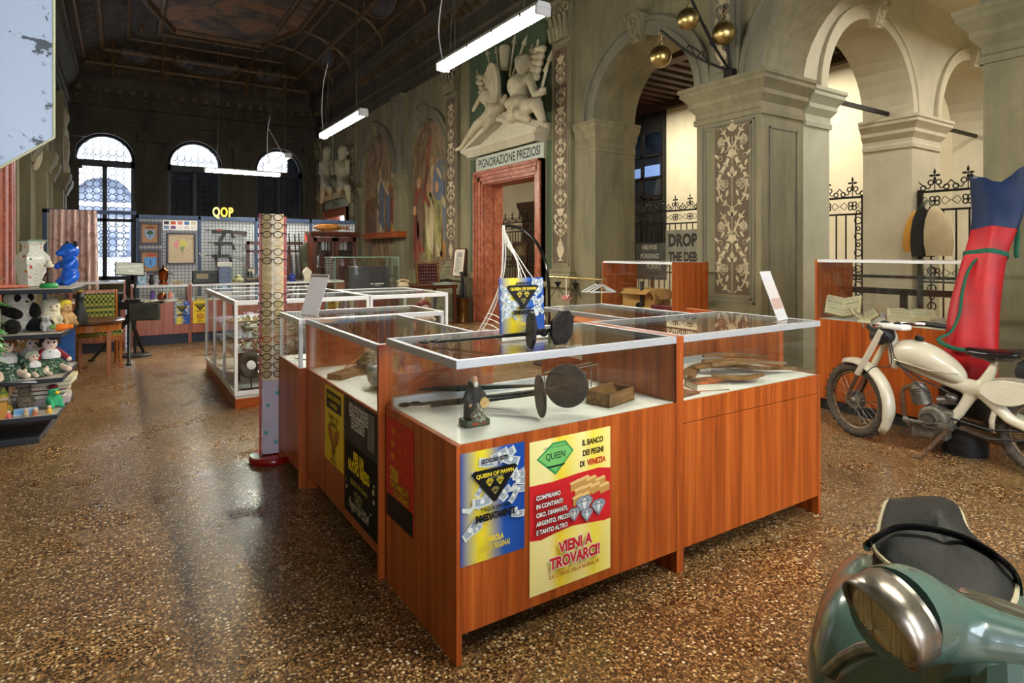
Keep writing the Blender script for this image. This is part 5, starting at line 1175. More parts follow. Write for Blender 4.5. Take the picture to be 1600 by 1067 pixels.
ops = crown(.165, .30, .085, (96, 64, 30)) + [('poly', [(.09, .27), (.24, .27), (.235, .16), (.165, .09), (.095, .16)], (132, 160, 196)), ('disc', .145, .215, .03, (50, 84, 50)), ('disc', .185, .215, .03, (50, 84, 50)), ('disc', .165, .23, .03, (50, 84, 50)), ('rect', .158, .13, .172, .19, (84, 60, 36))]
framed('framed crest with a green tree under a crown, the higher of two', .265, .597, 1.52, 1.93, 12.19, ops, TAN)
ops = crown(.165, .31, .085, (190, 80, 60)) + [('poly', [(.07, .28), (.26, .28), (.255, .15), (.165, .09), (.075, .15)], (92, 150, 214)), ('rect', .155, .15, .175, .24, (60, 90, 150))]
framed('framed crest with a plain blue shield under a red crown, the lower of two', .270, .597, 1.03, 1.45, 12.19, ops, TAN)
w, h = .45, .545
ops = [('poly', [(.10, .36), (.20, .46), (.22, .30), (.13, .27)], (206, 140, 140)), ('poly', [(.2, .46), (.3, .40), (.33, .32), (.24, .22), (.18, .28)], (196, 190, 110)), ('poly', [(.2, .30), (.28, .32), (.24, .18)], (140, 150, 120)), ('text', 'Venezia', .36, .44, .05, {'sx': .8, 'sh': .3}, (90, 70, 50))]
for k in range(34):
    a, b = random.Random(k).uniform(.05, .38), random.Random(k + 99).uniform(.06, .26); ops.append(('rect', a, b, a + .035, b + .003, (110, 90, 70)))
framed('large framed parchment map with a coloured tip, beside the crest pictures', .683, 1.13, 1.19, 1.74, 12.19, ops, mk('parchment', (198, 180, 150), (186, 166, 134), .5, 0, 5), fw=.022)
ops = []
for k, (c1, c2) in enumerate((((60, 60, 66), (110, 140, 180)), ((214, 90, 50), (120, 70, 130)), ((220, 130, 120), (226, 226, 222)), ((50, 110, 170), (200, 200, 196)), ((190, 180, 150), (206, 206, 196)))):
    ops += [('rect', .02 + k * .105, .10, .095 + k * .105, .155, c1), ('rect', .02 + k * .105, .02, .095 + k * .105, .075, c2)]
poster('card_sign', 'white sign with a row of small coloured payment card marks, above the map', (.62, 12.193, 1.79), (1, 0, 0), (0, 0, 1), .54, .175, M_WHITE, ops, 'sign')
# letters on top
for ch_, x, c in (('Q', 1.405, (226, 206, 130)), ('O', 1.535, (248, 202, 60)), ('P', 1.67, (250, 210, 84))):
    m = MB().at(T(x, GY - .02, 2.052) @ RX(PI / 2)); m.text(ch_, 0, 0, .245, .62, .006, 0, 'LEFT', 0, .02)
    if ch_ == 'P' or ch_ == 'O': m.box(.0, 0, -.02, .001, .001, .02)
    tag(m.build('marquee_letter', glow('letter_' + ch_, c, .42)), {'Q': 'paler unlit-looking yellow letter Q on top of the grid wall', 'O': 'lit yellow letter O on top of the grid wall', 'P': 'lit yellow letter P on top of the grid wall'}[ch_], 'letter', 'illuminated letters')
# guns on the grid
M_GUN = mk('gun_metal', (26, 28, 24), (42, 42, 38), .45, .4, 30); M_GSTOCK = mk('dark_stock', (52, 36, 26), (40, 28, 20), .5, 0, 12)
def gun(label, x, z, L, kind):
    t = thing('toy_rifle', label, 'rifle', (x, 12.16, z), 0, 'rifles hung on the grid panel'); m = MB()
    m.box(.16 * L, -.015, -.02, .62 * L, .015, .035); m.cyl((0, 0, .015), (.22 * L, 0, .015), .007, 8); m.box(.06 * L, -.006, .015, .075 * L, .006, .05); m.box(.28 * L, -.018, -.03, .40 * L, .018, .01); m.build('receiver', M_GUN, t, bevel=.004)
    m = MB()
    if kind == 0: m.at(T(.46 * L, 0, -.02) @ RY(.45)); m.box(-.03, -.012, -.16, .025, .012, 0)
    elif kind == 1: m.at(T(.30 * L, 0, -.02)); m.box(-.015, -.012, -.22, .02, .012, 0)
    else: m.at(T(.28 * L, 0, -.02) @ RY(-.1)); m.box(-.015, -.012, -.17, .02, .012, 0)
    m.build('magazine', M_GUN, t, bevel=.004)
    m = MB().at(T(.62 * L, 0, -.01) @ RY(-.35)); m.box(-.02, -.012, -.11, .02, .012, 0); m.build('grip', M_GUN, t, bevel=.005)
    m = MB()
    if kind == 0: m.at(RX(PI / 2)); m.prism([(.6 * L, .02), (.62 * L, -.02), (.98 * L, -.075), (.99 * L, .015)], -.014, .014); m.build('stock', M_GSTOCK, t, bevel=.005)
    else:
        m.tube([(.6 * L, 0, .015), (.97 * L, 0, -.02)], .006, 6); m.tube([(.6 * L, 0, -.01), (.95 * L, 0, -.07)], .006, 6); m.tube([(.97 * L, 0, .0), (.96 * L, 0, -.08)], .006, 6); m.build('stock', M_GUN, t)
    if kind == 0: MB().box(.25 * L, -.02, .012, .38 * L, .0, .042).build('red_tape', mk('red_tape', (150, 40, 50), None, .5), t)
    if kind == 2: MB().tube(spline([(.22 * L, -.01, 0), (.30 * L, -.03, -.22), (.45 * L, -.03, -.26), (.58 * L, -.02, -.15), (.66 * L, -.01, 0)], 6), .006, 6).build('sling', M_GSTOCK, t)
gun('assault-style rifle with solid stock and red tape, highest of the three on the grid', 1.284, 1.775, .71, 0)
gun('black rifle with a straight long magazine, middle of the three on the grid', 1.325, 1.555, .66, 1)
gun('black rifle with a brown sling, lowest of the three on the grid', 1.285, 1.325, .65, 2)
t = thing('horseshoe_ring', 'small pale crescent ring hung on the grid beside the lowest rifle', 'ornament', (1.235, 12.15, 1.39)); MB().at(RX(PI / 2)).torus(.045, .008, 16, 6, PI, 2 * PI).build('ring', M_PAPER, t)
# empty wooden frame and rifle rack
t = thing('wooden_gun_rack', 'brown wooden rack frame holding upright rifles behind the far counter', 'rack', (1.95, 11.95, .62))
MB().box(0, 0, 0, .05, .04, .98).build('post', M_DARKWOOD, t); MB().box(.72, 0, 0, .76, .04, .9).build('post', M_DARKWOOD, t)
MB().box(0, 0, .92, 1.0, .03, .98).build('rail', M_DARKWOOD, t); MB().box(0, 0, .78, 1.0, .03, .82).build('rail', M_DARKWOOD, t); MB().box(.1, 0, .26, 1.0, .04, .32).build('rail', M_DARKWOOD, t)
for k, (x, h, lb) in enumerate(((2.66, 1.70, 'slim upright rifle closest to the column, shortest in the rack'), (2.765, 1.785, 'upright rifle with dark barrel, tallest of the rack'), (2.865, 1.77, 'upright rifle third from the column in the rack'), (2.945, 1.79, 'upright shotgun-like rifle beside the orange strap'))):
    t = thing('long_rifle', lb, 'rifle', (x, 11.92, .60), 0, 'upright rifles in the rack')
    m = MB().at(RY(-.07)); m.cyl((0, 0, .45), (0, 0, h - .62), .012, 8); m.build('barrel', M_GUN, t)
    m = MB().at(RY(-.07)); m.rings([[(x_ * s, y_ * s, z_) for x_, y_ in ((-1, -.5), (1, -.5), (1, .5), (-1, .5))] for s, z_ in ((.045, .05), (.04, .3), (.022, .42), (.024, .75))]); m.build('stock', M_GSTOCK, t, bevel=.006)
t = thing('camouflage_bag', 'dark green camouflage bag with orange bits hanging beside the bookcase', 'bag', (2.98, 11.85, .98))
m = MB(); m.ball((0, 0, .32), (.1, .08, .3), 12, 10); m.ball((.02, -.02, .12), (.12, .08, .16)); m.ball((-.05, -.01, .45), (.07, .06, .12)); m.build('body', mk('camouflage', (34, 42, 26), (62, 58, 40), .9, 0, 14), t, remesh=.02)
m = MB(); m.box(-.03, -.1, .62, -.005, -.06, .78); m.box(-.07, -.1, .02, -.03, -.08, .10); m.box(.09, -.1, .1, .12, -.08, .18); m.build('orange_strap', mk('orange_strap', (222, 70, 40), None, .6), t)
# bookcase
t = thing('bookcase', 'dark wooden two-door glazed bookcase with a dried fish on top', 'bookcase', (3.0, 11.45, 0))
w, d, h = .84, .38, 1.79
m = MB().box(0, 0, 0, .03, d, h - .1).box(w - .03, 0, 0, w, d, h - .1).box(0, d - .02, 0, w, d, h - .1).box(0, .02, 0, w, d, .08)
for z in (.75, 1.1, 1.42): m.box(.03, .05, z, w - .03, d - .02, z + .02)
m.build('carcass', M_DARKWOOD, t, bevel=.003)
m = MB(); m.sweep([(0, d), (0, 0), (w, 0), (w, d)], [(0, h - .1), (.02, h - .1), (.05, h - .04), (.05, h), (0, h)][::1]); m.box(0, 0, h - .06, w, d, h); m.build('cornice', M_DARKWOOD, t)
for s, (a, b) in enumerate(((.02, w / 2 - .005), (w / 2 + .005, w - .02))):
    m = MB().box(a, -.02, .1, a + .06, .0, h - .11).box(b - .06, -.02, .1, b, .0, h - .11).box(a, -.02, h - .19, b, 0, h - .11).box(a, -.02, .1, b, 0, .2)
    dr = m.build('door', M_DARKWOOD, t, bevel=.004)
    MB().box(a + .06, -.012, .2, b - .06, -.008, h - .19).build('pane', M_GLASS, dr, flat=True)
rnd = random.Random(11); n_ = 0
def row_of_books(x0, x1, z, y, lbl, hh=.2):
    x = x0; k = 0
    while x < x1 and k < 9:
        bw = rnd.uniform(.018, .032); bh = rnd.uniform(hh * .75, hh)
        c = rnd.choice([(200, 196, 186), (170, 176, 184), (96, 100, 110), (60, 62, 70), (140, 126, 104), (216, 214, 206)])
        o = MB().box(0, 0, 0, bw, .14, bh).build('book', mk('spine_%d_%d_%d' % c, c, None, .6), bevel=.002, loc=(x, y, z)); tag(o, '%s book in the bookcase, %s' % (ORD[k], lbl), 'book', 'books in the bookcase'); x += bw + .002; k += 1
row_of_books(3.17, 3.36, 1.442, 11.55, 'counted from the outer end of its first glazed door')
row_of_books(3.47, 3.68, 1.442, 11.55, 'counted from the middle post behind its second door')
t = thing('dried_fish', 'golden brown dried fish lying on the bookcase', 'fish', (3.05, 11.55, 1.795))
m = MB(); m.rings([[(x, r * .6 * math.cos(a), .075 + r * math.sin(a)) for a in [2 * PI * k / 14 for k in range(14)]] for x, r in ((.0, .012), (.06, .045), (.16, .066), (.3, .07), (.42, .055), (.52, .03), (.58, .018))]); m.build('body', mk('fish_skin', (158, 104, 44), (110, 66, 26), .3, 0, 18), t, ang=80)
m = MB().at(RX(PI / 2)); m.prism([(.56, .07), (.68, .13), (.66, .075), (.69, .03), (.56, .06)], -.006, .006); m.prism([(.3, .13), (.42, .165), (.46, .11)], -.004, .004); m.build('fin', mk('fish_fin', (120, 76, 34), None, .5), t)
m = MB(); m.ball((.04, -.03, .09), .012); m.build('eye', M_BLACKG, t); MB().box(.1, -.05, 0, .45, .05, .01).build('stand', M_OLD, t)
# things on the far counters
CT_ = .902
t = thing('samovar', 'round copper samovar with a domed lid on the far counter', 'samovar', (.56, 10.8, CT_))
MB().lathe([(0, 0), (.07, 0), (.07, .02), (.045, .04), (.06, .07), (.066, .1), (.064, .19), (.07, .2), (.075, .205), (.02, .25), (.012, .27), (.018, .285), (0, .295)], 24).build('body', M_COPPER, t)
m = MB().tube([(.06, 0, .16), (.11, 0, .17), (.12, 0, .14)], .008, 6); m.tube([(-.06, 0, .16), (-.11, 0, .17), (-.12, 0, .14)], .008, 6); m.build('handle', M_COPPER, t); MB().cyl((0, -.06, .06), (0, -.12, .05), .01, 8).build('tap', M_BRASS, t)
t = tag(MB().lathe([(0, 0), (.03, 0), (.04, .05), (.02, .1), (.03, .14), (.028, .15), (0, .15)], 14).build('dark_jar', M_BLACK, loc=(.40, 10.85, CT_)), 'dark jar standing beside the copper samovar', 'jar')
t = tag(MB().at(RX(-.2)).box(-.05, 0, 0, .06, .015, .2).build('blue_booklet', mk('blue_print', (50, 140, 190), (226, 230, 226), .5, 0, 18), loc=(.27, 10.75, CT_)), 'blue and white booklet leaning upright behind the pole sign', 'booklet')
t = tag(MB().box(0, 0, 0, .14, .05, .05).build('small_figure_box', mk('cream_small', (206, 190, 150), (150, 110, 70), .6, 0, 50), loc=(.68, 10.8, CT_)), 'small cream carved box beside the samovar', 'box')
t = thing('sewing_machine_box', 'dark green electrical apparatus with coloured panel on the far counter', 'apparatus', (.97, 10.85, CT_))
MB().box(0, 0, 0, .36, .18, .20).build('case', mk('green_case', (48, 60, 50), (36, 44, 40), .5, 0, 9), t, bevel=.01); MB().box(.05, -.006, .07, .22, 0, .15).build('panel', mk('warm_panel', (180, 140, 110), (110, 120, 90), .5, 0, 30), t); MB().cyl((.28, 0, .12), (.28, -.03, .12), .03, 12).cyl((.33, 0, .12), (.33, -.03, .12), .02, 12).build('dial', M_BLACK, t)
m = MB(); t = thing('small_locker', 'small blue-grey steel locker of two doors with a clear tub on top', 'locker', (1.335, 10.8, .80))
MB().box(0, 0, 0, .19, .16, .36).build('body', mk('locker_blue', (84, 96, 118), None, .45, .2), t, bevel=.004)
for z in (.015, .19): d_ = MB().box(.015, -.006, z, .175, 0, z + .16).build('door', mk('locker_door', (96, 108, 132), None, .45, .2), t, bevel=.003); MB().box(.14, -.012, z + .06, .15, -.006, z + .09).build('handle', M_BLACK, d_)
t = tag(MB().box(0, 0, 0, .21, .15, .075).build('plastic_tub', mk('pale_tub', (204, 204, 190), None, .3), bevel=.006, loc=(1.32, 10.81, 1.163)), 'pale plastic tub standing on the small locker', 'tub')
t = thing('glass_cloche', 'rounded glass jar with yellowish contents in front of the grid wall', 'jar', (1.63, 10.8, CT_))
MB().lathe([(.1, 0), (.105, .02), (.105, .22), (.08, .27), (.0, .29)], 24, False).build('glass', M_GLASSG, t); MB().lathe([(0, .005), (.09, .005), (.09, .05), (.05, .07), (.04, .12), (0, .13)], 16).build('filling', mk('filling', (196, 186, 120), (120, 116, 100), .6, 0, 40), t); MB().at(T(0, 0, .27) @ RX(PI / 2)).torus(.095, .006, 20, 6, 0, PI, 1, .4).build('gilt_rim', M_BRASS, t)
t = framed('small framed photograph standing behind the flat black box', 1.79, 1.92, 1.02, 1.13, 10.95, [], M_PAPER, fw=.012, name='photo_frame')
t = thing('black_case', 'flat black patterned case lying on the far counter', 'case', (1.76, 10.8, CT_)); MB().box(0, 0, 0, .28, .16, .08).build('body', mk('black_pattern', (30, 28, 32), (60, 56, 60), .4, 0, 60), t, bevel=.006); MB().box(-.003, -.003, .05, .283, .163, .056).build('seam', M_BRASS, t)
for x, lb in ((1.80, 'dark spray can on the flat black case'), (1.84, 'second dark can standing on the flat black case')): tag(MB().lathe([(0, 0), (.016, 0), (.016, .08), (.01, .1), (0, .1)], 12).build('small_can', M_BLACK, loc=(x, 10.85, .983)), lb, 'can')
t = tag(MB().box(0, 0, 0, .07, .05, .04).build('trinket_box', mk('bluegrey_box', (110, 130, 150), None, .4), loc=(1.90, 10.84, .983)), 'small blue-grey trinket box on the flat black case', 'box')
t = tag(MB().lathe([(0, 0), (.055, .01), (.075, .05), (.072, .10), (.05, .13), (0, .14)], 20).build('cream_round_box', mk('cream_skin', (214, 184, 156), (200, 166, 136), .5, 0, 5), loc=(1.98, 10.68, CT_)), 'rounded cream pot at the counter end beside the spectacle column', 'pot')
def bust(label, x, h, w, mat, chain=None):
    t = thing('jewellery_bust', label, 'jewellery bust', (x, 10.72, CT_), 0, 'jewellery busts'); s = h
    MB().box(-w * .4, -.04, 0, w * .4, .04, .025).build('foot', mat, t, bevel=.004)
    m = MB().at(T(0, 0, .02) @ RX(PI / 2 - .12)); m.prism([(-w * .3, 0), (w * .3, 0), (w * .36, s * .3), (w * .5, s * .62), (w * .34, s * .8), (w * .2, s * .86), (w * .17, s), (-w * .17, s), (-w * .2, s * .86), (-w * .34, s * .8), (-w * .5, s * .62), (-w * .36, s * .3)], -.02, .02); m.build('torso', mat, t, bevel=.012, seg=3)
    if chain: m = MB().tube(spline([(-w * .2, -.055, s * .85), (-w * .08, -.052, s * .55), (0, -.05, s * .42), (w * .08, -.052, s * .55), (w * .2, -.055, s * .85)], 5), .004, 6); m.build('chain', chain, t)
bust('white jewellery bust standing on the far counter', 2.72, .21, .17, M_PAPER); bust('small blue velvet jewellery bust with a silver chain', 2.47, .12, .12, mk('blue_velvet', (24, 56, 150), (16, 40, 120), .8, 0, 40), M_CHROME)
# stacked silver and linen in the glazed part of the far counters
t = thing('folded_linen', 'row of folded pale linen inside the counter below the samovar', 'linen', (.18, 10.62, .647))
m = MB()
for k in range(7): m.at(T(.05 + k * .095, .05, 0) @ RZ(.25 * (-1) ** k)); m.box(-.05, -.04, 0, .05, .05, .015 + .008 * (k % 3))
m.build('cloths', M_PAPER, t, bevel=.004)
t = tag(MB().lathe([(0, 0), (.05, 0), (.065, .06), (.05, .10), (.03, .12), (0, .12)], 16).build('copper_pot', M_COPPER, loc=(.55, 10.95, .647)), 'round copper pot inside the counter below the samovar', 'pot')
t = tag(MB().lathe([(0, 0), (.03, 0), (.032, .1), (.015, .13), (0, .13)], 14).build('orange_bottle', mk('orange_bottle', (226, 110, 30), None, .3), loc=(.66, 10.95, .647)), 'orange bottle beside the copper pot in the far counter', 'bottle')
t = tag(MB().lathe([(0, 0), (.03, 0), (.032, .12), (.015, .16), (0, .16)], 14).build('purple_bottle', mk('purple_bottle', (96, 70, 150), None, .3), loc=(.42, 10.95, .647)), 'purple bottle beside the copper pot in the far counter', 'bottle')
rnd = random.Random(2); tray = ['yellow', 'dark', 'grey', 'green']
for k in range(4):
    t = tag(MB().box(0, 0, 0, .2, .2, .03).build('jewellery_box', mk('tray_' + tray[k], ((196, 170, 80), (60, 56, 50), (150, 150, 150), (76, 96, 70))[k], None, .5), bevel=.004, loc=(1.0 + k * .27, 10.66, .648)), '%s jewellery tray inside the counter below the hung guns' % tray[k], 'tray')
# pairs of shoes
SHO = [('worn brown leather shoe', (104, 62, 36)), ('worn brown leather shoe', (96, 56, 34)), ('dark brown laced shoe', (58, 34, 24)), ('dark brown laced shoe', (52, 30, 22)), ('greyish laced ankle boot', (110, 100, 92)), ('greyish laced ankle boot', (98, 90, 84))]
for k in range(6):
    x = -.36 + k * .062 + (k // 2) * .05
    t = thing('shoe', SHO[k][0] + (', outer one of its pair' if k % 2 == 0 else ', inner one of its pair') + ' in the glazed counter behind the chair', 'shoe', (x, 10.42, .692), 0, 'shoes in the counter')
    mt = mk('leather_%d' % k, SHO[k][1], None, .4)
    m = MB(); m.rings([[(xx * ww, y, zz) for xx, zz in ((-1, .012), (1, .012), (.95, hh * .6 + .012), (.5, hh + .012), (-.5, hh + .012), (-.95, hh * .6 + .012))] for y, ww, hh in ((-.12, .012, .02), (-.1, .026, .03), (-.05, .032, .045), (.02, .026, .075), (.06, .027, .085), (.1, .024, .085))]); m.build('upper', mt, t, ang=70)
    MB().box(-.03, -.115, 0, .03, .10, .012).build('sole', M_BLACK, t, bevel=.005); m = MB(); [m.tube([(-.015, -.04 + q * .018, .06 + q * .008), (.015, -.03 + q * .018, .06 + q * .008)], .002, 5) for q in range(4)]; m.build('laces', M_PAPER, t)
# ================================================================ GLASS CASE WITH THE BLACK BOX, WALL SIDE
t = thing('glass_case', 'greenish all-glass display case enclosing the big black box', 'display case', (2.66, 8.9, .0)); w, d = 1.0, .55
MB().box(0, 0, 0, w, d, .80).build('table', M_DARKWOOD, t)
for a in ((0, 0, w, .006), (0, d - .006, w, d), (0, .006, .006, d - .006), (w - .006, .006, w, d - .006)): MB().box(a[0], a[1], .80, a[2], a[3], 1.32).build('pane', M_GLASSG, t, flat=True)
MB().box(0, 0, 1.32, w, d, 1.326).build('pane', M_GLASSG, t, flat=True)
m = MB()
for a in (((0, 0, .8), (0, 0, 1.326)), ((w, 0, .8), (w, 0, 1.326)), ((0, 0, 1.323), (w, 0, 1.323)), ((w, d, .8), (w, d, 1.326)), ((w, 0, 1.323), (w, d, 1.323)), ((0, d, 1.323), (w, d, 1.323)), ((0, 0, 1.323), (0, d, 1.323))): m.tube(list(a), .004, 4)
m.build('glass_edges', mk('green_glass_edge', (120, 166, 146), None, .2), t)
t = thing('black_box', 'big matt black box with a small white inscription, in the glass case', 'box', (3.0, 9.05, .80))
MB().box(0, 0, 0, .56, .28, .38).build('body', mk('slate_black', (44, 46, 54), None, .5), t, bevel=.006); m = MB()
for x in (.03, .2, .36, .52): m.box(x, -.008, .355, x + .03, 0, .375)
m.build('clasp', M_CHROME, t)
m = MB().at(basis((.37, -.0015, .10), (1, 0, 0), (0, 0, 1))); [m.box(-.11 + k * .017, 0, 0, -.11 + k * .017 + (.012 if k % 3 else .009), .015 + .003 * (k % 2), .0008) for k in range(13) if k != 3]; [m.box(-.04 + k * .012, -.022, 0, -.032 + k * .012, -.014, .0008) for k in range(7)]; m.build('inscription', M_WHITE, t, flat=True)
# table along the fresco wall
t = thing('side_table', 'long dark table against the painted wall, carrying the coin tray', 'table', (4.75, 10.6, 0)); MB().box(-.5, -.1, .70, .80, .9, .76).build('top', M_DARKWOOD, t)
for a in ((-.45, -.05), (.75, -.05), (-.45, .85), (.75, .85)): MB().box(a[0] - .03, a[1] - .03, 0, a[0] + .03, a[1] + .03, .7).build('leg', M_DARKWOOD, t)
t = thing('coin_tray', 'dark red velvet coin tray in a wooden frame leaning upright', 'tray', (4.70, 10.55, .762)); w, h = .48, .44
m = MB().at(RX(-.12)); m.box(0, 0, 0, w, .02, h); m.build('velvet', mk('wine_velvet', (70, 18, 22), (48, 12, 16), .9, 0, 30), t)
m = MB().at(RX(-.12))
for a in ((0, 0, w, .03), (0, h - .03, w, h), (0, .03, .03, h - .03), (w - .05, .03, w, h - .03)): m.box(a[0], -.02, a[1], a[2], .025, a[3])
m.build('frame', M_OLD, t)
m = MB(); rnd = random.Random(4)
for i in range(7):
    for j in range(6): m.at(RX(-.12) @ T(.07 + i * .055, -.003, .07 + j * .062) @ RX(PI / 2)); m.disc(0, 0, rnd.uniform(.008, .014), 8, 0, .004)
m.at(); o = m.build('coins', mk('silver_coins', (190, 176, 160), (150, 110, 80), .4, .5, 50), t); o['kind'] = 'stuff'
t = thing('old_telephone', 'cream coloured old telephone on the dark side table', 'telephone', (4.42, 10.55, .762)); MB().rings([[(-.1, -.08, 0), (.1, -.08, 0), (.1, .08, 0), (-.1, .08, 0)], [(-.07, -.04, .08), (.07, -.04, .08), (.07, .05, .08), (-.07, .05, .08)]]).build('body', mk('cream_phone', (206, 186, 150), None, .4), t, bevel=.01); m = MB().tube(spline([(-.1, 0, .09), (-.05, 0, .12), (.05, 0, .12), (.1, 0, .09)], 5), .014, 8); m.ball((-.1, 0, .095), (.025, .03, .025)); m.ball((.1, 0, .095), (.025, .03, .025)); m.build('handset', mk('cream_phone_set', (196, 172, 134), None, .4), t)
m = MB(); m.ball((0, 0, .04), (.16, .12, .05)); m.ball((.12, .03, .05), (.12, .1, .06)); tag(m.build('black_cap_pile', M_BLACK, remesh=.02, loc=(5.38, 10.85, .762)), 'soft black cloth bundle on the side table below the framed print', 'cloth')
t = tag(MB().box(-.2, -.12, 0, .2, .12, .05).build('grey_green_book', mk('greygreen', (150, 158, 146), None, .6), bevel=.008, loc=(5.22, 10.6, .762)), 'grey-green flat box on the side table before the black cloth', 'box')
# framed print standing on the dado
t = poster('framed_print', 'tall red-framed print with fine drawing leaning against the wall by the doorway', (5.95, 11.50, .88), (0.12, -1, 0), (.12, .0, 1), .42, .60, mk('print_paper', (226, 218, 198), None, .6), [('rect', .08, .06, .34, .54, (206, 200, 184)), ('rect', .13, .42, .29, .51, (150, 146, 138))] + [('rect', .1 + .03 * (k % 7), .1 + .012 * k, .104 + .03 * (k % 7), .2 + .012 * k, (90, 86, 80)) for k in range(24)] + [('rect', .1, .08 + .02 * k, .3 - .02 * (k % 5), .083 + .02 * k, (120, 114, 106)) for k in range(16)], 'picture', None, .012)
m = MB()
for a in ((0, 0, .42, .02), (0, .58, .42, .6), (0, .02, .02, .58), (.4, .02, .42, .58)): m.box(a[0], a[1], 0, a[2], a[3], .025)
m.build('frame', mk('red_brown_frame', (110, 40, 24), None, .4), t)
struct(MB().box(5.80, 8.36 + 2.4, .82, 6.1, 12.2, .88).box(5.86, 10.8, 0, 6.1, 12.2, .82).build('trim_33', M_STUCCO))
# wall shelf under the fresco
t = thing('wall_shelf', 'red-brown wooden shelf board fixed below the painted arches', 'shelf', (6.1, 15.6, 1.78)); MB().box(-.28, -1.28, 0, 0, 1.28, .12).build('board', M_WOODX, t, bevel=.01); MB().box(-.30, -1.30, .12, 0, 1.30, .15).build('cornice', M_WOODX, t, bevel=.008)
# umbrella stand
t = thing('umbrella_stand', 'dark brass umbrella stand beside the doorway', 'umbrella stand', (5.72, 10.62, 0)); MB().lathe([(.13, 0), (.14, .02), (.12, .1), (.14, .46), (.15, .5), (.13, .5), (.11, .05)], 20, False).build('body', mk('bronze_bucket', (110, 74, 26), (70, 44, 16), .3, .7, 8), t)
for k, lb in enumerate(('black umbrella with a crook handle pointing to the framed print', 'black umbrella with crook handle at the middle of the stand', 'black umbrella with crook handle, second from the doorway', 'black umbrella with a crook handle pointing to the doorway')):
    a = -1.2 + k * .8; dx, dy = .04 * math.cos(k * 1.7), -.11 + .075 * k
    t = thing('umbrella', lb, 'umbrella', (5.72 + dx, 10.62 - dy, .03), 0, 'umbrellas in the stand')
    m = MB().at(RX(.06 * (1.5 - k))); m.lathe([(.006, 0), (.02, .2), (.035, .5), (.04, .66), (.012, .76)], 10); m.build('canopy', M_BLACK, t)
    m = MB().at(RX(.06 * (1.5 - k))); s = 1 if k > 1 else -1; m.tube([(0, 0, .7), (0, 0, .92)] + [(0, s * .05 * -1 + s * .05 * math.cos(q), .92 + .05 * math.sin(q)) for q in [PI * i / 8 for i in range(9)]], .011, 8); m.build('handle', M_BLACKG, t)

# ================================================================ TABLE, CHAIR, TRIPOD, POLE SIGN
t = thing('occasional_table', 'small round-topped brown wooden table in front of the green chair', 'table', (-.30, 8.30, 0)); MB().lathe([(0, .60), (.33, .60), (.35, .615), (.35, .63), (.34, .64), (0, .64)], 40).build('top', M_DARKWOOD, t); MB().lathe([(.30, .52), (.31, .52), (.31, .60), (.30, .60)], 36).build('apron', M_HONEY, t)
for k in range(4):
    a = PI / 4 + k * PI / 2; m = MB().at(T(.27 * math.cos(a), .27 * math.sin(a), 0)); m.rings([[(x * s, y * s, z) for x, y in ((-1, -1), (1, -1), (1, 1), (-1, 1))] for s, z in ((.013, 0), (.02, .3), (.026, .6))]); m.build('leg', M_HONEY, t, bevel=.003)
def m_weave():
    q = N('green_diamond_weave'); v = q.coord((30, 30, 30), rot=(0, 0, .785)); c = q.n('TexChecker'); c.inputs['Scale'].default_value = 1.0; q.l(v, c.inputs[0]); c.inputs[1].default_value = lin((150, 146, 60)); c.inputs[2].default_value = lin((50, 64, 28))
    return q.set(col=c.outputs[0], rough=.85)
MW = m_weave()
t = thing('dining_chair', 'wooden chair with green diamond-pattern seat and back, behind the small table', 'chair', (-.22, 8.85, 0), PI + .12)
MB().box(-.22, -.21, .40, .22, .21, .47).build('seat', MW, t, bevel=.02, seg=3); MB().box(-.225, -.215, .34, .225, .215, .405).build('seat_frame', M_HONEY, t, bevel=.006)
for x in (-.2, .2):
    m = MB(); m.rings([[(x + a * s, .19 + b * s, z) for a, b in ((-1, -1), (1, -1), (1, 1), (-1, 1))] for s, z in ((.014, .02), (.02, .38))]); m.ball((x, .19, .02), .02, 10, 6); m.build('leg', M_HONEY, t, bevel=.003)
    m = MB().tube([(x, -.23, .0), (x, -.2, .40), (x, -.26, .92)], [.018, .022, .018], 4); m.build('leg', M_HONEY, t)
m = MB().at(T(0, -.245, .72) @ RX(.1)); m.box(-.19, -.02, -.17, .19, .03, .17); m.build('backrest', MW, t, bevel=.02, seg=3)
m = MB().at(T(0, -.25, .72) @ RX(.1)); m.box(-.22, -.015, .16, .22, .02, .21).box(-.22, -.015, -.21, .22, .02, -.17); m.build('back_rail', M_HONEY, t, bevel=.004)
MB().tube([(-.2, .19, .16), (-.2, -.2, .16)], .01, 6).build('stretcher', M_HONEY, t); MB().tube([(.2, .19, .16), (.2, -.2, .16)], .01, 6).build('stretcher', M_HONEY, t)
# mounted weapon on tripod
MG = mk('olive_black', (24, 26, 22), (44, 46, 36), .5, .3, 14)
t = thing('tripod_machine_gun', 'dark machine gun on a tripod standing before the pinkish counter', 'machine gun', (.10, 9.25, 0), -.35)
for a, L in ((-1.25, .52), (1.5, .42), (3.3, .42)):
    e = Vector((L * math.cos(a), L * math.sin(a), .02)); m = MB().tube([(0, 0, .55), e], [.03, .018], 8); m.ball(e + Vector((0, 0, .005)), (.04, .03, .018)); m.build('leg', MG, t)
m = MB(); m.ball((0, 0, .56), (.05, .05, .06)); m.cyl((0, 0, .55), (0, 0, .68), .03, 10); m.build('mount', MG, t)
m = MB(); m.box(-.22, -.04, .66, .16, .04, .76); m.cyl((.16, 0, .72), (.40, 0, .75), .02, 10); m.box(-.05, -.03, .76, .12, .03, .79); m.box(-.3, -.02, .68, -.22, .02, .75); m.build('gun_body', MG, t, bevel=.01)
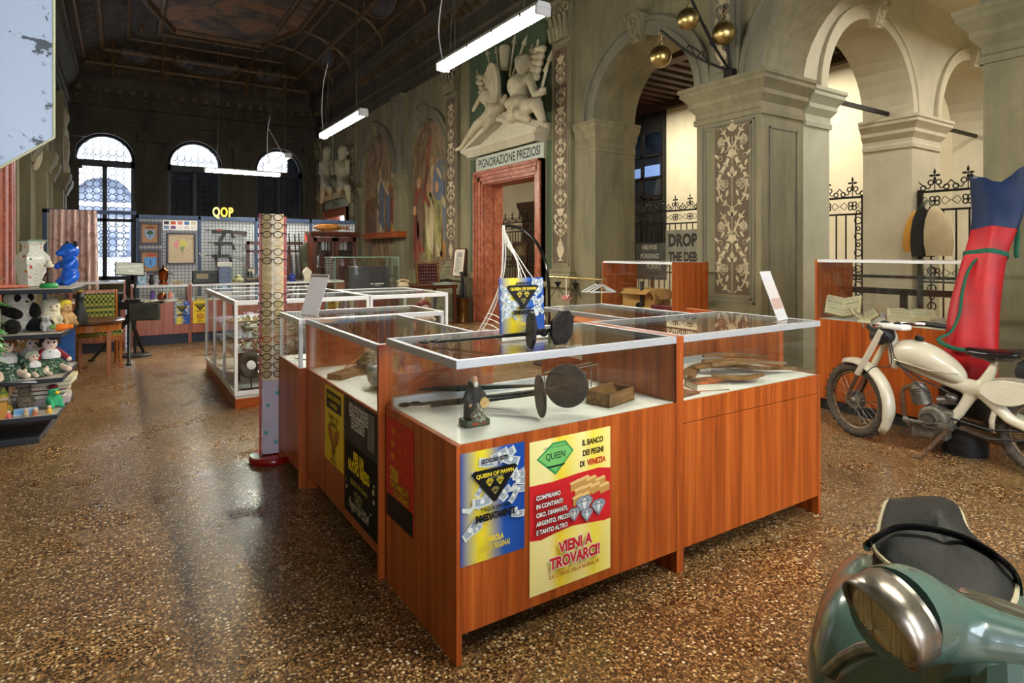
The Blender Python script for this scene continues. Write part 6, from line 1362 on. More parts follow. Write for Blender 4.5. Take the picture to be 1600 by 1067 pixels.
m = MB().box(.02, -.10, .52, .38, -.05, .74); m.build('shield_plate', mk('camo_plate', (36, 40, 32), (66, 68, 56), .6, 0, 7), t, bevel=.015); m = MB().box(-.3, -.03, .52, -.12, .05, .72); m.build('ammunition_box', MG, t, bevel=.01)
t = thing('pole_sign', 'black pole sign on a round base with a slanted white notice plate', 'sign', (.165, 9.6, 0)); MB().lathe([(0, 0), (.19, 0), (.19, .015), (.17, .03), (.02, .035), (0, .035)], 32).build('base', M_BLACK, t); MB().cyl((0, 0, .03), (0, 0, 1.17), .016, 12).build('pole', M_BLACK, t)
t2 = MB().at(T(-.06, -.01, 1.17) @ RX(.9) @ RY(.08)); t2.box(-.17, -.11, 0, .17, .11, .012); t2.build('plate_frame', M_BLACK, t); m = MB().at(T(-.06, -.01, 1.17) @ RX(.9) @ RY(.08)); m.box(-.158, -.098, .010, .158, .098, .014); m.build('plate', mk('notice_grey', (186, 190, 180), (206, 208, 198), .3, 0, 4), t)
m = MB().at(T(-.06, -.01, 1.17) @ RX(.9) @ RY(.08)); [m.box(-.13 + k * .022, .01 + .003 * k, .0142, -.13 + k * .022 + .014, .035 + .003 * k, .0152) for k in range(12)]; m.box(-.02, -.05, .0142, .06, -.025, .0152); m.build('notice_marks', M_WHITE, t, flat=True)

# ================================================================ TOY SHELF
SH = thing('metal_shelving', 'dark blue-grey metal shelving unit loaded with toys, vase and dolls', 'shelving', (-.86, 5.62, 0), -.08)
SM = mk('dark_blue_metal', (34, 38, 46), (46, 50, 60), .5, .2, 10); SB = mk('pale_board', (190, 182, 172), (176, 166, 154), .6, 0, 6)
LV = [(.02, .42), (.20, .47), (.47, .50), (.80, .50), (1.13, .56)]
for z, w in LV[1:]: MB().box(-.12, 0, z - .035, w, .75, z - .004).build('shelf', SM, SH, bevel=.004); MB().box(-.1, .015, z - .006, w - .01, .73, z).build('shelf_board', SB, SH)
MB().box(-.12, 0, 0, .36, .75, .05).build('foot', SM, SH, bevel=.006)
for y in (.0, .70): MB().box(-.16, y, 0, -.10, y + .05, 1.3).build('upright', SM, SH, bevel=.004)
MB().box(.0, .70, .05, .04, .74, 1.12).build('upright', SM, SH); MB().box(.30, .72, .48, .48, .74, .76).build('blue_panel', mk('cobalt_panel', (16, 74, 136), None, .5), SH)
sx = lambda x, y: Vector((-.86 + x * math.cos(-.08) - y * math.sin(-.08), 5.62 + x * math.sin(-.08) + y * math.cos(-.08), 0))
def on_shelf(x, y, z): p = sx(x, y); return (p.x, p.y, z)
# vase
def m_famille():
    q = N('flowered_porcelain'); v = q.coord(); a = q.vor(v, 26); s_ = q.n('SeparateColor'); q.l(a.outputs['Color'], s_.inputs[0])
    c = q.ramp(s_.outputs[0], [(0, lin((44, 110, 80))), (.12, lin((196, 60, 50))), (.24, lin((206, 130, 140))), (.34, lin((220, 150, 70))), (.42, lin((232, 232, 220)))], 'CONSTANT'); f = q.ramp(a.outputs['Distance'], [(.33, (1, 1, 1)), (.4, (0, 0, 0))])
    nz = q.noise(v, 5, 2); g = q.ramp(nz.outputs[0], [(.44, (0, 0, 0)), (.52, (1, 1, 1))]); c2 = q.mix(g, c, lin((232, 232, 222))); sp = q.vor(v, 120); k = q.ramp(sp.outputs['Distance'], [(.2, lin((110, 130, 120))), (.35, lin((234, 234, 224)))])
    return q.set(col=q.mix(f, k, c2), rough=.15)
MF = m_famille()
t = thing('porcelain_vase', 'hexagonal white porcelain vase painted with flowers on the top shelf', 'vase', on_shelf(.26, .36, 1.132), .3)
m = MB()
hx = lambda r, z: [(r * math.cos(PI / 3 * k), r * math.sin(PI / 3 * k), z) for k in range(6)]
m.rings([hx(.075, 0), hx(.085, .01), hx(.085, .04), hx(.11, .16), hx(.115, .2), hx(.105, .24), hx(.068, .28), hx(.066, .32), hx(.086, .35), hx(.086, .36), hx(.06, .36), hx(.05, .1)]); m.build('body', MF, t, ang=20); MB().rings([hx(.087, .352), hx(.089, .352), hx(.089, .364), hx(.087, .364)]).build('rim', mk('celadon_rim', (110, 150, 130), None, .2), t)
# blue bear-like figurine
t = thing('blue_bear_figure', 'glossy bright blue plastic bear figure standing behind the vase', 'figure', on_shelf(.47, .55, 1.132), -1.0)
m = MB(); m.ball((0, 0, .08), (.07, .065, .08)); m.ball((0, 0, .17), (.066, .06, .075)); m.ball((0, -.005, .275), (.075, .07, .07)); m.ball((0, -.07, .26), (.032, .04, .026))
for s in (-1, 1): m.limb((s * .055, 0, .2), (s * .07, -.06, .15), .028, .024); m.limb((s * .04, 0, .06), (s * .045, -.05, .025), .04, .034)
m.build('body', mk('gloss_blue', (20, 92, 206), None, .15), t, remesh=.008)
m = MB(); m.ball((-.055, .01, .335), (.024, .015, .026)); m.ball((.055, .01, .335), (.024, .015, .026)); m.build('ear', M_BLACK, t)
t = thing('green_base_figurine', 'small dark figurine with a white hat on a round green base', 'figurine', on_shelf(.40, .12, 1.132)); MB().lathe([(0, 0), (.055, 0), (.06, .015), (.05, .035), (0, .04)], 20).build('base', mk('grass_green', (40, 150, 70), None, .5), t)
m = MB(); m.limb((0, 0, .04), (0, 0, .12), .025, .018); m.ball((0, 0, .145), .018); m.limb((-.02, 0, .1), (-.03, -.02, .06), .01, .01); m.build('body', mk('fig_dark', (40, 32, 30), (90, 60, 40), .5, 0, 40), t, remesh=.005); MB().lathe([(0, .155), (.03, .155), (.03, .175), (.018, .18), (.016, .205), (0, .21)], 14).build('hat', M_PAPER, t)
t = thing('folded_scarf', 'folded pink and orange striped scarf on the top shelf edge', 'scarf', on_shelf(.10, .08, 1.132)); m = MB(); m.ball((0, .04, .014), (.14, .06, .018)); m.ball((.08, .04, .014), (.12, .05, .014)); m.ball((-.05, .02, .018), (.09, .04, .02)); m.build('cloth', mk('scarf_stripes', (226, 150, 110), (206, 96, 90), .8, 0, 8, (3, 12, 12)), t, remesh=.008)
# panda
PK = mk('plush_black', (16, 15, 16), None, .95, 0, 50, bump=.4); PW = mk('plush_white', (222, 220, 212), (206, 203, 194), .95, 0, 40, bump=.5)
t = thing('panda_plush', 'large black and white panda plush sitting on the upper shelf', 'plush toy', on_shelf(.18, .30, .80), .55)
m = MB(); m.ball((0, 0, .11), (.11, .1, .12)); m.ball((0, -.01, .245), (.098, .09, .085)); m.ball((0, -.085, .22), (.045, .04, .035)); m.build('body', PW, t, remesh=.012)
m = MB()
for s in (-1, 1): m.ball((s * .085, .01, .31), (.034, .02, .034)); 
m.build('ear', PK, t)
for s in (-1, 1):
    MB().ball((s * .042, -.088, .255), (.024, .016, .03)).build('eye_patch', PK, t)
    MB().limb((s * .09, -.02, .17), (s * .06, -.12, .135), .042, .036).build('arm', PK, t); MB().limb((s * .06, -.05, .05), (s * .11, -.17, .045), .05, .05).build('leg', PK, t)
MB().ball((0, -.125, .228), (.012, .008, .008)).build('nose', PK, t)
def plush(label, loc, rz, s, body, parts=(), name='plush_toy', cat='plush toy', ears=True, rm=.01):
    t = thing(name, label, cat, loc, rz); m = MB()
    m.ball((0, 0, .4 * s), (.36 * s, .32 * s, .42 * s)); m.ball((0, -.08 * s, .95 * s), (.3 * s, .28 * s, .28 * s)); m.ball((0, -.32 * s, .88 * s), (.13 * s, .14 * s, .11 * s))
    for q in (-1, 1):
        m.limb((q * .28 * s, -.05 * s, .6 * s), (q * .3 * s, -.35 * s, .4 * s), .12 * s, .1 * s); m.limb((q * .2 * s, -.1 * s, .15 * s), (q * .28 * s, -.45 * s, .1 * s), .15 * s, .13 * s)
        if ears: m.ball((q * .24 * s, .0, 1.2 * s), (.1 * s, .06 * s, .12 * s))
    m.build('body', body, t, remesh=rm)
    m = MB(); m.ball((-.11 * s, -.34 * s, 1.0 * s), .035 * s, 8, 6); m.ball((.11 * s, -.34 * s, 1.0 * s), .035 * s, 8, 6); m.build('eyes', M_BLACKG, t)
    for nm, mat, balls in parts:
        m = MB(); [m.ball(tuple(v * s for v in c), tuple(v * s for v in r)) for c, r in balls]; m.build(nm, mat, t, remesh=rm)
    return t
plush('fluffy cream plush dog with pale fur beside the panda', on_shelf(.36, .42, .80), .5, .17, mk('fluffy_cream', (232, 222, 190), (206, 194, 160), .95, 0, 60, bump=1.0), [('mane', mk('mane_cream', (236, 228, 200), (210, 200, 170), .95, 0, 70, bump=1), [((0, .0, 1.0), (.42, .34, .42)), ((0, .05, .6), (.44, .4, .4))])])
plush('small grey and white plush with a pointed snout in front of the panda', on_shelf(.37, .16, .80), .6, .10, mk('grey_plush', (150, 150, 150), (196, 194, 190), .95, 0, 16))
plush('yellow-haired plush monkey at the shelf end', on_shelf(.44, .55, .80), .7, .15, mk('tan_plush', (206, 170, 120), (180, 140, 92), .95, 0, 30), [('hair', mk('yellow_fur', (226, 206, 60), (200, 176, 40), .95, 0, 60, bump=1), [((0, .05, 1.2), (.36, .32, .22)), ((-.25, .05, 1.0), (.12, .2, .2))])])
t = thing('orange_fish_toy', 'small orange stuffed fish toy on the shelf edge', 'plush toy', on_shelf(.47, .14, .80), .3); m = MB(); m.ball((0, 0, .028), (.05, .03, .028)); m.ball((.06, 0, .03), (.022, .02, .02)); m.build('body', mk('orange_plush', (236, 120, 30), None, .9), t, remesh=.006); MB().ball((-.05, 0, .035), (.025, .02, .018)).build('green_tail', mk('green_plush', (110, 160, 80), None, .9), t)
t = tag(MB().box(-.12, -.1, 0, .1, .12, .18).build('white_cardboard_box', M_PAPER, bevel=.003, loc=on_shelf(.0, .25, .80)), 'pale box on the shelf behind the panda', 'box')
t = thing('dark_bottle_figure', 'dark figurine with a small yellow top standing behind the plush toys', 'figurine', on_shelf(.52, .68, .80)); MB().lathe([(0, 0), (.05, 0), (.06, .06), (.03, .14), (.025, .2), (.035, .22), (.02, .26), (0, .27)], 16).build('body', M_BLACK, t); MB().ball((0, 0, .28), .02).build('top', mk('yellow_small', (220, 190, 60), None, .5), t)
# dolls
def doll(label, loc, rz, s, hair, dress, apron, sleeve, curls=True):
    t = thing('rag_doll', label, 'doll', loc, rz, 'rag dolls on the shelf'); skin = mk('doll_skin_%d' % int(loc[0] * 1e4), (232, 208, 190), None, .7)
    m = MB(); m.ball((0, -.0, .25 * s), (.062 * s, .056 * s, .068 * s)); m.limb((0, 0, .2 * s), (0, 0, .15 * s), .025 * s, .04 * s); m.ball((0, -.055 * s, .245 * s), (.008 * s, .008 * s, .008 * s))
    for q in (-1, 1): m.limb((q * .05 * s, -.08 * s, .05 * s), (q * .085 * s, -.24 * s, .03 * s), .03 * s, .026 * s)
    m.build('body', skin, t, remesh=.006)
    m = MB(); m.rings([[(r * math.cos(a) * (1 + .06 * math.sin(6 * a)), r * math.sin(a) * (1 + .06 * math.sin(6 * a)) - o, z) for a in [2 * PI * k / 36 for k in range(36)]] for r, o, z in ((.15 * s, .05 * s, 0), (.13 * s, .04 * s, .05 * s), (.07 * s, .0, .12 * s), (.06 * s, 0, .18 * s), (.03 * s, 0, .195 * s))]); m.build('dress', dress, t, ang=80)
    m = MB(); m.rings([[(r * math.cos(a), r * math.sin(a) * .55 - o, z) for a in [2 * PI * k / 24 for k in range(24)]] for r, o, z in ((.07 * s, .05 * s, .12 * s), (.075 * s, .035 * s, .16 * s), (.05 * s, .02 * s, .195 * s))]); m.build('apron', apron, t, ang=80)
    for q in (-1, 1):
        MB().limb((q * .055 * s, 0, .175 * s), (q * .12 * s, -.05 * s, .11 * s), .03 * s, .026 * s).build('sleeve', sleeve, t); MB().ball((q * .13 * s, -.065 * s, .095 * s), .022 * s).build('hand', skin, t)
    m = MB(); rnd = random.Random(int(s * 100) + len(label))
    for k in range(60 if curls else 34):
        a, b = rnd.uniform(0, 2 * PI), rnd.uniform(-.25, 1.4); x, y, z = .07 * s * math.cos(a) * math.cos(b), .066 * s * math.sin(a) * math.cos(b) + .012 * s, .25 * s + .078 * s * math.sin(b)
        if y < -.02 * s and z < .285 * s: continue
        m.ball((x, y, z), rnd.uniform(.014, .024) * s, 6, 5)
    m.build('hair', hair, t)
    m = MB(); m.ball((-.022 * s, -.052 * s, .262 * s), (.009 * s, .005 * s, .011 * s), 8, 6); m.ball((.022 * s, -.052 * s, .262 * s), (.009 * s, .005 * s, .011 * s), 8, 6); m.build('eyes', mk('doll_eye', (40, 30, 40), None, .2), t)
    MB().ball((0, -.054 * s, .225 * s), (.009 * s, .004 * s, .005 * s), 8, 6).build('mouth', mk('doll_mouth', (180, 50, 60), None, .5), t)
GD = mk('green_print_dress', (26, 66, 46), (196, 210, 196), .9, 0, 60, f=(.5, .72)); GD2 = mk('green_dark_dress', (30, 62, 44), (150, 176, 140), .9, 0, 70, f=(.48, .7)); LACE = mk('white_lace', (224, 224, 224), (200, 200, 206), .9, 0, 50)
doll('rag doll with curly ginger hair, green dress and white bib', on_shelf(.13, .16, .475), .35, .92, mk('ginger_curls', (140, 84, 30), (96, 54, 18), .9, 0, 60), GD, LACE, GD)
doll('rag doll with dark brown hair and a dark red sleeve', on_shelf(.37, .34, .475), .3, .85, mk('dark_curls', (44, 28, 22), None, .9), GD2, LACE, mk('wine_sleeve', (130, 26, 46), None, .8))
doll('blond doll half hidden behind the ginger-haired rag doll', on_shelf(.24, .46, .475), .2, .8, mk('blond_curls', (206, 150, 60), (170, 116, 40), .9, 0, 40), LACE, LACE, LACE, False)
doll('small baby doll in pale green lying between the two rag dolls', on_shelf(.30, .15, .475), .6, .55, mk('pale_cap', (196, 206, 176), None, .9), GD2, LACE, GD2, False)
t = tag(MB().rings([[(-.16, -.1, 0), (.2, -.12, 0), (.2, .1, 0), (-.16, .1, 0)], [(-.18, -.12, .012), (.22, -.15, -.03), (.2, .12, .012), (-.16, .12, .014)]]).build('lace_cloth', LACE, bevel=.004, loc=on_shelf(.12, .12, .476)), 'white lace cloth spread under the ginger-haired doll', 'cloth')
# picture books and toys on the low shelf
for k, (c, lb) in enumerate((((96, 100, 90), 'grey picture book at the bottom of the stack under the dolls'), ((70, 60, 56), 'dark picture book second from the bottom of the stack'), ((216, 90, 50), 'orange picture book in the middle of the stack'), ((150, 160, 140), 'pale green picture book near the top of the stack'), ((226, 214, 170), 'cream picture book topmost of the stack'))):
    book('picture_book', lb, on_shelf(.12 + .014 * k, .35, .255 + .032 * k), -.08 + .05 * (k % 3 - 1), .34, .26, .030, mk('cover_%d' % k, c, None, .5), group='stacked picture books')
t = tag(MB().box(-.16, -.12, 0, .2, .12, .054).build('game_box', mk('game_lid', (170, 160, 176), (206, 190, 186), .5, 0, 10), bevel=.003, loc=on_shelf(.28, .5, .20)), 'flat game box carrying the stack of picture books', 'box')
plush('grey hedgehog-like plush sitting among the low shelf toys', on_shelf(.23, .24, .20), .4, .15, mk('hedgehog', (150, 136, 116), (96, 84, 70), .95, 0, 60, bump=1))
plush('green and yellow plush parrot with a red cap on the low shelf', on_shelf(.40, .26, .20), .6, .13, mk('parrot_green', (50, 160, 110), (70, 180, 130), .9, 0, 10), [('beak', mk('beak_yellow', (240, 196, 40), None, .7), [((0, -.42, .92), (.15, .16, .12))]), ('cap', mk('wine_cap', (110, 22, 34), None, .8), [((0, 0, 1.2), (.32, .3, .18))])])
t = thing('toy_clown', 'paper clown toy with a yellow and green pointed hat', 'toy', on_shelf(.13, .13, .20), .2); MB().rings([[(r * math.cos(a), r * math.sin(a), z) for a in [2 * PI * k / 12 for k in range(12)]] for r, z in ((.07, 0), (.05, .06), (.03, .1))]).build('body', mk('patchwork', (226, 180, 60), (90, 130, 80), .8, 0, 24), t); MB().ball((0, 0, .125), .032).build('head', mk('clown_face', (232, 200, 170), None, .6), t); MB().lathe([(.034, .14), (.0, .24)], 12).build('hat', mk('clown_hat', (230, 206, 60), (70, 140, 80), .7, 0, 20), t)
t = tag(MB().box(-.05, -.03, 0, .05, .03, .12).build('ochre_block', mk('ochre_card', (206, 150, 60), None, .6), bevel=.003, loc=on_shelf(.12, .045, .20)), 'ochre cardboard block at the shelf front', 'block')
t = tag(MB().at(RX(-.5)).box(-.07, 0, 0, .07, .03, .06).build('picture_puzzle', mk('puzzle_print', (60, 150, 210), (226, 230, 230), .5, 0, 16), bevel=.003, loc=on_shelf(.27, .06, .20)), 'blue and white picture box among the low shelf toys', 'box')
for k, (x, y, c, lb) in enumerate(((.18, .03, (226, 110, 110), 'tiny pink toy figure at the low shelf front'), (.28, .03, (200, 180, 150), 'tiny cream toy figure at the low shelf front'), (.33, .04, (190, 120, 80), 'tiny brown toy figure at the low shelf front'), (.41, .07, (230, 180, 60), 'tiny yellow toy duck at the low shelf end'))):
    t = thing('toy_figure', lb, 'toy', on_shelf(x, y, .20), 0, 'tiny toy figures'); MB().lathe([(0, 0), (.018, 0), (.02, .02), (.01, .035), (0, .036)], 12).build('body', mk('toy_%d' % k, c, None, .6), t); MB().ball((0, 0, .045), .014, 10, 6).build('head', mk('toyh_%d' % k, (232, 200, 170), None, .6), t)
# potted plant at the frame edge
t = thing('artificial_plant', 'artificial green leafy plant on a dark stand beside the shelving', 'plant', (-.86, 4.48, 0))
MB().lathe([(0, 0), (.13, 0), (.16, .24), (.15, .25), (.13, .22), (0, .22)], 20).build('pot', M_BLACK, t)
m = MB(); rnd = random.Random(9); LV_ = []
for k in range(11):
    a = rnd.uniform(0, 2 * PI) if k > 7 else rnd.uniform(-.9, .9); z = (.85 + .48 * (k % 8) / 8) if k != 8 else .66; tip = Vector((.18 * math.cos(a), .16 * math.sin(a), z + .12)); m.tube(spline([(0, 0, .2), (.02, 0, z * .7), tip * .6 + Vector((0, 0, z * .35)), tip], 4), .006, 5); LV_.append((tip, a))
m.build('stem', mk('plant_stem', (70, 56, 36), None, .7), t)
m = MB()
for tip, a in LV_:
    for q in range(7):
        b = a + rnd.uniform(-1.0, 1.0); l = rnd.uniform(.11, .17); d = Vector((math.cos(b), math.sin(b), rnd.uniform(-.35, .15))).normalized(); s = d.cross(Vector((0, 0, 1))).normalized(); n = s.cross(d); o = tip - Vector((0, 0, .04 * q)) * .9
        P = [o, o + d * l * .3 + s * l * .27 + n * .006, o + d * l * .65 + s * l * .22 + n * .004, o + d * l - n * .02, o + d * l * .65 - s * l * .22 + n * .004, o + d * l * .3 - s * l * .27 + n * .006, o + d * l * .5 - n * .008]
        m.add(P, [(0, 1, 6), (1, 2, 6), (2, 3, 6), (3, 4, 6), (4, 5, 6), (5, 0, 6)])
m.fix = False; o = m.build('foliage', mk('leaf_green', (28, 96, 36), (76, 150, 66), .4, 0, 8), t); s_ = o.modifiers.new('s', 'SOLIDIFY'); s_.thickness = .002
# ================================================================ IRON FENCES, SIGNS
def fence(label, x, y0, y1, ax='y'):
    t = thing('iron_fence', label, 'fence', (x, y0, 0), 0, 'wrought iron fences behind the arcade'); L = y1 - y0
    P = lambda u, z, d=0: (d, u, z)
    for u in (0, L - .05): MB().box(-.03, u, 0, .03, u + .06, 2.32).build('post', M_IRON, t)
    m = MB()
    for z, h in ((.12, .04), (.95, .03), (1.25, .03), (2.0, .03), (2.27, .035)): m.box(-.012, 0, z, .012, L, z + h)
    n = max(2, round(L / .155))
    for i in range(1, n): u = i * L / n; m.cyl(P(u, .12), P(u, 2.0), .012, 6)
    m.build('bars', M_IRON, t)
    m = MB(); q = max(1, round(L / .42)); w = L / q
    def ring(u, z, r, a0=0, a1=2 * PI, th=.010): m.at(T(0, u, z) @ RY(PI / 2)); m.torus(r, th, 12, 5, a0, a1); m.at()
    for i in range(q):
        c = (i + .5) * w
        for z, s in ((2.15, .07), (1.10, .09)):
            for k in range(4): a = PI / 4 + k * PI / 2; ring(c + .045 * math.cos(a), z + .045 * math.sin(a), .032)
            m.ball(P(c, z), .018, 8, 6)
            for sg in (-1, 1): m.tube([P(c + sg * w * .48, z), P(c + sg * w * .3, z + .06), P(c + sg * .08, z)], .006, 5); m.tube([P(c + sg * w * .48, z), P(c + sg * w * .3, z - .06), P(c + sg * .08, z)], .006, 5)
        for sg in (-1, 1):
            m.tube([P(p.x, p.y) for p in spline([(c + sg * .05, 2.38), (c + sg * w * .2, 2.33), (c + sg * w * .42, 2.40), (c + sg * w * .5, 2.44)], 5)], .008, 5); ring(c + sg * w * .36, 2.345, .035); ring(c + sg * .05, 2.42, .035)
        for k in range(4): a = k * PI / 2; m.at(T(0, c + .04 * math.cos(a), 2.52 + .05 * math.sin(a)) @ RX(a)); m.ball((0, 0, 0), (.008, .035, .018), 8, 6); m.at()
        m.cyl(P(c, 2.3), P(c, 2.62), .007, 6)
    for u in (.12, L - .17):
        for k in range(7): ring(u, .35 + k * .26, .055); ring(u, .48 + k * .26, .03)
    m.build('scrollwork', M_IRON, t)
fence('iron fence beside the white pier, with the cloth bags hanging on it', 9.95, 2.15, 4.22)
fence('iron fence just past the white pier, glimpsed between two piers', 9.95, 4.98, 7.5)
fence('iron fence behind the protest signs, its dark scrolls over the cream wall', 9.95, 7.52, 10.3)
fence('iron fence before the dark window of the inner room', 9.95, 10.32, 13.1)
fence('iron fence seen through the red marble doorway', 9.95, 13.12, 15.9)
def protest(label, o, w, h, ground, ops):
    t = poster('protest_sign', label, o, (0, -1, 0), (0, 0, 1), w, h, ground, ops, 'sign', 'hand painted protest signs', .012)
    MB().box(w / 2 - .02, -o[2], -.03, w / 2 + .02, h * .9, -.001).build('stick', M_OLD, t); return t
G8 = (70, 66, 58)
protest('pale hand-painted protest sign reading DROP THE DEBT', (7.35, 6.77, 1.2), .78, .55, mk('worn_card', (168, 164, 150), (150, 146, 132), .8, 0, 6), [('text', 'DROP', .34, .30, .26, {'sx': .82, 'off': .03}, G8), ('text', 'THE DEBT', .39, .06, .20, {'sx': .72, 'off': .022}, G8)])
protest('dark grey hand-painted protest sign reading HELVITIS FOKKING', (7.36, 7.45, .95), .68, .60, mk('slate_card', (88, 92, 90), (104, 106, 102), .8, 0, 6), [('text', 'HELVITIS', .31, .50, .095, {'sx': .9, 'off': .008, 'sh': .15}, (214, 210, 190)), ('text', 'FOKKING', .31, .35, .105, {'sx': .9, 'off': .008, 'sh': .15}, (214, 210, 190)), ('text', 'FOKK!!', .40, .18, .13, {'sx': .8, 'off': .008, 'sh': .15}, (214, 210, 190))])
t = thing('iron_barrier', 'low black iron barrier rail crossing the arch behind the book cabinet', 'barrier', (6.45, 2.15, 0)); MB().box(-.03, 0, .98, .03, 1.5, 1.04).box(-.02, 0, 1.14, .02, 1.5, 1.17).build('rail', M_IRON, t)
for y in (.05, .72, 1.45): MB().cyl((0, y, 0), (0, y, 1.0), .035, 10).build('post', M_IRON, t)
t = thing('wardrobe', 'carved dark wooden wardrobe top seen through the red marble doorway', 'wardrobe', (11.2, 14.3, 0)); MB().box(-.5, -.4, 0, .5, 1.6, 2.7).build('body', M_DARKWOOD, t, bevel=.01); MB().sweep([(-.5, 1.6), (-.5, -.4), (.5, -.4), (.5, 1.6)], [(0, 2.5), (.05, 2.55), (.12, 2.7), (.2, 2.85), (.2, 2.95), (0, 2.95)][::1]).build('cornice', M_DARKWOOD, t)
t = poster('framed_painting', 'dark framed painting leaning behind the fence of the doorway', (9.7, 14.9, .95), (0, -1, 0), (.06, 0, 1), .75, .75, mk('old_painting', (96, 84, 60), (150, 136, 104), .5, 0, 4), [('rect', .1, .1, .65, .35, (80, 72, 50)), ('disc', .38, .48, .12, (170, 150, 120))], 'picture', None, .03)
m = MB()
for a in ((0, 0, .75, .07), (0, .68, .75, .75), (0, .07, .07, .68), (.68, .07, .75, .68)): m.box(a[0], a[1], 0, a[2], a[3], .05)
m.build('frame', M_DARKWOOD, t); MB().box(.1, -.95, -.02, .14, 0, .0).box(.6, -.95, -.02, .64, 0, 0).build('easel_leg', M_DARKWOOD, t)
for k, (py_, c1, c2, lb) in enumerate(((1429, (204, 150, 60), (184, 130, 48), 'ochre cloth bag hanging on the iron fence, outermost of the three'), (1440, (22, 20, 20), (34, 32, 32), 'black cloth bag hanging on the iron fence between two lighter ones'), (1463, (200, 184, 150), (184, 168, 134), 'beige cloth bag hanging on the iron fence, broadest of the three'))):
    top, c = onX(1449, 312, 9.8), onX(py_, 360, 9.72 - .03 * k); t = thing('cloth_bag', lb, 'bag', tuple(c), (.0, .1, -.1)[k], 'cloth bags on the fence'); hw, hh = (.13, .14, .19)[k], (.31, .38, .36)[k]
    m = MB(); m.rings([[(d * f * .05, u * f * hw + sh * (k - 1) * -.5, z) for d, u in ((-1, -.8), (-1, 0), (-1, .8), (0, 1), (1, .8), (1, 0), (1, -.8), (0, -1))] for f, z, sh in ((.9, -hh, .06), (1.05, -hh * .5, .05), (1, 0, .03), (.8, hh * .45, 0), (.5, hh * .75, -.03), (.18, hh * .95, -.06))]); m.build('sack', mk('cloth_%d' % k, c1, c2, .9, 0, 5), t, ang=80)
    m = MB(); [m.tube([(0, s * .03 + .03 * (k - 1), hh * .9), tuple(top - c)], .006, 6) for s in (-1, 1)]; m.build('drawstring', mk('string_%d' % k, (70, 90, 60), None, .8), t)
# ================================================================ PAWNBROKER'S BALLS
t = thing('pawn_sign', 'wrought iron bracket with three aged brass pawnbroker balls over the pier cornice', 'sign', (5.99, 4.53, 3.44)); o = Vector((5.99, 4.53, 3.44))
MB().box(-.05, -.06, 0, .06, .06, .10).build('socket', M_IRON, t, bevel=.01)
ARM = [(onX(1032, 47, 5.45), .13), (onX(1075, -14, 5.25), .12), (onX(1131, 8, 5.75), .13)]
for k, (tip, r) in enumerate(ARM):
    d = tip - o; m = MB(); m.tube(spline([(0, 0, .08), d * .5 + Vector((0, 0, -.03)), d], 8), .016, 8); n_ = d.cross(Vector((1, 0, 0))).normalized()
    mid = d * .38; up = Vector((0, .05, .1)); m.tube(spline([mid - d * .1, mid + up, mid + d * .15 + up * .9, mid + d * .22 + up * .2], 6), .009, 6); m.at(Matrix.Translation(mid + up * .6) @ RY(PI / 2)); m.torus(.04, .008, 16, 6); m.at(); m.build('arm', M_IRON, t)
    c = d + Vector((0, 0, -.19 - r)); m = MB(); [(m.at(Matrix.Translation(d - Vector((0, 0, .03 + .042 * q))) @ RX(PI / 2) @ RY(PI / 2 * (q % 2))), m.torus(.024, .006, 10, 5)) for q in range(5)]; m.at(); m.build('chain', M_BRASS, t); m = MB().ball(tuple(c), r, 32, 20); m.lathe([], 3) if 0 else None; m.build('brass_ball', M_BRASS, t)
# ================================================================ THINGS INSIDE THE ISLAND: WIRE CHAIR, HOOP, RACK
t = thing('wire_chair', 'white wire lounge frame of curved strands in front of the red doorway', 'chair', (4.3, 6.9, 0)); o = Vector((4.3, 6.9, 0)); m = MB()
V = lambda *p: [onX(x, y, X) - o for x, y, X in p]
m.tube(spline(V((786, 352, 4.3), (786, 400, 4.3), (782, 440, 4.3), (768, 480, 4.3), (745, 522, 4.3)), 6), .013, 8); m.tube(spline(V((788, 352, 4.36), (790, 400, 4.36), (785, 440, 4.36), (772, 482, 4.36), (750, 522, 4.36)), 6), .009, 8); m.build('back_frame', M_WHITE, t)
for k in range(5): MB().tube(spline(V((787, 356 + 5 * k, 4.32), (800 + 2 * k, 385 + 6 * k, 4.1), (822 - 3 * k, 420 + 8 * k, 4.0), (838 - 6 * k, 445 + 9 * k, 4.0), (852 - 6 * k, 500, 4.0)), 6), .006, 6).build('strand', M_WHITE, t)
for k in range(5): MB().tube(spline(V((746 + 4 * k, 521 - 8 * k, 4.32), (762 + 4 * k, 523 - 7 * k, 4.2), (790 + 3 * k, 535 - 5 * k, 4.05), (830, 540 - 4 * k, 4.0)), 6), .006, 6).build('strand', M_WHITE, t)
m = MB().tube([Vector((-.02, .66, .24)), Vector((0, .5, 0.006)), Vector((-.3, -.5, .006)), Vector((-.3, -.6, .25))], .012, 8); m.build('base_frame', M_WHITE, t)
t = thing('black_hoop', 'slender black arched stand curving over beside the red doorway', 'stand', (4.5, 6.0, 0)); o = Vector((4.5, 6.0, 0)); m = MB(); pts = [onX(x, y, 4.5) - o for x, y in ((785, 353), (800, 353), (820, 361), (838, 379), (850, 404), (856, 432), (858, 470))]; pts.append(Vector((0, pts[-1].y, 0))); m.tube(spline(pts, 6), .02, 10); m.build('arc', M_BLACKG, t); MB().lathe([(0, 0), (.2, 0), (.2, .02), (.02, .03), (0, .03)], 24).build('base', M_BLACK, t)
bpy.data.objects[t.name]; kids(t)[-1].location = (0, pts[-1].y, 0)
t = thing('garment_rack', 'brass garment rack with clear hangers between the island and the arcade', 'rack', (4.9, 5.5, 0)); GB = mk('pale_brass', (206, 180, 120), None, .25, .9)
MB().cyl((0, 0, 1.066), (0, 1.15, 1.066), .014, 10).build('bar', GB, t)
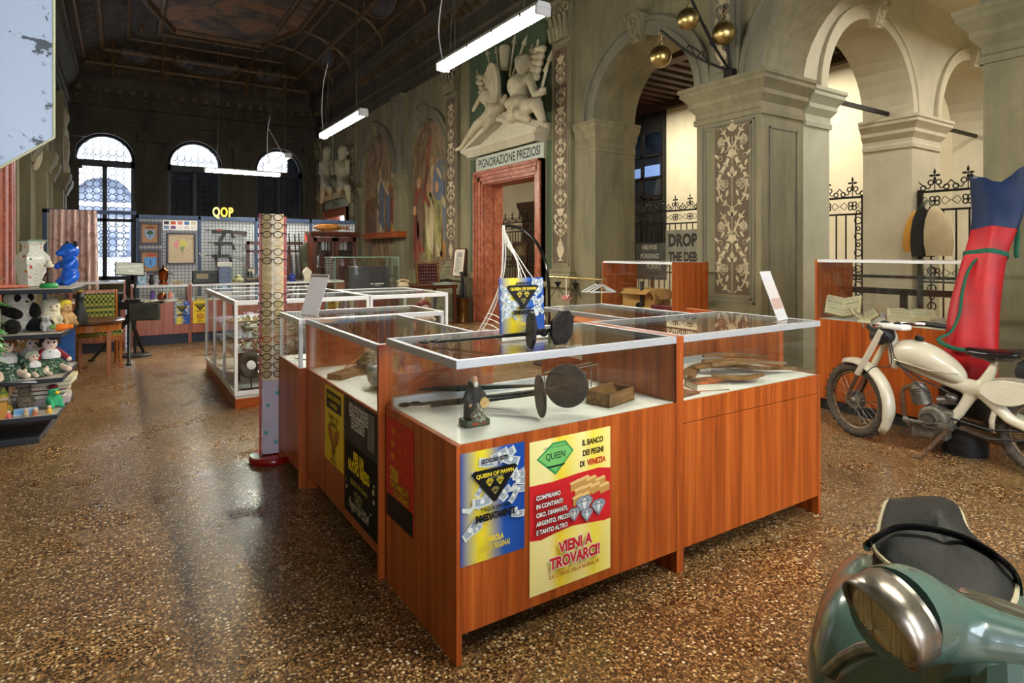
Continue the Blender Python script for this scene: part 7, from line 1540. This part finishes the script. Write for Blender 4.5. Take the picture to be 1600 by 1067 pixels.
for y in (.05, 1.1): MB().cyl((0, y, 0), (0, y, 1.05), .012, 10).box(-.2, y - .015, 0, .2, y + .015, .025).build('upright', GB, t)
for k, (y, rz, lb) in enumerate(((.08, .5, 'clear plastic hanger at the outer end of the brass garment rack'), (.16, .9, 'clear hanger second from the outer end of the garment rack'), (.02, 1.3, 'clear hanger with clips crossing the first on the rack end'))):
    t = thing('clothes_hanger', lb, 'hanger', (4.9, 5.5 + y, 1.066), rz, 'clear hangers on the garment rack'); hm = mk('clear_plastic_%d' % k, (206, 214, 214), None, .15)
    MB().tube([(0, .03 * math.sin(a), -.0 + .025 * math.cos(a)) for a in [PI * i / 6 - PI / 2 for i in range(7)]] + [(0, .0, -.06)], .003, 6).build('hook', M_CHROME, t); MB().tube([(0, -.17, -.15), (0, -.1, -.115), (0, 0, -.06), (0, .1, -.115), (0, .17, -.15)], .009, 6).tube([(0, -.17, -.15), (0, .17, -.155)], .006, 6).build('shoulder', hm, t)
for y, lb in ((.92, 'dark bell-shaped lantern hanging from the garment rack, nearer the wire chair'), (.55, 'dark bell-shaped lantern at the middle of the garment rack')):
    t = thing('hanging_lantern', lb, 'lantern', (4.9, 5.5 + y, 1.06), 0, 'lanterns on the garment rack'); MB().tube([(0, 0, .0), (0, 0, -.05)], .003, 5).build('chain', M_IRON, t); MB().lathe([(.0, -.05), (.05, -.055), (.045, -.07), (.02, -.10), (.018, -.12), (.0, -.12)], 14).build('bell', M_IRON, t); m = MB()
    for k in range(3): m.tube(spline([(0, 0, -.12), (.06 * math.cos(k * 2.1), .06 * math.sin(k * 2.1), -.2), (.1 * math.cos(k * 2.1), .1 * math.sin(k * 2.1), -.26)], 4), .004, 5)
    m.build('branch', M_IRON, t)
t = thing('flower_lamp', 'pink and white glass flower lamp hanging from the brass garment rack', 'lamp', (4.9, 6.24, 1.06)); MB().tube([(0, 0, 0), (0, 0, -.28)], .008, 6).build('stem', M_PAPER, t); m = MB()
for k in range(9): m.at(T(0, 0, -.30) @ RZ(k * .7) @ RX(.5 + .5 * (k % 2))); m.ball((0, .05, .0), (.022, .045, .008), 8, 6)
m.build('petals', mk('pink_glass', (226, 130, 140), (240, 190, 190), .2, 0, 20), t); m = MB()
for k in range(6): m.at(T(0, 0, -.34) @ RZ(k * 1.05) @ RX(-.2)); m.ball((0, .12, 0), (.02, .07, .006), 8, 6)
m.build('leaves', mk('pale_green_glass', (150, 160, 120), (200, 206, 180), .2, 0, 20), t)
t = thing('terracotta_house', 'small orange terracotta lantern house behind the island glass', 'ornament', (4.6, 5.3, 0)); MB().rings([[(x * s, y * s, z) for x, y in ((-1, -1), (1, -1), (1, 1), (-1, 1))] for s, z in ((.2, .0), (.2, .60), (.22, .60), (.09, .74), (.05, .75))]).build('body', mk('terracotta', (206, 116, 50), (180, 92, 36), .6, 0, 8), t, bevel=.01)
# ================================================================ IN THE ARCADE CABINETS
t = thing('cardboard_box', 'open cardboard box with raised flaps in the arcade cabinet', 'box', (5.52, 5.42, .702), .1); KB = mk('cardboard', (186, 142, 76), (170, 126, 62), .8, 0, 5)
MB().box(-.15, -.25, 0, .15, .25, .01).box(-.15, -.25, 0, -.142, .25, .24).box(.142, -.25, 0, .15, .25, .24).box(-.15, -.25, 0, .15, -.242, .24).box(-.15, .242, 0, .15, .25, .24).build('body', KB, t)
for s in (-1, 1): m = MB().at(T(0, s * .25, .24) @ RX(s * -.9 + (PI if 0 else 0))); m.box(-.15, 0 if s > 0 else -.14, 0, .15, .14 if s > 0 else 0, .006); m.build('flap', KB, t); m = MB().at(T(s * .15, 0, .24) @ RY(s * .5)); m.box(0 if s > 0 else -.12, -.2, 0, .12 if s > 0 else 0, .2, .006); m.build('flap', KB, t)
t = thing('wall_tap', 'dark upright pump handle with a curved copper spout in the arcade cabinet', 'pump', (5.36, 5.33, .702)); MB().box(-.015, -.02, 0, .015, .02, .34).build('handle', M_BLACK, t, bevel=.004); MB().tube(spline([(0, -.03, .0), (0, -.05, .16), (0, -.11, .2), (0, -.16, .17), (0, -.165, .12)], 6), .009, 8).build('spout', M_COPPER, t); MB().ball((0, .05, .04), (.04, .05, .04)).build('knob', M_BLACKG, t)
t = tag(MB().box(-.1, -.2, 0, .1, .2, .07).build('wine_red_case', mk('wine_case', (92, 16, 26), None, .35), bevel=.01, loc=(5.45, 4.98, .702)), 'flat wine-red case in the arcade cabinet beside the cardboard box', 'case')
t = tag(MB().ball((0, 0, .02), (.04, .08, .02)).build('yellow_cloth', mk('yellow_rag', (220, 180, 50), None, .8), loc=(5.33, 5.22, .702)), 'small yellow rag before the pump handle in the arcade cabinet', 'cloth')
def open_book(label, loc, w, h, th, ang, M, mat):
    t = thing('open_book', label, 'book', M=M, group='old books in the arcade cabinet')
    for s in (-1, 1):
        m = MB().at(RY(-s * ang)); m.rings([[(s * x, y, z) for x, z in ((0, 0), (0, th), (w * .3, th * 1.25), (w, th), (w, 0))] for y in (-h / 2, h / 2)]); m.build('page_block', mat, t, ang=20)
        m = MB().at(RY(-s * ang)); m.box(0, -h / 2 - .008, -.005, s * (w + .008), h / 2 + .008, -.0005); m.build('cover', M_OLD, t)
        m = MB().at(RY(-s * ang)); 
        for k in range(7): m.box(s * w * .12, -h * .38 + k * h * .115, th * 1.25 + .0005, s * w * .9, -h * .38 + k * h * .115 + .006 + .012 * (k % 3 == 1), th * 1.25 + .001)
        m.build('printed_lines', mk('faded_ink', (150, 146, 120), (190, 184, 156), .8, 0, 40), t, flat=True)
OP = mk('old_pages', (216, 206, 170), (200, 188, 150), .8, 0, 8)
open_book('old open atlas propped steeply upright at the end of the cabinet', 0, .15, .2, .012, .35, T(5.45, 2.92, .90) @ RZ(-1.2) @ RX(.85), OP)
open_book('small old book lying open like a roof valley between two larger ones', 0, .12, .15, .016, .62, T(5.40, 2.72, .815) @ RZ(-.9) @ RX(.25), OP)
open_book('thick old tome lying open flat on the cabinet deck beside the red bag', 0, .17, .26, .055, .08, T(5.47, 2.38, .835) @ RZ(-1.1) @ RX(.16), OP)
book('closed_book', 'thin pale closed book lying under the small open book', (5.32, 2.62, .806), .4, .14, .1, .02, OP)
t = thing('tome_cradle', 'dark folded book cradle beneath the thick open tome', 'stand', (5.47, 2.36, .806), .5); MB().rings([[(-.12, -.13, 0), (.12, -.13, 0), (.12, .13, 0), (-.12, .13, 0)], [(-.12, -.13, .005), (.12, -.13, .005), (.12, .13, .03), (-.12, .13, .03)]]).build('wedge', M_OLD, t)
t = tag(MB().at(RX(.3)).box(-.11, -.09, 0, .1, .09, .012).build('grey_leaflet', mk('grey_leaf', (120, 112, 96), (150, 142, 122), .7, 0, 10), loc=(5.40, 2.08, .84)), 'grey tilted leaflet at the bag end of the book cabinet', 'leaflet')
# ================================================================ RED AND BLUE BAG
AX = [(1507, 601, 4.95, .127), (1511, 578, 4.95, .146), (1515, 545, 4.95, .15), (1520, 490, 5.0, .144), (1532, 430, 5.08, .128), (1543, 390, 5.14, .122), (1556, 352, 5.22, .134), (1562, 318, 5.30, .153), (1565, 278, 5.38, .176)]
t = thing('long_bag', 'long red bag with a dark blue top and green strap leaning beside the book cabinet', 'bag', (4.9, 1.95, 0)); o = Vector((4.9, 1.95, 0))
C_ = [onX(x, y, X) - o for x, y, X, r in AX]; C_ = spline([C_[0] - Vector((.0, 0, .012))] + C_, 4); RR = [p[0] for p in spline([(.12, 0)] + [(a[3], 0) for a in AX], 4)]
def bag_rings(i0, i1, jag=0, k=1.0):
    rs = []
    for i in range(i0, i1 + 1):
        w_ = Vector((.3, -1, 0)).normalized(); d_ = Vector((1, .3, -.45)).normalized(); n = 24; tw = .15 * i
        rs.append([C_[i] + (w_ * RR[i] * math.cos(a) * (1 + .04 * math.sin(3 * a + tw)) + d_ * .08 * math.sin(a) * (1 + .16 * math.sin(4 * a + tw * 2))) * k + Vector((0, 0, (.05 * math.cos(2 * a + .6) + .02 * math.sin(5 * a)) * max(0, i - i1 + 3) / 3 if jag else 0)) for a in [2 * PI * k_ / n for k_ in range(n)]])
    return rs
m = MB(); m.rings(bag_rings(0, 28)); m.build('red_body', mk('red_tarpaulin', (190, 8, 22), (160, 6, 18), .5, 0, 5, bump=.3), t, ang=60)
m = MB(); m.rings(bag_rings(27, 36, 1, 1.03)); m.build('blue_top', mk('navy_tarpaulin', (24, 38, 68), (34, 52, 88), .4, 0, 5, bump=.4), t, ang=60)
m = MB()
m.rings([[C_[i] + (p - C_[i]) * k + Vector((0, 0, dz)) for p in bag_rings(i, i)[0]] for i in (23,) for k, dz in ((1.02, -.018), (1.06, -.016), (1.06, .016), (1.02, .018))], caps=False)
GS = mk('green_webbing', (10, 96, 72), (8, 80, 60), .7, 0, 40)
m.build('strap', GS, t)
S_ = [onX(x, y, X) - o for x, y, X in ((1527, 402, 5.05), (1512, 425, 4.98), (1503, 460, 4.93), (1499, 490, 4.9), (1486, 518, 4.84), (1466, 530, 4.80), (1484, 542, 4.80), (1515, 548, 4.84), (1545, 548, 4.88))]
MB().tube(spline(S_, 6), .014, 6, False, .3).build('loose_strap', GS, t); MB().tube(spline([onX(x, y, 5.36) - o for x, y in ((1584, 340), (1590, 360), (1588, 395), (1591, 402))], 5), .016, 6, False, .4).build('strap_tail', GS, t)
# ================================================================ MOPED
MOP = T(4.76, 1.28, 0) @ Matrix(((-.1114, -.9938, 0, 0), (.9938, -.1114, 0, 0), (0, 0, 1, 0), (0, 0, 0, 1)))
t = thing('moped', 'old cream-white moped with black saddle parked before the book cabinet', 'moped', M=MOP)
CR = mk('cream_paint', (214, 208, 188), (200, 192, 170), .22, 0, 4, coat=.5); RB = mk('tyre_rubber', (58, 52, 46), (84, 74, 62), .85, 0, 30, bump=.4); EN = mk('engine_alloy', (92, 88, 80), (134, 128, 116), .5, .6, 26, bump=.3); RU = mk('rusty_metal', (74, 50, 34), (112, 84, 60), .7, .4, 30)
def wheel(M, nm):
    w_ = MB().at(M @ RX(PI / 2)); w_.torus(.245, .032, 56, 12); W = w_.build('tyre', RB, t)
    m = MB().at(M @ RX(PI / 2))
    for k in range(56): m.at(M @ RY(k * 2 * PI / 56) @ T(0, 0, .2735)); m.box(-.008, -.022, 0, .008, .022, .006) if k % 2 else m.box(-.008, -.028, -.004, .008, .010, .005)
    m.build('tread', RB, t); m = MB().at(M @ RX(PI / 2)); m.torus(.212, .012, 48, 8); m.build('rim', mk('rusty_rim', (150, 132, 104), (104, 84, 62), .4, .6, 24), t)
    m = MB()
    for k in range(32): a = k * 2 * PI / 32; b = a + (.35 if k % 2 else -.35); m.at(M); m.tube([(.055 * math.cos(b), (.03 if k % 4 < 2 else -.03), .055 * math.sin(b)), (.208 * math.cos(a), 0, .208 * math.sin(a))], .0016, 4)
    m.build('spokes', M_STEEL, t); m = MB().at(M @ RX(PI / 2)); m.lathe([(0, -.05), (.02, -.05), (.03, -.035), (.066, -.028), (.068, .028), (.03, .035), (.02, .05), (0, .05)], 24); m.build('hub', EN, t)
ST = T(1.0, 0, 0) @ RZ(-.42) @ T(-1.0, 0, 0)
wheel(T(0, 0, .279), 'rear'); wheel(ST @ T(1.161, 0, .279), 'front')
m = MB().at(ST)
for s in (-1, 1): m.tube([(.885, s * .05, .84), (1.09, s * .052, .49)], .022, 10)
m.build('fork_leg', CR, t); m = MB().at(ST)
for s in (-1, 1): m.tube([(1.08, s * .052, .50), (1.17, s * .056, .33), (1.163, s * .056, .28)], .014, 8)
m.build('fork_link', RU, t)
m = MB().at(ST); rs = []
for i in range(15):
    a = math.radians(118 + (-10 - 118) * 0 - i * 0); a = math.radians(72 + i * 10.5); cx, cz = 1.150 + .318 * math.cos(a), .285 + .318 * math.sin(a); sw = .055 if i < 12 else .05 - .006 * (i - 11)
    q = []
    for j in range(9): b = -1.35 + 2.7 * j / 8; q.append((cx - .05 * math.cos(a) * (1 - math.cos(b)), sw * math.sin(b) / .97, cz - .05 * math.sin(a) * (1 - math.cos(b))))
    rs.append(q)
vs = [p for r in rs for p in r]; m.add(vs, [(i * 9 + j, i * 9 + j + 1, (i + 1) * 9 + j + 1, (i + 1) * 9 + j) for i in range(14) for j in range(8)]); fo = m.build('front_fender', CR, t, ang=80); q_ = fo.modifiers.new('s', 'SOLIDIFY'); q_.thickness = .004
m = MB().at(ST); m.limb((.885, 0, .80), (.90, 0, .86), .055, .05); m.ball((.945, 0, .79), (.05, .07, .065)); m.build('headlamp_shell', M_BLACK, t); m = MB().at(ST); m.ball((.975, 0, .79), (.03, .06, .055)); m.build('headlamp_lens', M_CHROME, t)
m = MB().at(ST); m.prism([(.72, -.045), (.86, -.06), (.93, -.05), (.93, .05), (.86, .06), (.72, .045)], .855, .895); m.build('headset', M_WHITE, t, bevel=.016, seg=4); m = MB().at(ST); m.disc(.80, 0, .022, 16, .895, .905); m.build('speedometer', M_BLACKG, t)
for s in (-1, 1):
    m = MB().at(ST); m.tube(spline([(.88, s * .05, .87), (.87, s * .15, .885), (.80, s * .25, .885), (.74, s * .30, .88)], 5), .011, 8); m.build('handlebar', M_CHROME, t)
    m = MB().at(ST); m.tube([(.80, s * .25, .885), (.70, s * .325, .878)], .017, 10); m.build('grip', M_BLACK, t); m = MB().at(ST); m.tube(spline([(.86, s * .17, .88), (.83, s * .27, .90), (.75, s * .34, .885)], 4), .006, 6); m.build('brake_lever', M_CHROME, t)
# tank
m = MB(); pr = []
for x, zc, rh, rw in ((.885, .68, .03, .03), (.86, .68, .075, .06), (.80, .69, .095, .085), (.72, .685, .105, .1), (.64, .665, .108, .105), (.56, .63, .1, .1), (.50, .60, .085, .085), (.455, .575, .06, .06), (.43, .56, .025, .03)): pr.append([(x, rw * math.cos(a), zc + rh * math.sin(a)) for a in [2 * PI * k / 24 for k in range(24)]])
m.rings(pr); m.build('fuel_tank', CR, t, ang=80, sub=1); MB().cyl((.71, .0, .785), (.70, .0, .81), .028, 16).build('tank_cap', M_BLACK, t); MB().tube([(.45, .075, .60), (.62, .107, .60), (.84, .07, .64)], .004, 6).build('tank_seam', CR, t)
m = MB(); m.limb((.88, 0, .80), (.855, 0, .60), .04, .04); m.limb((.86, 0, .62), (.62, 0, .535), .022, .022); m.limb((.62, 0, .535), (.44, 0, .50), .022, .045); m.limb((.46, 0, .52), (.36, 0, .50), .05, .055); m.limb((.36, 0, .5), (.20, .05, .35), .05, .036); m.limb((.20, .05, .35), (-.01, .07, .27), .036, .028); m.limb((.36, 0, .5), (.20, -.05, .35), .05, .036); m.limb((.20, -.05, .35), (-.01, -.07, .27), .036, .028); m.limb((.36, 0, .5), (.295, 0, .65), .045, .028); m.limb((.295, 0, .65), (.285, 0, .70), .022, .022); m.limb((.40, 0, .48), (.47, 0, .34), .04, .032); m.limb((.47, 0, .34), (.53, 0, .25), .034, .03)
m.build('frame', CR, t, remesh=.009, smooth=6)
m = MB(); m.tube(spline([(.86, .03, .62), (.70, .035, .53), (.58, .03, .48), (.48, .02, .43)], 6), .006, 6); m.tube(spline([(.88, .04, .84), (.84, .06, .66), (.74, .05, .52), (.62, .05, .42)], 6), .005, 6); m.tube(spline([(.9, .05, .85), (.86, .07, .6), (1.0, .05, .55), (1.12, .06, .32)], 6), .004, 6); m.build('cable', M_BLACK, t)
# rear fender, side box, saddle
rs = []
for i in range(15):
    a = math.radians(-8 + i * 12.5); rs.append([(.318 * math.cos(a) - .05 * math.cos(a) * (1 - math.cos(b)), .062 * math.sin(b), .29 + .318 * math.sin(a) - .05 * math.sin(a) * (1 - math.cos(b))) for b in [-1.35 + 2.7 * j / 8 for j in range(9)]])
m = MB(); m.add([p for r in rs for p in r], [(i * 9 + j, i * 9 + j + 1, (i + 1) * 9 + j + 1, (i + 1) * 9 + j) for i in range(14) for j in range(8)]); fo = m.build('rear_fender', CR, t, ang=80); q_ = fo.modifiers.new('s', 'SOLIDIFY'); q_.thickness = .004
for s in (-1, 1):
    m = MB().at(T(.20, s * .075, .525) @ RY(.12) @ RX(PI / 2)); m.prism([(p.x, p.y) for p in spline([(.15, -.01), (.12, .05), (.03, .075), (-.08, .06), (-.17, .03), (-.20, .0), (-.12, -.04), (-.02, -.085), (.08, -.075), (.15, -.01)], 4)][:-1], -.03, .03); m.build('side_box', CR, t, bevel=.022, seg=4, ang=50); m = MB().at(T(.20, s * .106, .525) @ RX(PI / 2)); m.torus(.035, .003, 24, 6, sx=1, sy=.8); m.build('embossed_emblem', CR, t)
m = MB(); m.rings([[(x, w_ * u, z + v) for u, v in ((-1, -.01), (-1, .015), (-.6, .034), (0, .04), (.6, .034), (1, .015), (1, -.01), (0, -.016))] for x, w_, z in ((.445, .03, .735), (.42, .05, .735), (.34, .07, .735), (.24, .115, .74), (.17, .125, .75), (.135, .09, .755))]); m.build('saddle', mk('saddle_leather', (20, 18, 20), (36, 30, 32), .25, 0, 20), t, ang=60, sub=1)
m = MB(); [m.tube([(.40, s * .03, .72), (.30, s * .04, .705), (.17, s * .08, .72)], .006, 6) for s in (-1, 1)]; m.box(.28, -.02, .69, .33, .02, .72); m.build('saddle_spring', M_STEEL, t)
for s in (-1, 1): MB().rings([[(x * f, s * .05 + y * f, z) for x, y in ((-.03, -.025), (.03, -.025), (.03, .025), (-.03, .025))] for f, z in ((1.2, .60), (1.3, .64), (.8, .70))]).build('tool_bag', M_BLACK, t, bevel=.012, loc=(.135, 0, .02))
# engine
m = MB(); m.at(T(.615, 0, .27) @ RX(PI / 2)); m.lathe([(0, -.075), (.07, -.075), (.085, -.06), (.088, .05), (.075, .07), (.05, .08), (.03, .085), (0, .085)], 28); m.at(); m.box(.50, -.05, .2, .66, .05, .33); m.box(.53, -.06, .13, .74, .06, .22); m.build('crankcase', EN, t, bevel=.018, seg=3)
m = MB(); m.at(T(.685, 0, .345) @ RY(.25)); m.lathe([(0, 0), (.05, 0), (.05, .12), (.045, .14), (.02, .155), (0, .155)], 24)
for k in range(8): m.at(T(.685, 0, .345) @ RY(.25)); m.lathe([(.04, .012 + k * .014), (.062, .012 + k * .014), (.062, .018 + k * .014), (.04, .018 + k * .014)], 24)
m.build('cylinder', EN, t); m = MB().tube(spline([(.71, .02, .46), (.77, .03, .455), (.80, .03, .41), (.79, .03, .25), (.74, .04, .17)], 6), .015, 10); m.build('exhaust_pipe', RU, t)
m = MB().at(T(.63, .088, .26) @ RX(PI / 2)); m.torus(.05, .006, 24, 6); m.lathe([(0, -.01), (.03, -.01), (.025, .01), (0, .012)], 16); m.build('flywheel_cover', M_STEEL, t); m = MB(); m.tube([(.55, .08, .25), (.70, .09, .235), (.76, .09, .24)], .012, 8); m.ball((.76, .095, .24), .022); m.tube([(.52, .06, .24), (.50, .10, .26), (.50, .16, .26)], .01, 8); m.box(.47, .14, .255, .54, .2, .275); m.build('kick_lever', EN, t)
m = MB(); m.cyl((.60, -.02, .38), (.50, -.02, .40), .03, 12); m.ball((.52, 0, .42), (.04, .035, .03)); m.build('carburettor', M_STEEL, t); m = MB(); [m.tube([(.52, s * .05, .22), (.60, s * .12, .1), (.66, s * .15, .012)], [.016, .014, .016], 8) for s in (-1, 1)]; m.tube([(.66, -.15, .012), (.66, -.10, .012)], .014, 6); m.tube([(.66, .15, .012), (.70, .17, .012)], .014, 6); m.build('centre_stand', RU, t)
m = MB(); m.tube([(.5, -.09, .28), (.3, -.1, .25), (0, -.1, .27)], .014, 8); m.tube([(.50, -.10, .20), (.3, -.1, .17), (.05, -.11, .16)], [.02, .036, .03], 10); m.build('silencer', RU, t); m = MB().tube([(.51, .05, .29), (.3, .055, .26), (0.03, .055, .31)], .008, 5); m.tube([(.51, .05, .24), (.3, .055, .2), (0.03, .055, .25)], .008, 5); m.build('chain', M_BLACK, t)
B_ = onX(1507, 601, 4.95); BZ = B_.z - .03
t = tag(MB().lathe([(0, 0), (.135, 0), (.15, BZ - .01), (.14, BZ), (0, BZ)], 28).build('dark_tub', M_BLACK, loc=(B_.x, B_.y, 0)), 'dark covered tub behind the moped, the long red bag standing on it', 'tub')
# ================================================================ SCOOTER
SG = mk('green_scooter_paint', (66, 92, 84), (82, 108, 98), .25, 0, 2.5, coat=.6); sw_ = N('scooter_chips'); SDK = mk('seat_vinyl', (15, 15, 14), (30, 30, 28), .62, 0, 16, (2, 8, 8), bump=.15, spec=.3)
fdir = Vector((-.92, -.39, 0)); ldir = Vector((.39, -.92, 0)); B0 = Vector((1.47, .53, 0))
SM_ = Matrix(((fdir.x, ldir.x, 0, B0.x), (fdir.y, ldir.y, 0, B0.y), (0, 0, 1, 0), (0, 0, 0, 1)))
t = thing('scooter', 'old green motor scooter with a black bench seat and round headlamp', 'scooter', M=SM_); inv = SM_.inverted()
L_ = lambda px, py, z: inv @ onZ(px, py, z)
SP = [L_(*p) for p in ((1384, 783, .80), (1425, 779, .805), (1470, 779, .805), (1498, 793, .80), (1512, 825, .795), (1535, 852, .79), (1572, 882, .785), (1587, 905, .78), (1582, 940, .775), (1545, 965, .77), (1480, 950, .77), (1410, 895, .775), (1366, 856, .78), (1372, 830, .785), (1377, 805, .795))]
cen = sum(SP, Vector()) / len(SP); m = MB(); sp = [Vector(p) for p in spline(SP + SP[:1], 4)][:-1]
m.rings([[Vector((cen.x + (p.x - cen.x) * k, cen.y + (p.y - cen.y) * k, p.z + dz)) for p in sp] for k, dz in ((.90, -.10), (.99, -.09), (1.02, -.05), (1.0, -.008), (.93, .010), (.7, .022), (.35, .030), (.05, .032))]); m.build('seat', SDK, t, ang=70)
m = MB().tube([p + Vector((0, 0, -.004)) for p in sp], .005, 6, True); m.build('seat_piping', mk('cream_piping', (170, 160, 130), None, .6), t)
m = MB().tube(spline([L_(1355, 858, .745), L_(1358, 848, .79), L_(1395, 826, .815), L_(1440, 824, .825), L_(1500, 838, .82), L_(1550, 864, .81), L_(1585, 895, .80), L_(1592, 925, .755)], 6), .009, 8, False, .5); m.build('seat_strap', M_BLACKG, t)
# tail body and engine cowls
m = MB(); m.ball((-.12, 0, .52), (.42, .15, .19), 20, 12); m.limb((.15, 0, .5), (.22, 0, .36), .12, .08); m.build('rear_body', SG, t, remesh=.016, smooth=6)
for s in (-1, 1): m = MB(); m.ball((-.02 + .0, s * .19, .475), (.30, .105, .21), 20, 12); m.ball((.1, s * .19, .505), (.18, .10, .20), 16, 10); m.build('side_cowl', SG, t, remesh=.016, smooth=6)
m = MB(); m.box(.2, -.2, .24, .62, .2, .27); m.build('footboard', SG, t, bevel=.012)
vs = []; fs = []; nu, nv = 17, 14
for j in range(nv):
    for i in range(nu):
        u = -1 + 2 * i / (nu - 1); v = j / (nv - 1); wv = .27 * (1 - .18 * v); zt = .27 + (.55 - .16 * abs(u) ** 3) * v; vs.append((.56 + .10 * (1 - v) ** 2 - .13 * u * u - .06 * v, u * wv, zt))
for j in range(nv - 1):
    for i in range(nu - 1): a = j * nu + i; fs.append((a, a + 1, a + nu + 1, a + nu))
m = MB(); m.add(vs, fs); o_ = m.build('leg_shield', SG, t, ang=80); q_ = o_.modifiers.new('s', 'SOLIDIFY'); q_.thickness = .006; m = MB().tube([vs[(nv - 1) * nu + i] for i in range(nu)], .009, 8); m.build('shield_rim', mk('worn_rim', (150, 146, 130), (96, 100, 90), .4, .4, 30), t)
m = MB(); m.limb((.50, 0, .85), (.68, 0, .35), .035, .03); m.build('steering_column', SG, t)
for x in (.74, -.42): m = MB().at(T(x, 0, .21) @ RX(PI / 2)); m.torus(.16, .048, 40, 12); m.build('tyre', RB, t); m = MB().at(T(x, 0, .21) @ RX(PI / 2)); m.lathe([(0, -.04), (.06, -.05), (.12, -.03), (.125, .03), (.06, .05), (0, .04)], 24); m.build('wheel_disc', SG, t)
m = MB(); m.ball((.76, 0, .30), (.24, .095, .17), 18, 10); m.build('front_mudguard', SG, t); MB().tube([(.1, .0, .2), (.02, .16, .02)], .012, 8).tube([(.1, 0, .2), (.02, -.16, .02)], .012, 8).build('stand', M_IRON, t)
# headset with the lamp turned aside
Q = lambda px, py, d: inv @ pick(px, py, d)
hs = [(Q(1395, 962, .81), .060), (Q(1415, 958, .825), .061), (Q(1450, 966, .835), .055), (Q(1500, 980, .83), .043), (Q(1550, 991, .82), .034), (Q(1610, 1004, .81), .027), (Q(1740, 1030, .80), .022)]
m = MB(); P = spline([h[0] for h in hs], 5); R_ = [h[0] for h in spline([(h[1], 0) for h in hs], 5)]; m.tube(P, R_, 28); m.build('headset', SG, t, ang=80)
m = MB(); m.limb(Q(1520, 1000, .85), Q(1480, 1045, .90), .05, .05); m.build('headset_neck', SG, t)
ld = (Q(1348, 990, .801) - Q(1405, 955, .815)).normalized(); lc = Q(1390, 966, .805)
LM = along(lc, lc + ld) @ S(.85)
m = MB().at(LM); m.lathe([(.064, -.03), (.068, -.01), (.068, .008), (.065, .014), (.058, .014), (.058, -.03)], 36, False); m.build('lamp_bezel', mk('pitted_chrome', (150, 146, 136), (96, 88, 76), .3, .9, 40), t, ang=50)
m = MB().at(LM); n = 14; m.rings([[(.069 * math.cos(a), .069 * math.sin(a), z + .042 * max(0, math.sin(a - 0)) * 0 + .018 * k * (.5 + .5 * math.cos(a - 1.2))) for a in [2 * PI * i / 36 for i in range(36)]] for z, k in ((-.02, 0), (.012, 0), (.014, 1))], caps=False); o_ = m.build('lamp_hood', mk('pitted_chrome_hood', (120, 112, 100), (170, 162, 150), .3, .9, 30), t, ang=60); q_ = o_.modifiers.new('s', 'SOLIDIFY'); q_.thickness = .003
m = MB().at(LM); m.rings([[(r * math.cos(a), r * math.sin(a), z + (.0012 if i % 2 else 0)) for i, a in enumerate([2 * PI * i / 60 for i in range(60)])] for r, z in ((.061, .008), (.052, .019), (.036, .027), (.016, .031), (.001, .032))]); m.build('lamp_lens', mk('old_lens_glass', (150, 138, 104), (196, 186, 150), .08, .3, 9, (1, 40, 1)), t)
m = MB(); m.tube(spline([Q(1500, 930, .93), Q(1530, 938, .92), Q(1570, 955, .90), Q(1625, 975, .88), Q(1680, 985, .86)], 5), .010, 8, False, .6); m.build('brake_lever', M_CHROME, t); m = MB().tube([Q(1505, 930, .935), Q(1570, 950, .93), Q(1680, 990, .92)], .012, 8); m.build('handlebar', M_CHROME, t)
# ================================================================ RIVETED PANEL AT THE FRAME EDGE
def m_chips():
    q = N('chipped_blue_grey_paint'); v = q.coord((1, 1, 1)); a = q.noise(v, 9, 8, .7, .5); b = q.noise(q.coord((3, 1, 22)), 6, 4); base = q.mix(q.noise(v, 2, 4).outputs[0], lin((150, 168, 196)), lin((176, 192, 214)))
    f = q.ramp(a.outputs[0], [(.585, (0, 0, 0)), (.60, (1, 1, 1))]); c = q.mix(f, base, lin((52, 62, 72))); return q.set(col=c, rough=.4)
t = thing('riveted_metal_board', 'big pale blue-grey riveted metal panel with chipped paint on a pole', 'panel', (-.17, 2.3, 0)); PM = m_chips()
m = MB().at(RX(PI / 2)); m.prism([(0, 2.75), (0, 1.749), (-.126, 1.648), (-.45, 1.40), (-.95, 1.40), (-.95, 2.75)], -.03, .0); m.build('plate', PM, t, bevel=.004)
m = MB().tube([(0, .0, 2.75), (0, .0, 1.749), (-.126, .0, 1.648), (-.45, .0, 1.40)], .004, 6); m.build('edge_strip', mk('pale_edge', (196, 196, 160), None, .5), t); m = MB()
for k in range(11): m.ball((-.022, -.001, 1.80 + k * .085), (.006, .004, .006), 8, 6)
for k in range(9): m.ball((-.03 - .045 * k, -.001, 1.748 - .035 * k), (.006, .004, .006), 8, 6)
m.build('rivets', PM, t); MB().cyl((-.75, .03, 0), (-.75, .03, 1.6), .03, 12).lathe([(0, 0), (.0, 0)], 3).build('pole', M_STEEL, t) if 0 else MB().cyl((-.75, .05, 0), (-.75, .05, 1.9), .025, 12).build('pole', M_STEEL, t); MB().at(T(-.75, .05, 0)).lathe([(0, 0), (.25, 0), (.25, .03), (0, .03)], 24).build('foot', M_STEEL, t)
